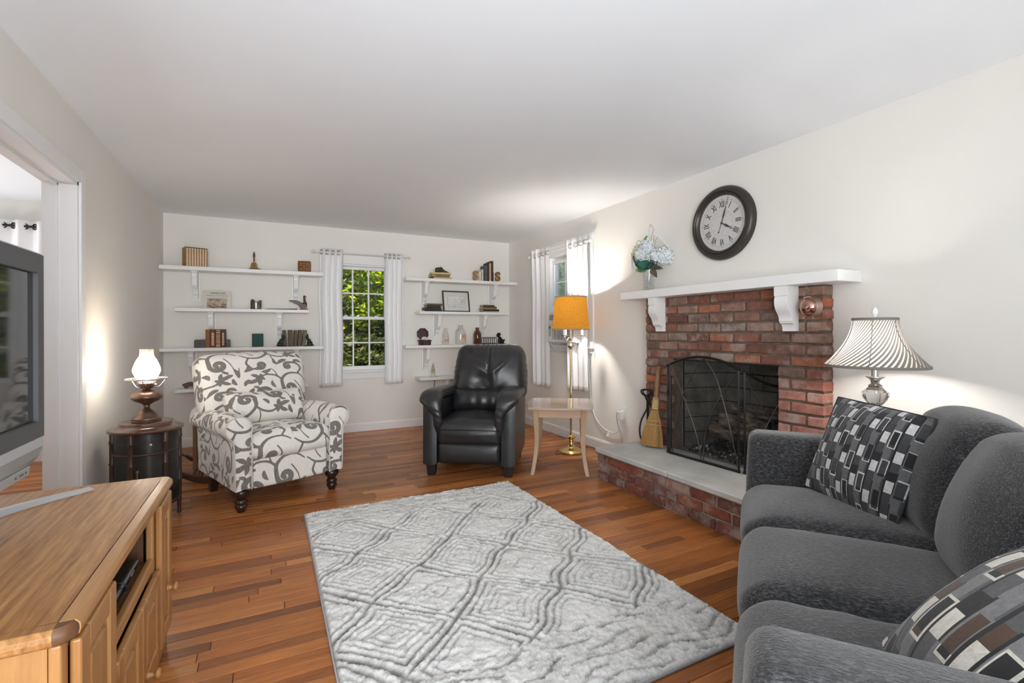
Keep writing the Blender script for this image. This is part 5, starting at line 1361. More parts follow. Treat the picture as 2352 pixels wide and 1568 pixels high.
# carved bird and stick
bd = thing('wooden_bird', 'carved red-brown wooden bird with a raised wing on the second left shelf', 'figurine', (.345, 5.69, Z2s))
bwm = mat('red_stained_wood', (.07, .022, .014), .4, var=.3, vs=14)
blob('body', [('e', (.004, 0, .044), (.038, .024, .036)), ('e', (.022, 0, .066), (.020, .018, .026)), ('t', (.020, 0, .080), (.012, 0, .135), .014, .010), ('e', (.014, 0, .146), (.014, .012, .013)), ('t', (.022, 0, .146), (.038, 0, .141), .007, .002), ('t', (-.026, 0, .050), (-.050, 0, .074), .014, .007)], bwm, bd)
MB().prism([tuple(q) for q in spline([(.004, .048), (-.015, .078), (-.045, .096), (-.085, .104), (-.130, .102), (-.141, .094), (-.118, .086), (-.098, .080), (-.085, .068), (-.060, .060), (-.045, .046), (-.02, .030)], 40)], 'Y', -.022, -.008).build('wing', bwm, bd, bevel=.004)
MB().lathe([(0, -.006), (.029, -.005), (.030, .005), (0, .006)], 24, M=Matrix.Translation((.006, -.036, .036)) @ Matrix.Rotation(pi/2, 4, 'X')).build('wheel', bwm, bd, smooth=40)
MB().lathe([(0, -.006), (.029, -.005), (.030, .005), (0, .006)], 24, M=Matrix.Translation((.006, .036, .036)) @ Matrix.Rotation(pi/2, 4, 'X')).build('wheel', bwm, bd, smooth=40)
MB().cbox(-.03, .05, -.03, .03, 0, .012, .002).build('base', bwm, bd)
single(MB().tube([(-.02, 5.735, Z2s+.006), (.29, 5.735, Z2s+.008)], [.004, .008], 8), 'wooden_stick', 'thin dark stick lying between the candle cup and the wooden bird', 'stick', mat('dark_stick', (.03, .018, .012), .5), smooth=50)
# third shelf: leather books between dark bookends
bem = wood('dark_bookend_wood', [(.022, .014, .011), (.045, .028, .022)], 'X', s=6, r=.45)
for x, lab, hw_ in ((-.598, 'dark rounded wooden bookend left of the leather books', .050), (-.372, 'dark rounded wooden bookend right of the leather books', .036)):
    t = thing('bookend', lab, 'bookend', (x, 5.70, Z3s), 0, 'dark wooden bookends')
    pts = [(-hw_, 0), (hw_, 0), (hw_, .066)]+[(hw_-.014+.014*cos(a), .066+.014*sin(a)) for a in np.linspace(0, pi/2, 5)]+[(-hw_+.014+.014*cos(a), .066+.014*sin(a)) for a in np.linspace(pi/2, pi, 5)]
    MB().prism(pts, 'Y', -.012, .010).build('block', bem, t, bevel=.002)
    MB().tube([(-.004, -.0125, .045), (0, -.0125, .05), (.003, -.0125, .03)], .003, 6).build('carving', bem, t)
    MB().box(-hw_, hw_, .010, .09, 0, .003).build('base_plate', bem, t)
stripe = [(.06, .09, .8), (.13, .15, .8), (.2, .215, .7), (.28, .30, .8), (.34, .36, .8), (.42, .44, .8), (.5, .52, .8), (.58, .60, .8), (.66, .68, .8), (.74, .75, .7), (.82, .85, .8), (.93, .95, .8)]
lett = [(.12+.055*i, .145+.055*i, .45) for i in range(13)]
gb = 'leather books between the dark bookends'
book('tan leather book with gilt lettering, leftmost between dark bookends', gb, up(-.487, 5.66, Z3s), .046, .182, .13, (.14, .028, .016), None, None, lett)
book('pale-banded brown leather book in the middle between dark bookends', gb, up(-.441, 5.66, Z3s), .044, .182, .13, (.13, .045, .035), None, None, stripe)
book('dark maroon leather book with slanted gilt lettering, right of the banded one', gb, up(-.398, 5.66, Z3s), .040, .182, .13, (.075, .018, .018), None, None, [(a, b_, .4) for a, b_, _ in lett])
t = book('thick ochre-sided book at the far left between dark bookends', gb, up(-.531, 5.67, Z3s), .038, .180, .13, (.22, .10, .018), None, None, None)
t = thing('book', 'small green booklet standing face out on the third left shelf', 'book', (-.090, 5.72, Z3s), radians(3))
MB(Matrix.Rotation(radians(-6), 4, 'X')).box(-.053, .053, 0, .014, 0, .138).build('cover', mat('dark_cover', (.035, .032, .028), .6), t, bevel=.001)
MB(Matrix.Rotation(radians(-6), 4, 'X')).box(-.045, .045, -.001, 0, .006, .130).build('green_panel', mat('green_cloth', (.010, .070, .055), .7, var=.3, vs=30), t)
# old books between cat bookends
go_ = 'old brown books between the cat bookends'
px_ = mat('brown_page_block', (.15, .10, .05), .9, var=.35, vs=60)
for k, (x, w_, ln, lab) in enumerate(((.176, .030, -.10, 'leaning brown old book next to the left cat bookend'), (.225, .044, -.03, 'thick brown old book, second from the left cat'), (.271, .030, .0, 'narrow brown old book in the middle between the cats'), (.308, .036, .06, 'brown old book, second from the right cat'), (.348, .036, .12, 'olive old book leaning next to the right cat bookend'))):
    book(lab, go_, up(x, 5.67, Z3s+(.003 if ln else 0), 0, ln), w_, .172, .115, (.10, .065, .03) if k < 4 else (.14, .12, .06), None, px_)
verd = mat('green_bronze', (.032, .042, .028), .45, .6, var=.6, vs=40)
for x, s, lab in ((.138, 1, 'green bronze cat bookend left of the old books'), (.395, -1, 'green bronze cat bookend right of the old books')):
    t = thing('cat_bookend', lab, 'bookend', (x, 5.665, Z3s), 0, 'green bronze cat bookends')
    X = lambda q: -s*q
    Q = lambda x_, y_, z_: (X(x_), y_, z_)
    blob('cat', [('e', Q(.020, 0, .030), (.026, .022, .026)), ('e', Q(.008, -.002, .056), (.021, .018, .026)), ('e', Q(-.006, -.004, .078), (.014, .014, .018)), ('e', Q(-.012, -.008, .104), (.0165, .0165, .016)), ('e', Q(-.022, -.016, .099), (.009, .008, .008)),
                 ('t', Q(-.004, .004, .112), Q(-.001, .008, .136), .0075, .002), ('t', Q(-.010, -.018, .112), Q(-.008, -.022, .136), .0075, .002), ('t', Q(-.004, -.013, .066), Q(-.010, -.015, .008), .0085, .007), ('t', Q(-.002, .010, .060), Q(-.006, .012, .008), .0085, .007),
                 ('e', Q(-.014, -.016, .010), (.011, .008, .006)), ('e', Q(.018, -.020, .022), (.020, .010, .017)), ('t', Q(.040, 0, .014), Q(.054, -.014, .012), .008, .006), ('t', Q(.054, -.014, .012), Q(.040, -.028, .011), .006, .005)], verd, t)
    MB().cbox(-.045, .045, -.03, .04, 0, .008, .003).build('base', verd, t)
# toy car on the lowest left shelf
tc = thing('toy_car', 'little brown wooden toy car on the lowest left shelf', 'toy', (-.672, 5.69, Z4s))
tcm = wood('toy_wood', [(.07, .022, .014), (.14, .05, .03)], 'X', s=6, r=.4)
MB().prism([(-.075, .040), (-.07, .028), (-.05, .018), (.06, .018), (.07, .03), (.07, .05), (.03, .062), (-.02, .060), (-.05, .052)], 'Y', -.022, .022).build('body', tcm, tc, bevel=.004)
for x in (-.04, .045):
    for yy in (-.028, .022): MB().lathe([(0, 0), (.018, 0), (.018, .006), (0, .006)], 20, M=Matrix.Translation((x, yy+.006, .0182)) @ Matrix.Rotation(pi/2, 4, 'X')).build('wheel', tcm, tc, smooth=40)
# ---------------- right shelves
R1, R2, R3, R4 = 1.8005, 1.4055, .9985, .6115
gl1 = 'old yellow books under the shoe last'
def pile(label, group, cx, cy, z, L, d, th, col, rz=0, pagec=None, spine_marks=None):
    t = thing('book', label, 'book', (cx, cy, z), radians(rz), group)
    MB().box(-L/2, L/2, -d/2, d/2, 0, .003).box(-L/2, L/2, -d/2, d/2, th-.003, th).box(-L/2, L/2, -d/2-.0005, -d/2+.003, .003, th-.003).build('cover', bm(col), t, bevel=.0015)
    MB().box(-L/2+.004, L/2-.004, -d/2+.003, d/2-.004, .003, th-.003).build('pages', pagec or paper, t)
    if spine_marks:
        q = MB()
        for a, b_ in spine_marks: q.box(-L/2+a*L, -L/2+b_*L, -d/2-.0012, -d/2-.0004, th*.3, th*.7)
        q.build('spine_marks', gold, t)
    return t
pile('pale yellow book at the bottom of the pile under the shoe last', gl1, 1.915, 5.70, R1, .225, .15, .022, (.56, .46, .24), -4)
pile('brown book in the middle of the pile under the shoe last', gl1, 1.885, 5.70, R1+.0225, .235, .15, .036, (.20, .13, .065), -5, None, [(.08, .2), (.25, .28)])
pile('yellow paper book on top of the pile under the shoe last', gl1, 1.90, 5.705, R1+.059, .245, .15, .022, (.60, .50, .22), -9)
sl_ = thing('shoe_last', 'dark brown wooden shoe last lying on three yellowed books', 'shoe last', (1.912, 5.69, R1+.0815))
P = np.zeros((22, 14, 3))
for i, t in enumerate(np.linspace(0, 1, 22)):
    x = -.078+.185*t; hh = np.interp(t, [0, .04, .2, .42, .62, .85, 1], [.050, .062, .066, .075, .036, .018, .008]); w_ = np.interp(t, [0, .05, .25, .5, .75, .93, 1], [.012, .022, .026, .024, .033, .026, .004])
    for j in range(14):
        a = 2*pi*j/14; P[i, j] = (x, w_*cos(a), hh/2+hh/2*sin(a)*1.0)
m_ = MB(); m_.grid(P, wrap=True); m_.add(P[0], [tuple(range(14))]); m_.add(P[-1], [tuple(range(14))])
m_.build('last', wood('old_last_wood', [(.035, .022, .012), (.07, .045, .025)], 'X', s=5, r=.45), sl_, smooth=70)
# letter bookends
sw = wood('rustic_letter_wood', [(.22, .10, .03), (.36, .19, .065), (.46, .27, .11)], 'Z', s=4, r=.55)
sw2 = wood('rustic_letter_wood_dark', [(.14, .055, .014), (.25, .115, .03), (.34, .17, .05)], 'Z', s=4, r=.55)
for x, m__, lab, s in ((2.372, sw, 'pale wooden letter S bookend left of the standing books', 1), (2.668, sw2, 'darker wooden letter S bookend near the corner', -1)):
    t = thing('letter_bookend', lab, 'bookend', (x, 5.69, R1), 0, 'wooden letter S bookends')
    MB().box(-.052-.004*s, .052-.004*s, -.03, .075, 0, .008).build('base', white, t, bevel=.002)
    MB().box(s*.050-.008, s*.050+.004, -.03, .075, .008, .125).build('upright', white, t, bevel=.002)
    o = text_obj('S', .158, m__, t, Matrix.Translation((-.006*s, -.006, .0662)) @ Matrix.Rotation(pi/2, 4, 'X'), depth=.013, name='letter', bold=.0055)
gs3 = 'books between the letter bookends'
book('thin cream book beside the pale letter S', gs3, up(2.443, 5.64, R1), .024, .148, .10, (.62, .58, .50))
book('tall grey-green book second from the pale letter S', gs3, up(2.484, 5.63, R1), .044, .198, .13, (.075, .085, .078))
book('dark book with a cream title strip on its spine', gs3, up(2.533, 5.63, R1), .046, .238, .14, (.045, .022, .018), None, None, None)
o = [o for o in bpy.data.objects if o.get('label') == 'dark book with a cream title strip on its spine'][0]
MB().box(-.002, .021, -.0016, -.0004, .002, .230).build('title_strip', mat('cream_strip', (.70, .52, .33), .6), o)
m_ = MB()
for i in range(15): m_.box(.004, .015, -.0022, -.0015, .02+i*.0135, .028+i*.0135)
m_.build('title_marks', mat('red_brown_ink', (.35, .12, .04), .7), o)
book('tallest dark brown book at the right of the letter bookend row', gs3, up(2.573, 5.63, R1), .030, .262, .15, (.040, .026, .020))
# framed drawing
fd = thing('framed_drawing', 'pen drawing in a thin dark frame on the second right shelf', 'picture', (2.125, 5.715, R2+.0005), radians(2))
TF = Matrix.Rotation(radians(-11), 4, 'X'); fm = mat('dark_bronze_frame', (.055, .045, .036), .35, .3); FW, FH = .358, .272
for nm, bxs in (('frame_side', (-FW/2, -FW/2+.016, 0, FH)), ('frame_side', (FW/2-.016, FW/2, 0, FH)), ('frame_side', (-FW/2+.016, FW/2-.016, 0, .016)), ('frame_side', (-FW/2+.016, FW/2-.016, FH-.016, FH))):
    MB(TF).box(bxs[0], bxs[1], -.004, .014, bxs[2], bxs[3]).build(nm, fm, fd, bevel=.002)
MB(TF).box(-FW/2+.016, FW/2-.016, .003, .012, .016, FH-.016).build('mat_board', mat('grey_mat_board', (.70, .69, .66), .8), fd)
MB(TF).box(-.113, .113, .0015, .0032, .062, .205).build('drawing_paper', mat('drawing_paper', (.78, .77, .75), .8, var=.05, vs=20), fd)
m_ = MB(TF); hd = random.Random(12)
def pen(pts, w_=.0007): m_.tube([(p[0], .0012, p[1]) for p in pts], w_, 4)
def rect(x, z, w_, h): pen([(x, z), (x+w_, z), (x+w_, z+h), (x, z+h), (x, z)])
for (x, z, w_, h) in ((-.100, .095, .060, .055), (-.035, .105, .040, .040), (.012, .100, .050, .045)):
    rect(x, z, w_, h); pen([(x-.004, z+h), (x+w_*.5, z+h+.028), (x+w_+.004, z+h)])
    for q in (.15, .55): rect(x+w_*q, z+h*.45, w_*.22, h*.3)
    rect(x+w_*.42, z, w_*.16, h*.38)
pen([(-.11, .092), (-.04, .096), (.03, .094), (.11, .098)]); pen([(-.11, .078), (-.02, .070), (.06, .074), (.11, .066)]); rect(-.02, .15, .012, .03)
for k in range(46):
    cx, cz = (hd.uniform(.05, .11), hd.uniform(.10, .19)) if k % 3 else (hd.uniform(-.11, .10), hd.uniform(.066, .09)); pts = [(cx, cz)]
    for q in range(9): cx = min(.111, max(-.111, cx+hd.uniform(-.010, .010))); cz = min(.203, max(.064, cz+hd.uniform(-.008, .008))); pts.append((cx, cz))
    pen([tuple(p) for p in spline([(a_, b_, 0) for a_, b_ in pts], 22)], .0005)
m_.build('pen_lines', mat('pen_grey', (.36, .36, .36), .8), fd)
m_ = MB(TF)
for a, b_, c1, d1 in ((-.115, .115, .0605, .062), (-.115, .115, .205, .2065), (-.115, -.1135, .062, .205), (.1135, .115, .062, .205)): m_.box(a, b_, .001, .0032, c1, d1)
m_.build('drawing_border', mat('border_ink', (.25, .24, .22), .8), fd)
MB(TF).box(-FW/2+.016, FW/2-.016, -.001, -.0003, .016, FH-.016).build('glass', thin_glass('picture_glass', (1, 1, 1), .02), fd)
# stacks of old books
ga, gb2 = 'old books stacked left of the framed drawing', 'old books stacked right of the framed drawing'
for (cx, L, z, th, col, rz_, lab) in ((1.790, .225, 0, .020, (.022, .024, .018), 0, 'dark green book at the bottom left of the framed drawing'), (1.785, .205, .0205, .026, (.018, .030, .020), 2, 'green-black book with worn corner in the left stack'), (1.80, .17, .047, .022, (.03, .022, .014), -3, 'small dark book third up in the left stack'), (1.805, .195, .0695, .024, (.095, .06, .04), 0, 'brown book on top of the left stack')):
    pile(lab, ga, cx, 5.69, R2+z, L, .13, th, col, rz_, mat('worn_pages', (.16, .10, .07), .9) if 'worn' in lab else None)
for (cx, L, z, th, col, rz_, lab) in ((2.552, .215, 0, .012, (.52, .48, .36), 0, 'thin pale booklet at the bottom right of the framed drawing'), (2.555, .225, .0125, .026, (.040, .026, .018), 0, 'dark brown book second up in the right stack'), (2.535, .20, .039, .012, (.40, .31, .18), 3, 'thin tan book third up in the right stack'), (2.540, .185, .0515, .022, (.14, .075, .035), -2, 'brown leather book fourth up in the right stack'), (2.525, .155, .074, .018, (.07, .035, .02), 0, 'small dark brown book on top of the right stack')):
    pile(lab, gb2, cx, 5.69, R2+z, L, .13, th, col, rz_)
# octagonal box, open
ox = thing('octagonal_box', 'open octagonal dark red box with a dial inside on the third right shelf', 'box', (1.702, 5.70, R3))
om = mat('dark_red_leatherette', (.035, .014, .014), .45, var=.2, vs=40)
def octo(r): return [(r*cos(pi/8+k*pi/4), r*sin(pi/8+k*pi/4)) for k in range(8)]
MB().prism([(a, b_) for a, b_ in octo(.075)], 'Z', 0, .064).build('body', om, ox, bevel=.002)
LT = Matrix.Translation((0, .062, .066)) @ Matrix.Rotation(radians(-8), 4, 'X')
oc = octo(.075); oi = octo(.060)
m_ = MB(LT @ Matrix.Translation((0, 0, .071))); v = [(a, y_, b_) for y_ in (0, .022) for a, b_ in oc]+[(a, 0, b_) for a, b_ in oi]+[(a, .014, b_) for a, b_ in oi]
m_.add(v, [(i, (i+1) % 8, 8+(i+1) % 8, 8+i) for i in range(8)]+[(i, (i+1) % 8, 16+(i+1) % 8, 16+i) for i in range(8)]+[(16+i, 16+(i+1) % 8, 24+(i+1) % 8, 24+i) for i in range(8)]+[tuple(range(24, 32)), tuple(range(8, 16))])
m_.build('lid', mat('dark_red_lid', (.055, .020, .020), .45), ox, bevel=.0012)
MB().lathe([(0, -.003), (.040, -.003), (.042, .003), (0, .003)], 32, M=Matrix.Translation((0, .0, .066)) @ Matrix.Rotation(radians(55), 4, 'X')).build('dial', mat('pale_dial', (.66, .68, .62), .4), ox, smooth=40)
MB().tube([(-.002, -.022, .085), (.0, -.012, .078)], .0012, 6).build('dial_hand', black_iron, ox)
for s in (-1, 1): MB().tube([(s*.068, 0, .052), (s*.082, 0, .052), (s*.083, 0, .052), (s*.089, 0, .052)], [.003, .003, .006, .006], 8).build('side_knob', black_iron, ox, smooth=40)
MB().sphere((.0, -.071, .056), .006, 8).build('clasp', brass, ox, smooth=60)
# bottles
cgl = thin_glass('clear_bottle_glass', (.98, .985, .975), .35, .03, .05, (.85, .85, .78)); amb = thin_glass('amber_bottle_glass', (.42, .14, .025), .3, .04, .35, (.13, .035, .008))
redp = mat('orange_bottle_print', (.72, .16, .06), .5)
def bottle(label, x, prof, m__, group, sq=False):
    t = thing('bottle', label, 'bottle', (x, 5.70, R3), 0, group)
    MB().lathe(prof, 32).build('glass', m__, t, smooth=50)
    return t
sm_p = [(0, .004), (.040, .003), (.0425, .010), (.0425, .100), (.040, .125), (.032, .150), (.023, .168), (.0195, .178), (.0195, .184), (.0235, .187), (.0235, .196), (.020, .199), (.022, .203), (.022, .208), (.0185, .210)]
t1 = bottle('small clear milk bottle with orange print, left of the big bottle', 1.967, sm_p, cgl, 'bottles on the third right shelf')
lg_p = [(0, .004), (.066, .003), (.0695, .012), (.0695, .140), (.064, .165), (.050, .187), (.034, .203), (.029, .212), (.029, .219), (.033, .222), (.032, .229), (.028, .231), (.031, .235), (.031, .243), (.027, .245)]
t2 = bottle('large clear glass jug with orange print on the third right shelf', 2.166, lg_p, cgl, 'bottles on the third right shelf')
am_p = [(0, .004), (.048, .003), (.0505, .010), (.0505, .120), (.046, .143), (.034, .165), (.023, .180), (.021, .187), (.025, .190), (.025, .196), (.021, .199), (.024, .203), (.024, .211), (.020, .213)]
t3 = bottle('dark amber glass bottle right of the clear jug', 2.393, am_p, amb, 'bottles on the third right shelf')
def curved_print(t, r, items):
    m_ = MB()
    for (a0, a1, z0, z1) in items:
        n = max(2, int(abs(a1-a0)/.12)+1); A = np.linspace(a0, a1, n); P = np.array([[(r*sin(a), -r*cos(a), z) for a in A] for z in (z0, z1)]); m_.grid(P)
    m_.build('orange_print', redp, t, fixn=False, sol=.0003)
h8 = random.Random(5)
curved_print(t1, .0432, [(-.45, -.33, .045, .115), (-.55, -.22, .042, .052), (-.33, -.2, .06, .075), (-.33, -.22, .095, .11)]+[(.05+.18*k, .17+.18*k, .075+h8.random()*.008, .09) for k in range(4)]+[(-.1+.2*k, .06+.2*k, .045, .060) for k in range(5)])
curved_print(t2, .0702, [(-.25, .95, .128, .130), (-.25, .95, .060, .0615)]+[(-.25+.3*k, -.13+.3*k, .080, .120) for k in range(4)]+[(-.20+.3*k, .02+.3*k, .085+.012*(k % 2), .093+.012*(k % 2)) for k in range(4)]+[(-.18+.3*k, .04+.3*k, .108, .114) for k in range(4)]+[(-.2+.13*k, -.12+.13*k, .066, .072) for k in range(8)])
# wire rack of coils and the dog
tr_ = thing('toast_rack', 'small dark iron rack of upright loops left of the black dog', 'rack', (2.556, 5.70, R3))
dsm = mat('dark_silver', (.10, .095, .085), .3, .8)
for k in range(7):
    x = -.088+.030*k; MB().tube(spline([(x, -.028, .004), (x, -.030, .05), (x, -.020, .080), (x, .0, .084), (x, .020, .080), (x, .030, .05), (x, .028, .004)], 20), .0042, 8).build('loop', dsm, tr_, smooth=60)
for yy in (-.03, .03): MB().tube([(-.098, yy, .006), (.098, yy, .006)], .0055, 8).build('base_rail', black_iron, tr_, smooth=60)
MB().tube([(-.096, -.03, .084), (.096, -.03, .084)], .003, 8).build('top_rail', black_iron, tr_, smooth=60)
dg_ = thing('dog_figurine', 'black sitting spaniel figurine at the right end of the third right shelf', 'figurine', (2.705, 5.69, R3))
bi2 = mat('black_cast_iron', (.010, .010, .009), .35, .3)
blob('dog', [('e', (.030, 0, .036), (.034, .026, .030)), ('e', (.004, 0, .062), (.026, .023, .034)), ('e', (-.014, -.003, .096), (.016, .016, .024)), ('e', (-.020, -.006, .126), (.022, .020, .020)), ('e', (-.004, -.020, .120), (.014, .013, .010)), ('e', (-.010, -.018, .138), (.012, .012, .008)),
            ('e', (-.032, .012, .112), (.009, .010, .024)), ('e', (-.022, -.026, .110), (.009, .009, .024)), ('t', (-.010, -.016, .062), (-.014, -.020, .010), .011, .010), ('t', (-.012, .014, .06), (-.014, .016, .010), .011, .010), ('e', (-.018, -.024, .010), (.013, .011, .007)),
            ('e', (.030, -.022, .022), (.024, .013, .020)), ('e', (.014, -.028, .010), (.020, .010, .008)), ('t', (.058, 0, .040), (.074, -.004, .060), .010, .005)], bi2, dg_)
MB().cbox(-.045, .075, -.03, .03, 0, .006, .002).build('base', bi2, dg_)
# figurine and cords at the lowest right shelf
fg = thing('glass_figurine', 'small tiered glass and gilt figurine on the lowest right shelf', 'figurine', (1.800, 5.68, R4))
gg = mat('pale_green_glass', (.62, .66, .54), .15, spec=.8); tan = mat('tan_figure', (.42, .33, .20), .5, var=.4, vs=60)
MB().lathe([(0, 0), (.046, .001), (.048, .005), (.034, .012), (.022, .024), (.016, .034), (.020, .042), (.028, .050), (.030, .056), (.018, .058), (0, .058)], 28).build('glass_foot', gg, fg, smooth=50)
MB().lathe([(0, .056), (.016, .058), (.018, .075), (.019, .095), (.016, .105), (.013, .118), (.013, .130), (.008, .140), (.007, .150), (.0, .152)], 16).build('figure', tan, fg, smooth=60)
MB().tube([(0, 0, .148), (0, 0, .163), (.012, -.004, .165)], .003, 6).build('spout', mat('gilt_spout', (.3, .22, .1), .3, .8), fg, smooth=60)
cordm = mat('dark_cord', (.03, .028, .026), .5)
single(MB().tube(spline([(1.832, 5.70, .575), (1.825, 5.72, .50), (1.815, 5.73, .42), (1.85, 5.70, .385), (1.90, 5.72, .41), (1.93, 5.68, .44), (1.88, 5.66, .40), (1.93, 5.70, .37), (1.99, 5.70, .43), (1.96, 5.74, .46), (1.90, 5.72, .42), (1.88, 5.70, .30), (1.9, 5.75, .12), (1.95, 5.80, .01)], 70), .004, 6), 'tangled_cord', 'tangle of dark cord hanging under the lowest right shelf', 'cord', cordm, smooth=60)
st2 = thing('stool', 'dark object on a low stand behind the recliner arm', 'bag', (2.12, 5.58, 0))
V, nr, F = padmesh(.13, .10, .075, .05, .03); V[:, 0] *= 1-.3*np.clip(V[:, 2]/.07, 0, 1); V[:, 2] += .012*np.sin(V[:, 0]*40)
MB().add(V+np.array([0, 0, .365]), F).build('dark_bag', mat('black_cloth', (.02, .02, .02), .8), st2, smooth=180)
MB().box(-.15, .15, -.12, .12, .27, .29).build('stand_top', dark_wood, st2)
for sx in (-.13, .13):
    for sy in (-.1, .1): MB().box(sx-.012, sx+.012, sy-.012, sy+.012, 0, .27).build('stand_leg', dark_wood, st2)

# ---------------------------------------------------------------- wall clock
CK = thing('wall_clock', 'large round wall clock with a dark frame and Roman numerals above the mantel', 'clock', (XR-.001, 2.395, 1.928))
RT = Matrix(((0, 0, -1, 0), (-1, 0, 0, 0), (0, 1, 0, 0), (0, 0, 0, 1)))     # local x -> -Y (to the viewer's right), y -> up, z -> into the room (-X)
fm2 = mat('bronze_clock_frame', (.050, .042, .036), .35, .35)
MB(RT).lathe([(.262, 0), (.264, .012), (.260, .028), (.250, .042), (.236, .050), (.224, .050), (.218, .044), (.215, .048), (.209, .048), (.203, .040), (.197, .034), (.195, .020), (.195, .0)], 72).build('rim', fm2, CK, smooth=40)
m_ = MB(RT)
for k in range(110): m_.sphere((.2125*cos(2*pi*k/110), .2125*sin(2*pi*k/110), .0475), .0045, 4)
m_.build('rope_moulding', fm2, CK, smooth=60)
MB(RT).lathe([(0, .020), (.200, .020), (.200, .0), (0, 0)], 64).build('face', mat('clock_face', (.70, .70, .69), .5), CK)
ckink = mat('clock_ink', (.045, .038, .034), .6); ckf = mat('clock_fine_ink', (.42, .41, .40), .6)
rom = ['XII', 'I', 'II', 'III', 'IIII', 'V', 'VI', 'VII', 'VIII', 'IX', 'X', 'XI']
for k, s in enumerate(rom):
    a = 2*pi*k/12; r = .132
    M_ = RT @ Matrix.Rotation(-a, 4, 'Z') @ Matrix.Translation((0, r, .0203)) @ Matrix.Diagonal((.60, 1.0, 1, 1))
    text_obj(s, .062, ckink, CK, M_, depth=.0003, name='numeral', bold=.0016)
m_ = MB(RT)
for k in range(60):
    a = 2*pi*k/60; M_ = Matrix.Rotation(-a, 4, 'Z')
    m_.box(-.0006, .0006, .165, .171, .0201, .0206, M_)
m_.tube([(.171*cos(q*pi/48), .171*sin(q*pi/48), .0203) for q in range(96)], .0005, 4, closed=True); m_.tube([(.165*cos(q*pi/48), .165*sin(q*pi/48), .0203) for q in range(96)], .0005, 4, closed=True)
m_.tube([(.092*cos(q*pi/48), .092*sin(q*pi/48), .0203) for q in range(96)], .0006, 4, closed=True); m_.build('minute_track', ckf, CK)
m_ = MB(RT)
for k in range(12): m_.box(-.003, .003, .165, .171, .0202, .021, Matrix.Rotation(-2*pi*k/12, 4, 'Z'))
m_.build('hour_dots', ckink, CK)
for k in range(12):
    a = 2*pi*k/12; text_obj(str(k+12 if k else 24), .012, ckf, CK, RT @ Matrix.Translation((.080*sin(a), .080*cos(a), .0203)), depth=.0002, name='small_numeral')
m_ = MB(RT); m_.tube(spline([(-.045, .050, .0205), (-.02, .054, .0205), (.0, .052, .0205), (.03, .056, .0205), (.045, .062, .0205)], 14), .0008, 4); m_.tube([(-.01, -.065, .0205), (.025, -.062, .0205)], .0006, 4); m_.build('dial_script', ckf, CK)
def hand(nm, a, pts, z, ring=None):
    m_ = MB(RT @ Matrix.Rotation(-a, 4, 'Z')); k = len(pts); v = [(s*w_, y_, z+dz) for dz in (0, .0012) for s, seq in ((1, pts), (-1, pts[::-1])) for y_, w_ in seq]; n = 2*k
    m_.add(v, [tuple(range(n)), tuple(range(n, 2*n))]+[(i, (i+1) % n, n+(i+1) % n, n+i) for i in range(n)])
    if ring: m_.tube([(.0075*cos(q*pi/8), ring+.0075*sin(q*pi/8), z+.0006) for q in range(16)], .0016, 5, closed=True)
    m_.build(nm, ckink, CK)
hand('minute_hand', radians(18), [(0, .004), (.03, .0032), (.055, .008), (.085, .006), (.125, .0014), (.135, .001)], .0240, .1425); hand('minute_tip', radians(18), [(.150, .0012), (.190, .0008)], .0240)
hand('hour_hand', radians(121), [(0, .005), (.02, .004), (.045, .010), (.065, .006), (.080, .0016)], .0225, .0875); hand('hour_tip', radians(121), [(.095, .0022), (.125, .001)], .0225)
hand('counterweight', radians(202), [(0, .003), (.045, .0016), (.062, .0015)], .0240); MB(RT).lathe([(0, .0240), (.008, .0240), (.008, .027), (0, .027)], 16).lathe([(0, .0240), (.006, .0240), (.006, .0255), (0, .0255)], 14, (.067*sin(radians(202)), .067*cos(radians(202)), 0)).build('hub', ckink, CK)
MB(RT).lathe([(0, .0325), (.1965, .0325)], 48).build('glass', thin_glass('clock_glass', (1, 1, 1), .05), CK)

# ---------------------------------------------------------------- vase with hydrangeas
VX, VY = 2.80, 3.033
VA = thing('hydrangea_vase', 'glass cylinder vase of white hydrangeas and green leaves on the mantel end', 'vase', (VX, VY, MZ1+.0005))
MB().lathe([(0, .002), (.043, .002), (.045, .006), (.045, .170), (.0455, .172)], 32).build('glass_cylinder', thin_glass('vase_glass', (.96, .97, .96), .3, .03, .10, (.7, .7, .68)), VA, smooth=50)
m_ = MB(); h9 = random.Random(9)
for k in range(420):
    a = h9.random()*2*pi; r = .040*sqrt(h9.random()); z = .008+.115*h9.random(); d = Vector((h9.gauss(0, 1), h9.gauss(0, 1), h9.gauss(0, 1))).normalized()*.009
    m_.tube([(r*cos(a)-d.x*.3, r*sin(a)-d.y*.3, z-d.z*.5), (r*cos(a)+d.x*.3, r*sin(a)+d.y*.3, z+d.z*.5)], .0011, 4)
o = m_.build('grey_filler', mat('grey_filler', (.32, .33, .36), .7, var=.5, vs=60), VA); o['kind'] = 'stuff'
leafm = mat('blue_green_leaf', (.045, .155, .11), .5, var=.35, vs=22); leaf2 = mat('yellow_green_leaf', (.20, .34, .13), .5, var=.3, vs=20); leafb = mat('olive_brown_leaf', (.16, .14, .09), .6, var=.3, vs=20)
petal = mat('white_petal', (.76, .79, .80), .7, var=.10, vs=30); petg = mat('cream_green_petal', (.74, .76, .56), .7, var=.1, vs=20)
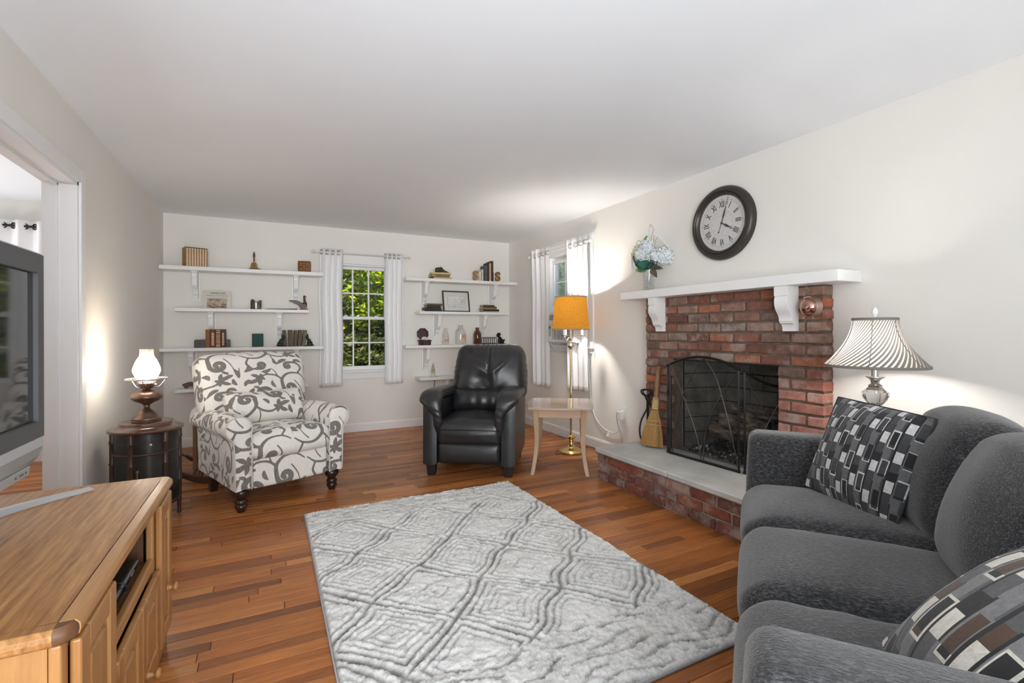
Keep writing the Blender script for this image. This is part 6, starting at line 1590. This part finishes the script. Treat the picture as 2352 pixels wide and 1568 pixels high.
def leafmesh(m_, base, tip, wd, cup=.02, nrm=(0, 0, 1)):
    b_ = Vector(base); t = Vector(tip); d = t-b_; L = d.length; d.normalize(); n = Vector(nrm); s_ = d.cross(n)
    if s_.length < .1: s_ = d.orthogonal()
    s_.normalize(); n = s_.cross(d); P = np.zeros((9, 5, 3))
    for i, u in enumerate(np.linspace(0, 1, 9)):
        w_ = wd*(sin(pi*min(1, u*.93+.05))**.75)*(1-.25*u); c0 = b_+d*L*u+n*(-.18*L*(u-.5)**2)
        for j, q in enumerate((-1, -.5, 0, .5, 1)): P[i, j] = c0+s_*q*w_+n*(abs(q)*cup+.003*sin(i*2+j))
    m_.grid(P)
# view is from -X -Y side; the viewer's right is roughly (+.45 x, -.89 y)
rt = Vector((.40, -.90, 0)).normalized(); fw = Vector((-.90, -.40, 0)).normalized()
def vp(r_, u, f_=0): return Vector((0, 0, 0))+rt*r_+fw*f_+Vector((0, 0, u))
for (b0_, t0, wd, mm_) in ((vp(0, .175, .03), vp(.055, .30, .09), .050, leafm), (vp(-.01, .18, .03), vp(-.035, .265, .11), .045, leafm), (vp(-.03, .185, .01), vp(-.115, .30, .04), .045, leafm), (vp(-.01, .18, .0), vp(-.095, .170, .04), .048, leaf2), (vp(-.015, .18, .04), vp(-.06, .225, .12), .050, leafm), (vp(.015, .18, .05), vp(.075, .235, .10), .048, leafm), (vp(-.03, .19, .02), vp(-.105, .255, .06), .042, leafm), (vp(.02, .18, .02), vp(.045, .185, .10), .035, leafm),
                          (vp(.03, .19, .0), vp(.11, .265, .02), .045, leafm), (vp(-.02, .19, -.02), vp(-.12, .235, -.02), .04, leaf2), (vp(.02, .19, -.02), vp(.02, .30, -.05), .05, leafm), (vp(.03, .175, .02), vp(.095, .10, .06), .026, leafb), (vp(.03, .18, .0), vp(.13, .17, .03), .028, leafb), (vp(.03, .18, .03), vp(.105, .195, .05), .024, leafb), (vp(-.03, .40, 0), vp(-.005, .455, .01), .018, leaf2)):
    m_ = MB(); leafmesh(m_, b0_, t0, wd, .012, (fw*.7+Vector((0, 0, .5)))); m_.build('leaf', mm_, VA, smooth=180, fixn=False, sol=.0008)
def bloom(c, R, m__, n=70, nm='bloom'):
    m_ = MB(); hr_ = random.Random(int(c[0]*1e4)+n); n = int(n*1.5)
    for k in range(n):
        z = 1-2*(k+.5)/n*.88; ph = k*2.399963; rr = sqrt(max(0, 1-z*z)); d = Vector((rr*cos(ph), rr*sin(ph), z)); p0 = Vector(c)+d*R*hr_.uniform(.84, 1.06)
        d = (d+Vector((hr_.gauss(0, .25), hr_.gauss(0, .25), hr_.gauss(0, .25)))).normalized(); a_ = d.orthogonal().normalized(); b2 = d.cross(a_); rot = hr_.random()*pi; s_ = .0105*hr_.uniform(.85, 1.2)
        for q in range(4):
            an = rot+q*pi/2+hr_.gauss(0, .08); e = (a_*cos(an)+b2*sin(an)); f_ = (a_*cos(an+pi/2)+b2*sin(an+pi/2))
            v = [p0]+[p0+e*s_*x_+f_*s_*y_+d*s_*(h_+.25*hr_.random()) for x_, y_, h_ in ((.45, .42, .16), (.95, .52, .34), (1.3, .22, .42), (1.3, -.22, .42), (.95, -.52, .34), (.45, -.42, .16))]
            m_.add([tuple(x) for x in v], [(0, 1, 2, 3), (0, 3, 4), (0, 4, 5, 6)])
    m_.sphere(c, R*.80, 12); return m_.build(nm, m__, VA, fixn=False)
bloom(vp(-.065, .315, .0), .075, petg, 90); bloom(vp(-.005, .355, .03), .060, petal, 70); bloom(vp(-.03, .29, .07), .052, petal, 60); bloom(vp(.115, .275, -.02), .082, petal, 110); bloom(vp(.055, .275, .045), .045, petal, 50)
for pts in ([vp(.01, .20), vp(.02, .38), vp(.025, .45), vp(.04, .49), (vp(.035, .52)), vp(.015, .545), vp(.008, .52), vp(.006, .40)], [vp(-.02, .2), vp(-.06, .38), vp(-.075, .42), vp(-.095, .425), vp(-.105, .40)], [vp(.02, .2), vp(.05, .36), vp(.06, .41), vp(.085, .445)], [vp(.02, .2), vp(.04, .38), vp(.045, .455)], [vp(-.05, .25), vp(-.13, .30), vp(-.165, .335)]):
    MB().tube([tuple(p) for p in spline(pts, 24)], .0016, 5).build('twig', leafb, VA, smooth=60)
for pts in ([vp(.006, .52), vp(.004, .46), vp(.008, .38)], [vp(-.105, .40), vp(-.115, .36), vp(-.118, .34)], [vp(.055, .46), vp(.085, .44), vp(.13, .39), vp(.165, .34), vp(.175, .29)], [vp(-.12, .33), vp(-.145, .28), vp(-.142, .20)]):
    q = spline(pts, 26); m_ = MB()
    for i, p in enumerate(q):
        for k in range(5): m_.sphere((p[0]+.006*cos(k*1.3+i), p[1]+.006*sin(k*1.3+i), p[2]+.003*sin(k*2)), .0042, 4)
    m_.build('catkin', petal, VA)
# ---------------------------------------------------------------- copper pot hung under the mantel
PT = thing('copper_pot', 'round pink copper pot hanging on a hook under the right end of the mantel', 'pot', (2.765, 1.70, 1.296))
pcop = mat('polished_copper', (.52, .30, .23), .14, 1); pcd = mat('brushed_copper', (.50, .36, .31), .4, .9)
ax = Vector((-.93, .24, 0)).normalized()
zq = ax; xq = Vector((0, 0, 1)).cross(zq).normalized(); yq = zq.cross(xq); RP = Matrix(((xq.x, yq.x, zq.x, 0), (xq.y, yq.y, zq.y, 0), (xq.z, yq.z, zq.z, 0), (0, 0, 0, 1)))
MB(RP).lathe([(0, .034), (.020, .032), (.038, .024), (.050, .010), (.0545, -.004)], 40).build('domed_front', pcop, PT, smooth=60)
MB(RP).lathe([(.0545, -.004), (.056, -.006), (.0555, -.040), (.057, -.044), (.055, -.047), (0, -.047)], 40).build('drum', pcd, PT, smooth=40)
wire = mat('copper_wire', (.30, .19, .14), .35, .9)
MB().tube(spline([tuple(Vector((0, 0, .048))+rt*-.018), tuple(Vector((0, 0, .080))+rt*-.020), tuple(Vector((0, 0, .090))+rt*-.010), tuple(Vector((0, 0, .090))+rt*.010), tuple(Vector((0, 0, .080))+rt*.020), tuple(Vector((0, 0, .048))+rt*.018)], 24), .0022, 6).build('bail', wire, PT, smooth=60)
MB().tube(spline([tuple(Vector((0, 0, .086))), tuple(Vector((0, 0, .098))+rt*.006), tuple(Vector((0, 0, .110))+rt*-.008), tuple(Vector((0, 0, .1275)))], 16), .003, 6).build('hook', wire, PT, smooth=60)
MB().tube(spline([tuple(Vector((0, 0, .048))+rt*-.022), tuple(Vector((0, 0, .058))), tuple(Vector((0, 0, .048))+rt*.022)], 10), .004, 6).build('collar', pcd, PT, smooth=60)
for s in (-1, 1): MB().tube([tuple(Vector((0, 0, -.050))+rt*s*.018), tuple(Vector((0, 0, -.068))+rt*s*.026)], .003, 6).build('foot', wire, PT, smooth=60)
# ---------------------------------------------------------------- fire screen
FS = thing('fire_screen', 'black three-panel fire screen with an arched top and twisted bars', 'fire screen', (2.675, 2.38, HT+.0005))
meshm = bpy.data.materials.new('black_wire_mesh'); meshm.use_nodes = True; mt_ = meshm.node_tree; mt_.nodes.clear()
o_ = N(mt_, 'ShaderNodeOutputMaterial'); t_ = N(mt_, 'ShaderNodeBsdfTransparent'); d_ = N(mt_, 'ShaderNodeBsdfPrincipled'); d_.inputs['Base Color'].default_value = (.02, .02, .021, 1); d_.inputs['Roughness'].default_value = .6
x_ = N(mt_, 'ShaderNodeMixShader'); x_.inputs[0].default_value = .30; mt_.links.new(t_.outputs[0], x_.inputs[1]); mt_.links.new(d_.outputs[0], x_.inputs[2]); mt_.links.new(x_.outputs[0], o_.inputs[0])
twm = mat('twisted_iron', (.085, .08, .075), .35, .7)
def twist(pts, n, par, M_=None):
    P = spline(pts, n); m_ = MB(LOCM[FS.name])
    m_.tube([tuple(p) for p in P], [.0036+.0014*(i % 2) for i in range(n)], 5); m_.build('twisted_bar', twm, par)
def panel(pA, pB, zA, zB, arch, bars):
    """pA, pB: ground points; straight sides to zA / zB; arch(t) gives the top height"""
    pan = bpy.data.objects.new('panel', None); COL.objects.link(pan); pan.parent = FS
    A = Vector((*pA, 0)); B = Vector((*pB, 0)); z0 = HT+.001
    def q(t, z): p = A.lerp(B, t); return (p.x, p.y, z)
    def bar(pts, r=.009):
        m_ = MB(LOCM[FS.name]); m_.tube(pts, r, 4); m_.build('frame_bar', black_iron, pan)
    L = (B-A).length; e = .009/L
    bar([q(e, z0), q(e, arch(0))]); bar([q(1-e, z0), q(1-e, arch(1))]); bar([q(0, z0+.009), q(1, z0+.009)]); bar([q(t, arch(t)) for t in np.linspace(0, 1, 22)])
    m_ = MB(LOCM[FS.name]); P = np.array([[q(t, z0+(arch(t)-z0)*s) for t in np.linspace(.01, .99, 22)] for s in (.0, .5, 1)]); m_.grid(P); m_.build('mesh_screen', meshm, pan, fixn=False)
    for b_ in bars: twist([q(t, z) for t, z in b_], 46, pan)
    return pan
ar = lambda t: .908+.072*(1-(2*t-1)**2)
panel((2.662, 2.674), (2.687, 2.09), .9, .9, ar, [[(.52, .975), (.35, .84), (.19, .66), (.10, .45), (.05, .265)], [(.54, .975), (.70, .84), (.83, .62), (.93, .40), (.985, .265)], [(.97, .89), (.82, .78), (.65, .62), (.55, .45), (.52, .265)], [(.03, .89), (.18, .74), (.34, .55), (.44, .40), (.49, .265)]])
ar2 = lambda t: .905-.105*sin(pi/2*t)
panel((2.690, 2.068), (2.95, 1.975), .9, .8, ar2, [[(.05, .86), (.40, .70), (.75, .56), (.95, .42)], [(.95, .72), (.60, .56), (.30, .42), (.12, .30)]])
panel((2.664, 2.692), (2.812, 2.80), .9, .8, ar2, [[(.05, .86), (.40, .68), (.75, .52), (.95, .40)], [(.95, .72), (.60, .56), (.30, .42), (.12, .30)]])
for z in (.40, .68): W(FS).tube([(2.690, 2.079, z), (2.690, 2.079, z+.04)], .007, 8).tube([(2.663, 2.683, z), (2.663, 2.683, z+.04)], .007, 8).build('hinge', black_iron, FS)
# logs, grate, embers
lm1, lt_, lp_, lo_ = nodes('charred_log'); f = noise(lt_, mapping(lt_, (3, .6, 3)), 9, 6, .7); lt_.links.new(ramp(lt_, f, [(.38, (.010, .009, .008)), (.50, (.14, .10, .075)), (.70, (.42, .33, .26))]), lp_.inputs['Base Color']); lp_.inputs['Roughness'].default_value = .9; bumpn(lt_, lp_, f, .8, .02)
def log(label, a, b, r, seed):
    A, B = Vector(a), Vector(b); n = 18; P = []; hr_ = random.Random(seed); ph = hr_.random()*6
    pts = [tuple(A.lerp(B, t)+Vector((0, 0, .006*sin(6*t+ph)))) for t in np.linspace(0, 1, n)]
    m_ = MB(); m_.tube(pts, [r*(1+.12*sin(5*t+ph)+.06*hr_.random()) for t in np.linspace(0, 1, n)], 14)
    V = m_.verts(); V += rng.normal(0, r*.05, V.shape); m_.v = [V]
    o = m_.build('log', lm1, None, smooth=50); tag(o, label, 'log', 'logs in the firebox')
log('thick charred log lying lowest on the fire grate, its cut end towards the room', (3.06, 2.60, .415), (3.08, 2.12, .40), .062, 1)
log('pale split log resting on the lowest log in the firebox', (3.01, 2.50, .505), (3.10, 2.18, .49), .048, 2)
log('small dark log at the top of the fire pile', (3.04, 2.42, .585), (3.12, 2.08, .575), .038, 3)
log('dark log at the right end of the fire pile beside the screen panel', (3.00, 2.25, .44), (3.16, 2.06, .425), .045, 4)
gr_ = thing('fire_grate', 'black iron grate carrying the logs in the firebox', 'grate', (3.06, 2.36, HT))
for yy in (2.14, 2.26, 2.38, 2.50): W(gr_).tube([(2.98, yy, .36), (2.985, yy, .335), (3.17, yy, .335), (3.175, yy, .39)], .008, 6).build('bar', black_iron, gr_)
for xx in (3.0, 3.15): W(gr_).tube([(xx, 2.10, .328), (xx, 2.56, .328)], .008, 6).build('rail', black_iron, gr_)
for xx in (3.0, 3.15):
    for yy in (2.15, 2.50): W(gr_).tube([(xx, yy, HT), (xx, yy, .328)], .008, 6).build('leg', black_iron, gr_)
em = MB(); he_ = random.Random(3)
for k in range(900):
    x = 2.86+he_.random()*.40; yy = 1.98+he_.random()*.74
    if x < 2.90 and he_.random() < .5: continue
    s_ = .005+.008*he_.random(); z = HT+.004+.02*he_.random()*min(1, (x-2.85)/.1); tone = he_.choice([(.02, .02, .02), (.03, .03, .03), (.06, .055, .05), (.10, .10, .10), (.45, .45, .44), (.015, .014, .014)])
    R3_ = Euler((he_.random()*3, he_.random()*3, 0)).to_matrix().to_4x4()
    em.cbox(-s_, s_, -s_*.8, s_*.8, -s_*.6, s_*.6, s_*.3, Matrix.Translation((x, yy, z)) @ R3_, tone)
o = em.build('lava_rock', attr_mat('lava_rock', .9), None, fixn=False); tag(o, 'bed of black and white lava rock chips on the firebox floor', 'gravel', None, 'stuff')
# ---------------------------------------------------------------- broom and tongs
BRM = thing('hearth_broom', 'straw hearth broom with a stout wooden handle leaning on the brick', 'broom', (2.675, 2.875, HT+.0005))
A = Vector((2.675, 2.875, HT+.0005)); Bv = Vector((2.785, 2.905, .875)); dirv = (Bv-A).normalized(); zv = dirv; xv = Vector((.55, -.83, 0)); xv = (xv-zv*xv.dot(zv)).normalized(); yv = zv.cross(xv)
BM = Matrix(((xv.x, yv.x, zv.x, A.x), (xv.y, yv.y, zv.y, A.y), (xv.z, yv.z, zv.z, A.z), (0, 0, 0, 1)))
straw = mat('broom_straw', (.48, .28, .10), .8, var=.35, vs=5, st=(60, 60, 1)); cordy = mat('straw_binding', (.55, .40, .20), .8)
L = LOCM[BRM.name] @ BM; m_ = MB(L); hb = random.Random(2)
for k in range(420):
    a = hb.random()*2*pi; q = sqrt(hb.random()); x1, y1 = .016*q*cos(a), .013*q*sin(a); x0, y0 = .090*q*cos(a)+hb.gauss(0, .003), .040*q*sin(a)+hb.gauss(0, .002)
    zb = .006+hb.random()*.02
    m_.tube([(x0, y0, zb), (x0*.80+x1*.05, y0*.80, .12), (x0*.45+x1*.2, y0*.5+y1*.3, .23), (x1, y1, .31)], [.0016, .0018, .0018, .0012], 4)
m_.build('bristles', straw, BRM, fixn=False); BRM.children[0]['kind'] = 'stuff'
MB(L).lathe([(0, .01), (.05, .012), (.042, .14), (.026, .22), (.018, .30), (0, .30)], 20, sx=1.15, sy=.6).build('bristle_core', straw, BRM)
for z, r in ((.175, .052), (.205, .046)): MB(L).tube([(r*1.08*cos(q*pi/12), r*.62*sin(q*pi/12), z) for q in range(24)], .0032, 6, closed=True).build('stitching', cordy, BRM, smooth=60)
for i in range(13): MB(L).tube([((.0245-.0004*i)*cos(q*pi/9), (.0215-.0003*i)*sin(q*pi/9), .300+.0072*i) for q in range(18)], .0042, 6, closed=True).build('binding', cordy, BRM, smooth=60)
hm = wood('broom_handle_wood', [(.10, .045, .018), (.20, .10, .042), (.32, .18, .08)], 'Z', s=5, r=.6, bump=.4)
MB(L).tube([(.002*sin(i*1.7), .002*cos(i*2.1), .29+.350*i/16) for i in range(17)], [.021+.0018*sin(i*2.3) for i in range(17)], 14).build('handle', hm, BRM, smooth=60)
TG = thing('fire_tongs', 'black iron fire tongs with looped handles behind the broom', 'fire tongs', (2.74, 3.07, HT+.0005))
def tgp(*v): return [tuple(Vector((2.765, 3.02, HT))+rt*a+Vector((0, 0, b_))+fw*c_) for a, b_, c_ in v]
for dx, df in ((0, 0), (.022, .012)):
    W(TG).tube(spline(tgp((.02+dx, .31, df), (.0+dx, .34, df), (-.02+dx, .38, df), (-.042+dx, .395, df), (-.05+dx, .42, df), (-.02+dx, .432, df), (.022+dx, .43, df), (.03+dx, .40, df), (.005+dx, .385, df), (.005+dx, .34, df)), 40), .006, 8).build('handle_loop', black_iron, TG, smooth=60)
W(TG).tube(tgp((.012, .385, .006), (.008, .33, .006), (.004, .27, .006)), [.012, .010, .008], 8).build('shaft', black_iron, TG, smooth=60)
W(TG).tube(spline(tgp((.006, .28, .005), (-.02, .235, .005), (-.05, .17, .005), (-.062, .10, .005), (-.056, .04, .005), (-.04, .008, .005)), 26), .0075, 8).build('leg', mat('grey_iron', (.06, .058, .055), .4, .7), TG, smooth=60)
W(TG).tube(spline(tgp((.006, .28, -.01), (.0, .2, -.01), (.005, .1, -.01), (.0, .008, -.01)), 20), .0075, 8).build('leg', black_iron, TG, smooth=60)
# ---------------------------------------------------------------- air conditioner, cable, outlet
AC = thing('air_conditioner', 'white window air conditioner with a slatted grille behind the floor lamp', 'air conditioner', (2.88, 4.41, .915))
ax0 = 2.775; ay0, ay1, az0, az1 = 4.075, 4.60, 1.035, 1.355
W(AC).box(ax0+.012, 3.12, ay0, ay1, az0-.0, az1).build('case', whitep, AC, bevel=.012, bseg=3)
W(AC).prism([(ax0+.011, az1-.085), (ax0, az1-.09), (ax0, az0+.012), (ax0+.011, az0)], 'Y', ay0, ay1).build('front_panel', whitep, AC, bevel=.004)
gd = mat('grille_shadow', (.05, .05, .05), .7)
W(AC).box(ax0-.0008, ax0+.004, ay0+.03, ay1-.10, az0+.035, az1-.105).build('grille_opening', gd, AC); W(AC).box(ax0+.0105, ax0+.016, ay0+.02, ay1-.02, az1-.075, az1-.012).build('vent_opening', gd, AC)
for k in range(15):
    z = az0+.038+k*.0122
    W(AC).box(ax0-.003, ax0+.002, ay0+.03, ay1-.10, z, z+.0065).build('slat', whitep, AC)
for k in range(5):
    z = az1-.073+k*.0135; W(AC).box(ax0+.004, ax0+.014, ay0+.02, ay1-.02, z, z+.006).build('vent_louvre', whitep, AC)
for yy in (4.13, 4.27, 4.41, 4.47): W(AC).box(ax0-.0034, ax0+.001, yy, yy+.006, az0+.035, az1-.105).build('grille_rib', whitep, AC)
W(AC).box(ax0-.001, ax0+.004, ay1-.07, ay1-.025, az0+.07, az1-.125).build('control_panel', mat('grey_control', (.45, .46, .46), .4), AC); W(AC).box(ax0-.0025, ax0, ay1-.06, ay1-.035, az1-.165, az1-.145).build('display', blackp, AC)
W(AC).box(XR-.02, XR+.02, W2[0]+.02, ay0, W2[2]+.015, az1+.01).build('side_curtain', whitep, AC); W(AC).box(XR-.02, XR+.02, ay1, W2[1]-.02, W2[2]+.015, az1+.01).build('side_curtain', whitep, AC)
W(AC).box(2.93, 3.02, ay0, ay1, W2[2]+.0155, az0).build('support', whitep, AC)
wc = mat('white_cord', (.74, .74, .73), .5)
W(AC).tube(spline([(2.80, 4.58, 1.03), (2.83, 4.57, .985), (2.87, 4.47, .955), (2.875, 4.30, .945), (2.87, 4.05, .95), (2.89, 4.0, .90), (2.895, 4.0, .77), (2.90, 3.985, .60), (2.895, 3.965, .47), (2.885, 3.88, .31), (2.89, 3.74, .22), (2.893, 3.61, .205), (2.895, 3.53, .25), (2.897, 3.505, .32), (2.897, 3.50, .35)], 90), .0062, 8).build('power_cord', wc, AC, smooth=60)
PL = W(AC).box(2.868, XR-.008, 3.478, 3.528, .345, .43).build('power_plug', whitep, AC, bevel=.008, bseg=3); W(AC).box(2.866, 2.869, 3.495, 3.511, .395, .405).build('test_button', mat('plug_button', (.4, .4, .4), .5), PL)
OT = thing('wall_outlet', 'white wall outlet plate left of the fireplace', 'outlet', (XR, 3.49, .375)); W(OT).box(XR-.007, XR-.0005, 3.452, 3.532, .30, .462).build('plate', whitep, OT, bevel=.002); W(OT).box(XR-.009, XR-.006, 3.476, 3.508, .395, .445).build('socket', whitep, OT, bevel=.001); W(OT).box(XR-.0085, XR-.006, 3.476, 3.508, .315, .335).build('socket', whitep, OT, bevel=.001)
single(MB().tube(spline([(2.905, 3.49, .425), (2.885, 3.52, .43), (2.88, 3.55, .38), (2.885, 3.53, .28), (2.89, 3.50, .22), (2.892, 3.48, .15), (2.893, 3.47, .05), (2.893, 3.46, .012)], 40), .003, 6), 'thin_cord', 'thin grey-brown cord hanging from the outlet to the floor', 'cord', mat('taupe_cord', (.30, .26, .21), .5), smooth=60)
W(AC).add([(2.889, 3.69, .207), (2.889, 3.665, .205), (2.872, 3.66, .165), (2.872, 3.695, .16)], [(0, 1, 2, 3)]).build('cord_tag', whitep, AC, sol=.0006)
SWT = thing('cord_switch', 'small white box on the wall beside the right window curtain', 'switch', (XR, 3.93, .95)); W(SWT).box(XR-.02, XR-.0005, 3.915, 3.945, .90, 1.0).build('body', whitep, SWT, bevel=.004)

# ---------------------------------------------------------------- outdoors seen through the windows
gm2 = mat('leaf_litter', (.10, .075, .045), .95, var=.6, vs=3)
S(MB().box(-14, 22, 5.98, 34, -.6, -.42).box(3.1, 22, -6, 5.98, -.6, -.42).build('ground', gm2))
lfm = bpy.data.materials.new('tree_leaves'); lfm.use_nodes = True; lt = lfm.node_tree; lt.nodes.clear()
o_ = N(lt, 'ShaderNodeOutputMaterial'); d_ = N(lt, 'ShaderNodeBsdfDiffuse'); tl_ = N(lt, 'ShaderNodeBsdfTranslucent'); x_ = N(lt, 'ShaderNodeMixShader'); x_.inputs[0].default_value = .5; at_ = N(lt, 'ShaderNodeAttribute', attribute_name='tone')
for q in (d_, tl_): lt.links.new(at_.outputs['Color'], q.inputs[0])
lt.links.new(d_.outputs[0], x_.inputs[1]); lt.links.new(tl_.outputs[0], x_.inputs[2]); lt.links.new(x_.outputs[0], o_.inputs[0])
bark = mat('grey_brown_bark', (.06, .045, .032), .95, var=.4, vs=6, st=(4, 4, .6))
def tree(label, x, y, h, crown, n, tones, size=.13, zlo=.5, group='trees outside the windows', seed=0, trunk=.12):
    t = thing('tree' if h > 3 else 'shrub', label, 'tree' if h > 3 else 'shrub', (x, y, -.42), 0, group); r = np.random.default_rng(seed+11)
    if trunk: 
        MB().tube([(0, 0, 0), (.05, .05, h*.3), (-.05, .1, h*.6), (.05, .05, h*.95)], [trunk, trunk*.85, trunk*.6, trunk*.2], 9).build('trunk', bark, t, smooth=60)
    nc = max(10, n//55); cz = zlo+(h-zlo)*r.random(nc); ca = r.random(nc)*2*pi; cr = crown*np.sqrt(r.random(nc))*(1-.45*np.abs(cz/h-.55)); C = np.stack([cr*np.cos(ca), cr*np.sin(ca), cz], 1)
    for k in range(0, min(nc, 14)):
        if trunk: MB().tube([(0, 0, max(.3, C[k, 2]-.4)), tuple(C[k]*np.array([.5, .5, 1])-np.array([0, 0, .15])), tuple(C[k])], [trunk*.3, trunk*.2, .01], 5).build('branch', bark, t)
    idx = r.integers(0, nc, n); p = C[idx]+r.normal(0, 1, (n, 3))*np.array([.42, .42, .13])*crown*.30
    a = r.normal(0, 1, (n, 3)); a[:, 2] *= .45; a /= np.linalg.norm(a, axis=1, keepdims=True); b_ = np.cross(a, r.normal(0, 1, (n, 3))); b_[:, 2] *= .4; b_ /= np.linalg.norm(b_, axis=1, keepdims=True)
    s_ = size*(.6+.8*r.random((n, 1))); V = np.stack([p-a*s_, p+b_*s_*.5, p+a*s_, p-b_*s_*.5], 1).reshape(-1, 3)
    m_ = MB(); m_.add(V, [(4*i, 4*i+1, 4*i+2, 4*i+3) for i in range(n)]); tn = np.array(tones)[r.integers(0, len(tones), n)]*(.7+.6*r.random((n, 1))); m_.fc = [tuple(q) for q in tn]
    o = m_.build('foliage', lfm, t, fixn=False); o['kind'] = 'stuff'
yg = [(.40, .48, .03), (.28, .40, .04), (.52, .52, .03), (.17, .29, .04)]; mg = [(.10, .19, .045), (.15, .26, .05), (.24, .34, .04), (.06, .13, .04)]; dgn = [(.04, .065, .018), (.06, .085, .022), (.10, .095, .03), (.045, .06, .02), (.22, .20, .10)]
tree('bright yellow-green tree filling the top of the back window', 1.6, 12.0, 7.5, 2.3, 15000, yg, .075, 1.8, seed=1)
tree('mid green tree at the left of the back window view', -1.2, 11.2, 6.0, 2.0, 11000, mg, .07, .9, seed=2)
tree('mid green tree at the right of the back window view', 4.6, 12.6, 6.5, 2.2, 11000, mg+yg[:2], .07, 1.0, seed=3)
tree('yellow-green tree standing farther back behind the others', 2.4, 18.0, 9.0, 3.4, 14000, yg, .11, 1.0, seed=4)
tree('tall green tree far back on the left', -3.0, 19, 9.0, 3.8, 9000, mg, .13, .8, seed=5)
tree('tall green tree far back on the right', 8.5, 19, 9.5, 3.9, 9000, mg+yg[:2], .13, .8, seed=6)
tree('dark low shrub under the trees outside the back window', 1.3, 9.9, 1.45, 1.1, 7000, dgn, .05, .05, 'shrubs outside the back window', 7, 0)
tree('dark spreading shrub at the left outside the back window', -.7, 13.9, 2.0, 1.7, 7000, dgn, .06, .05, 'shrubs outside the back window', 8, 0)
tree('dark shrub at the right outside the back window', 3.3, 14.9, 2.6, 1.9, 8000, dgn, .065, .05, 'shrubs outside the back window', 9, 0)
tree('green tree outside the air conditioner window', 5.9, 7.0, 6.5, 1.9, 10000, mg+yg[:1], .07, .5, seed=10)
tree('yellow-green tree farther outside the air conditioner window', 9.6, 11.0, 8.0, 2.8, 11000, yg, .10, .5, seed=12)
tree('wide dark green tree at the far back of the garden', 1.0, 25, 11, 4.6, 9000, mg+dgn[:3], .20, .2, seed=21)
tree('wide dark green tree at the far back right of the garden', 12, 26, 11, 4.8, 8000, mg+dgn[:3], .20, .2, seed=22)
tree('wide dark green tree at the far back between the others', 6.3, 28, 12, 5.0, 8000, mg+dgn[:3], .22, .2, seed=23)
OC = thing('garden_chair', 'grey slatted garden chair outside, low in the back window', 'chair', (1.12, 8.6, -.42), radians(-12))
gw = mat('weathered_grey_wood', (.16, .17, .16), .8)
for k in range(6): MB(Matrix.Rotation(radians(-12), 4, 'X')).box(-.27+.09*k, -.195+.09*k, .0, .02, .35, 1.02-.02*abs(k-2.5)).build('back_slat', gw, OC)
for k in range(4): MB().box(-.28, .28, -.50+.12*k, -.40+.12*k, .36, .38).build('seat_slat', gw, OC)
for s in (-1, 1):
    MB().box(s*.30-.05, s*.30+.05, -.55, .08, .58, .60).build('armrest', gw, OC); MB().box(s*.29-.02, s*.29+.02, -.52, -.44, 0, .58).build('leg', gw, OC); MB().box(s*.29-.02, s*.29+.02, .02, .08, 0, .58).build('leg', gw, OC)
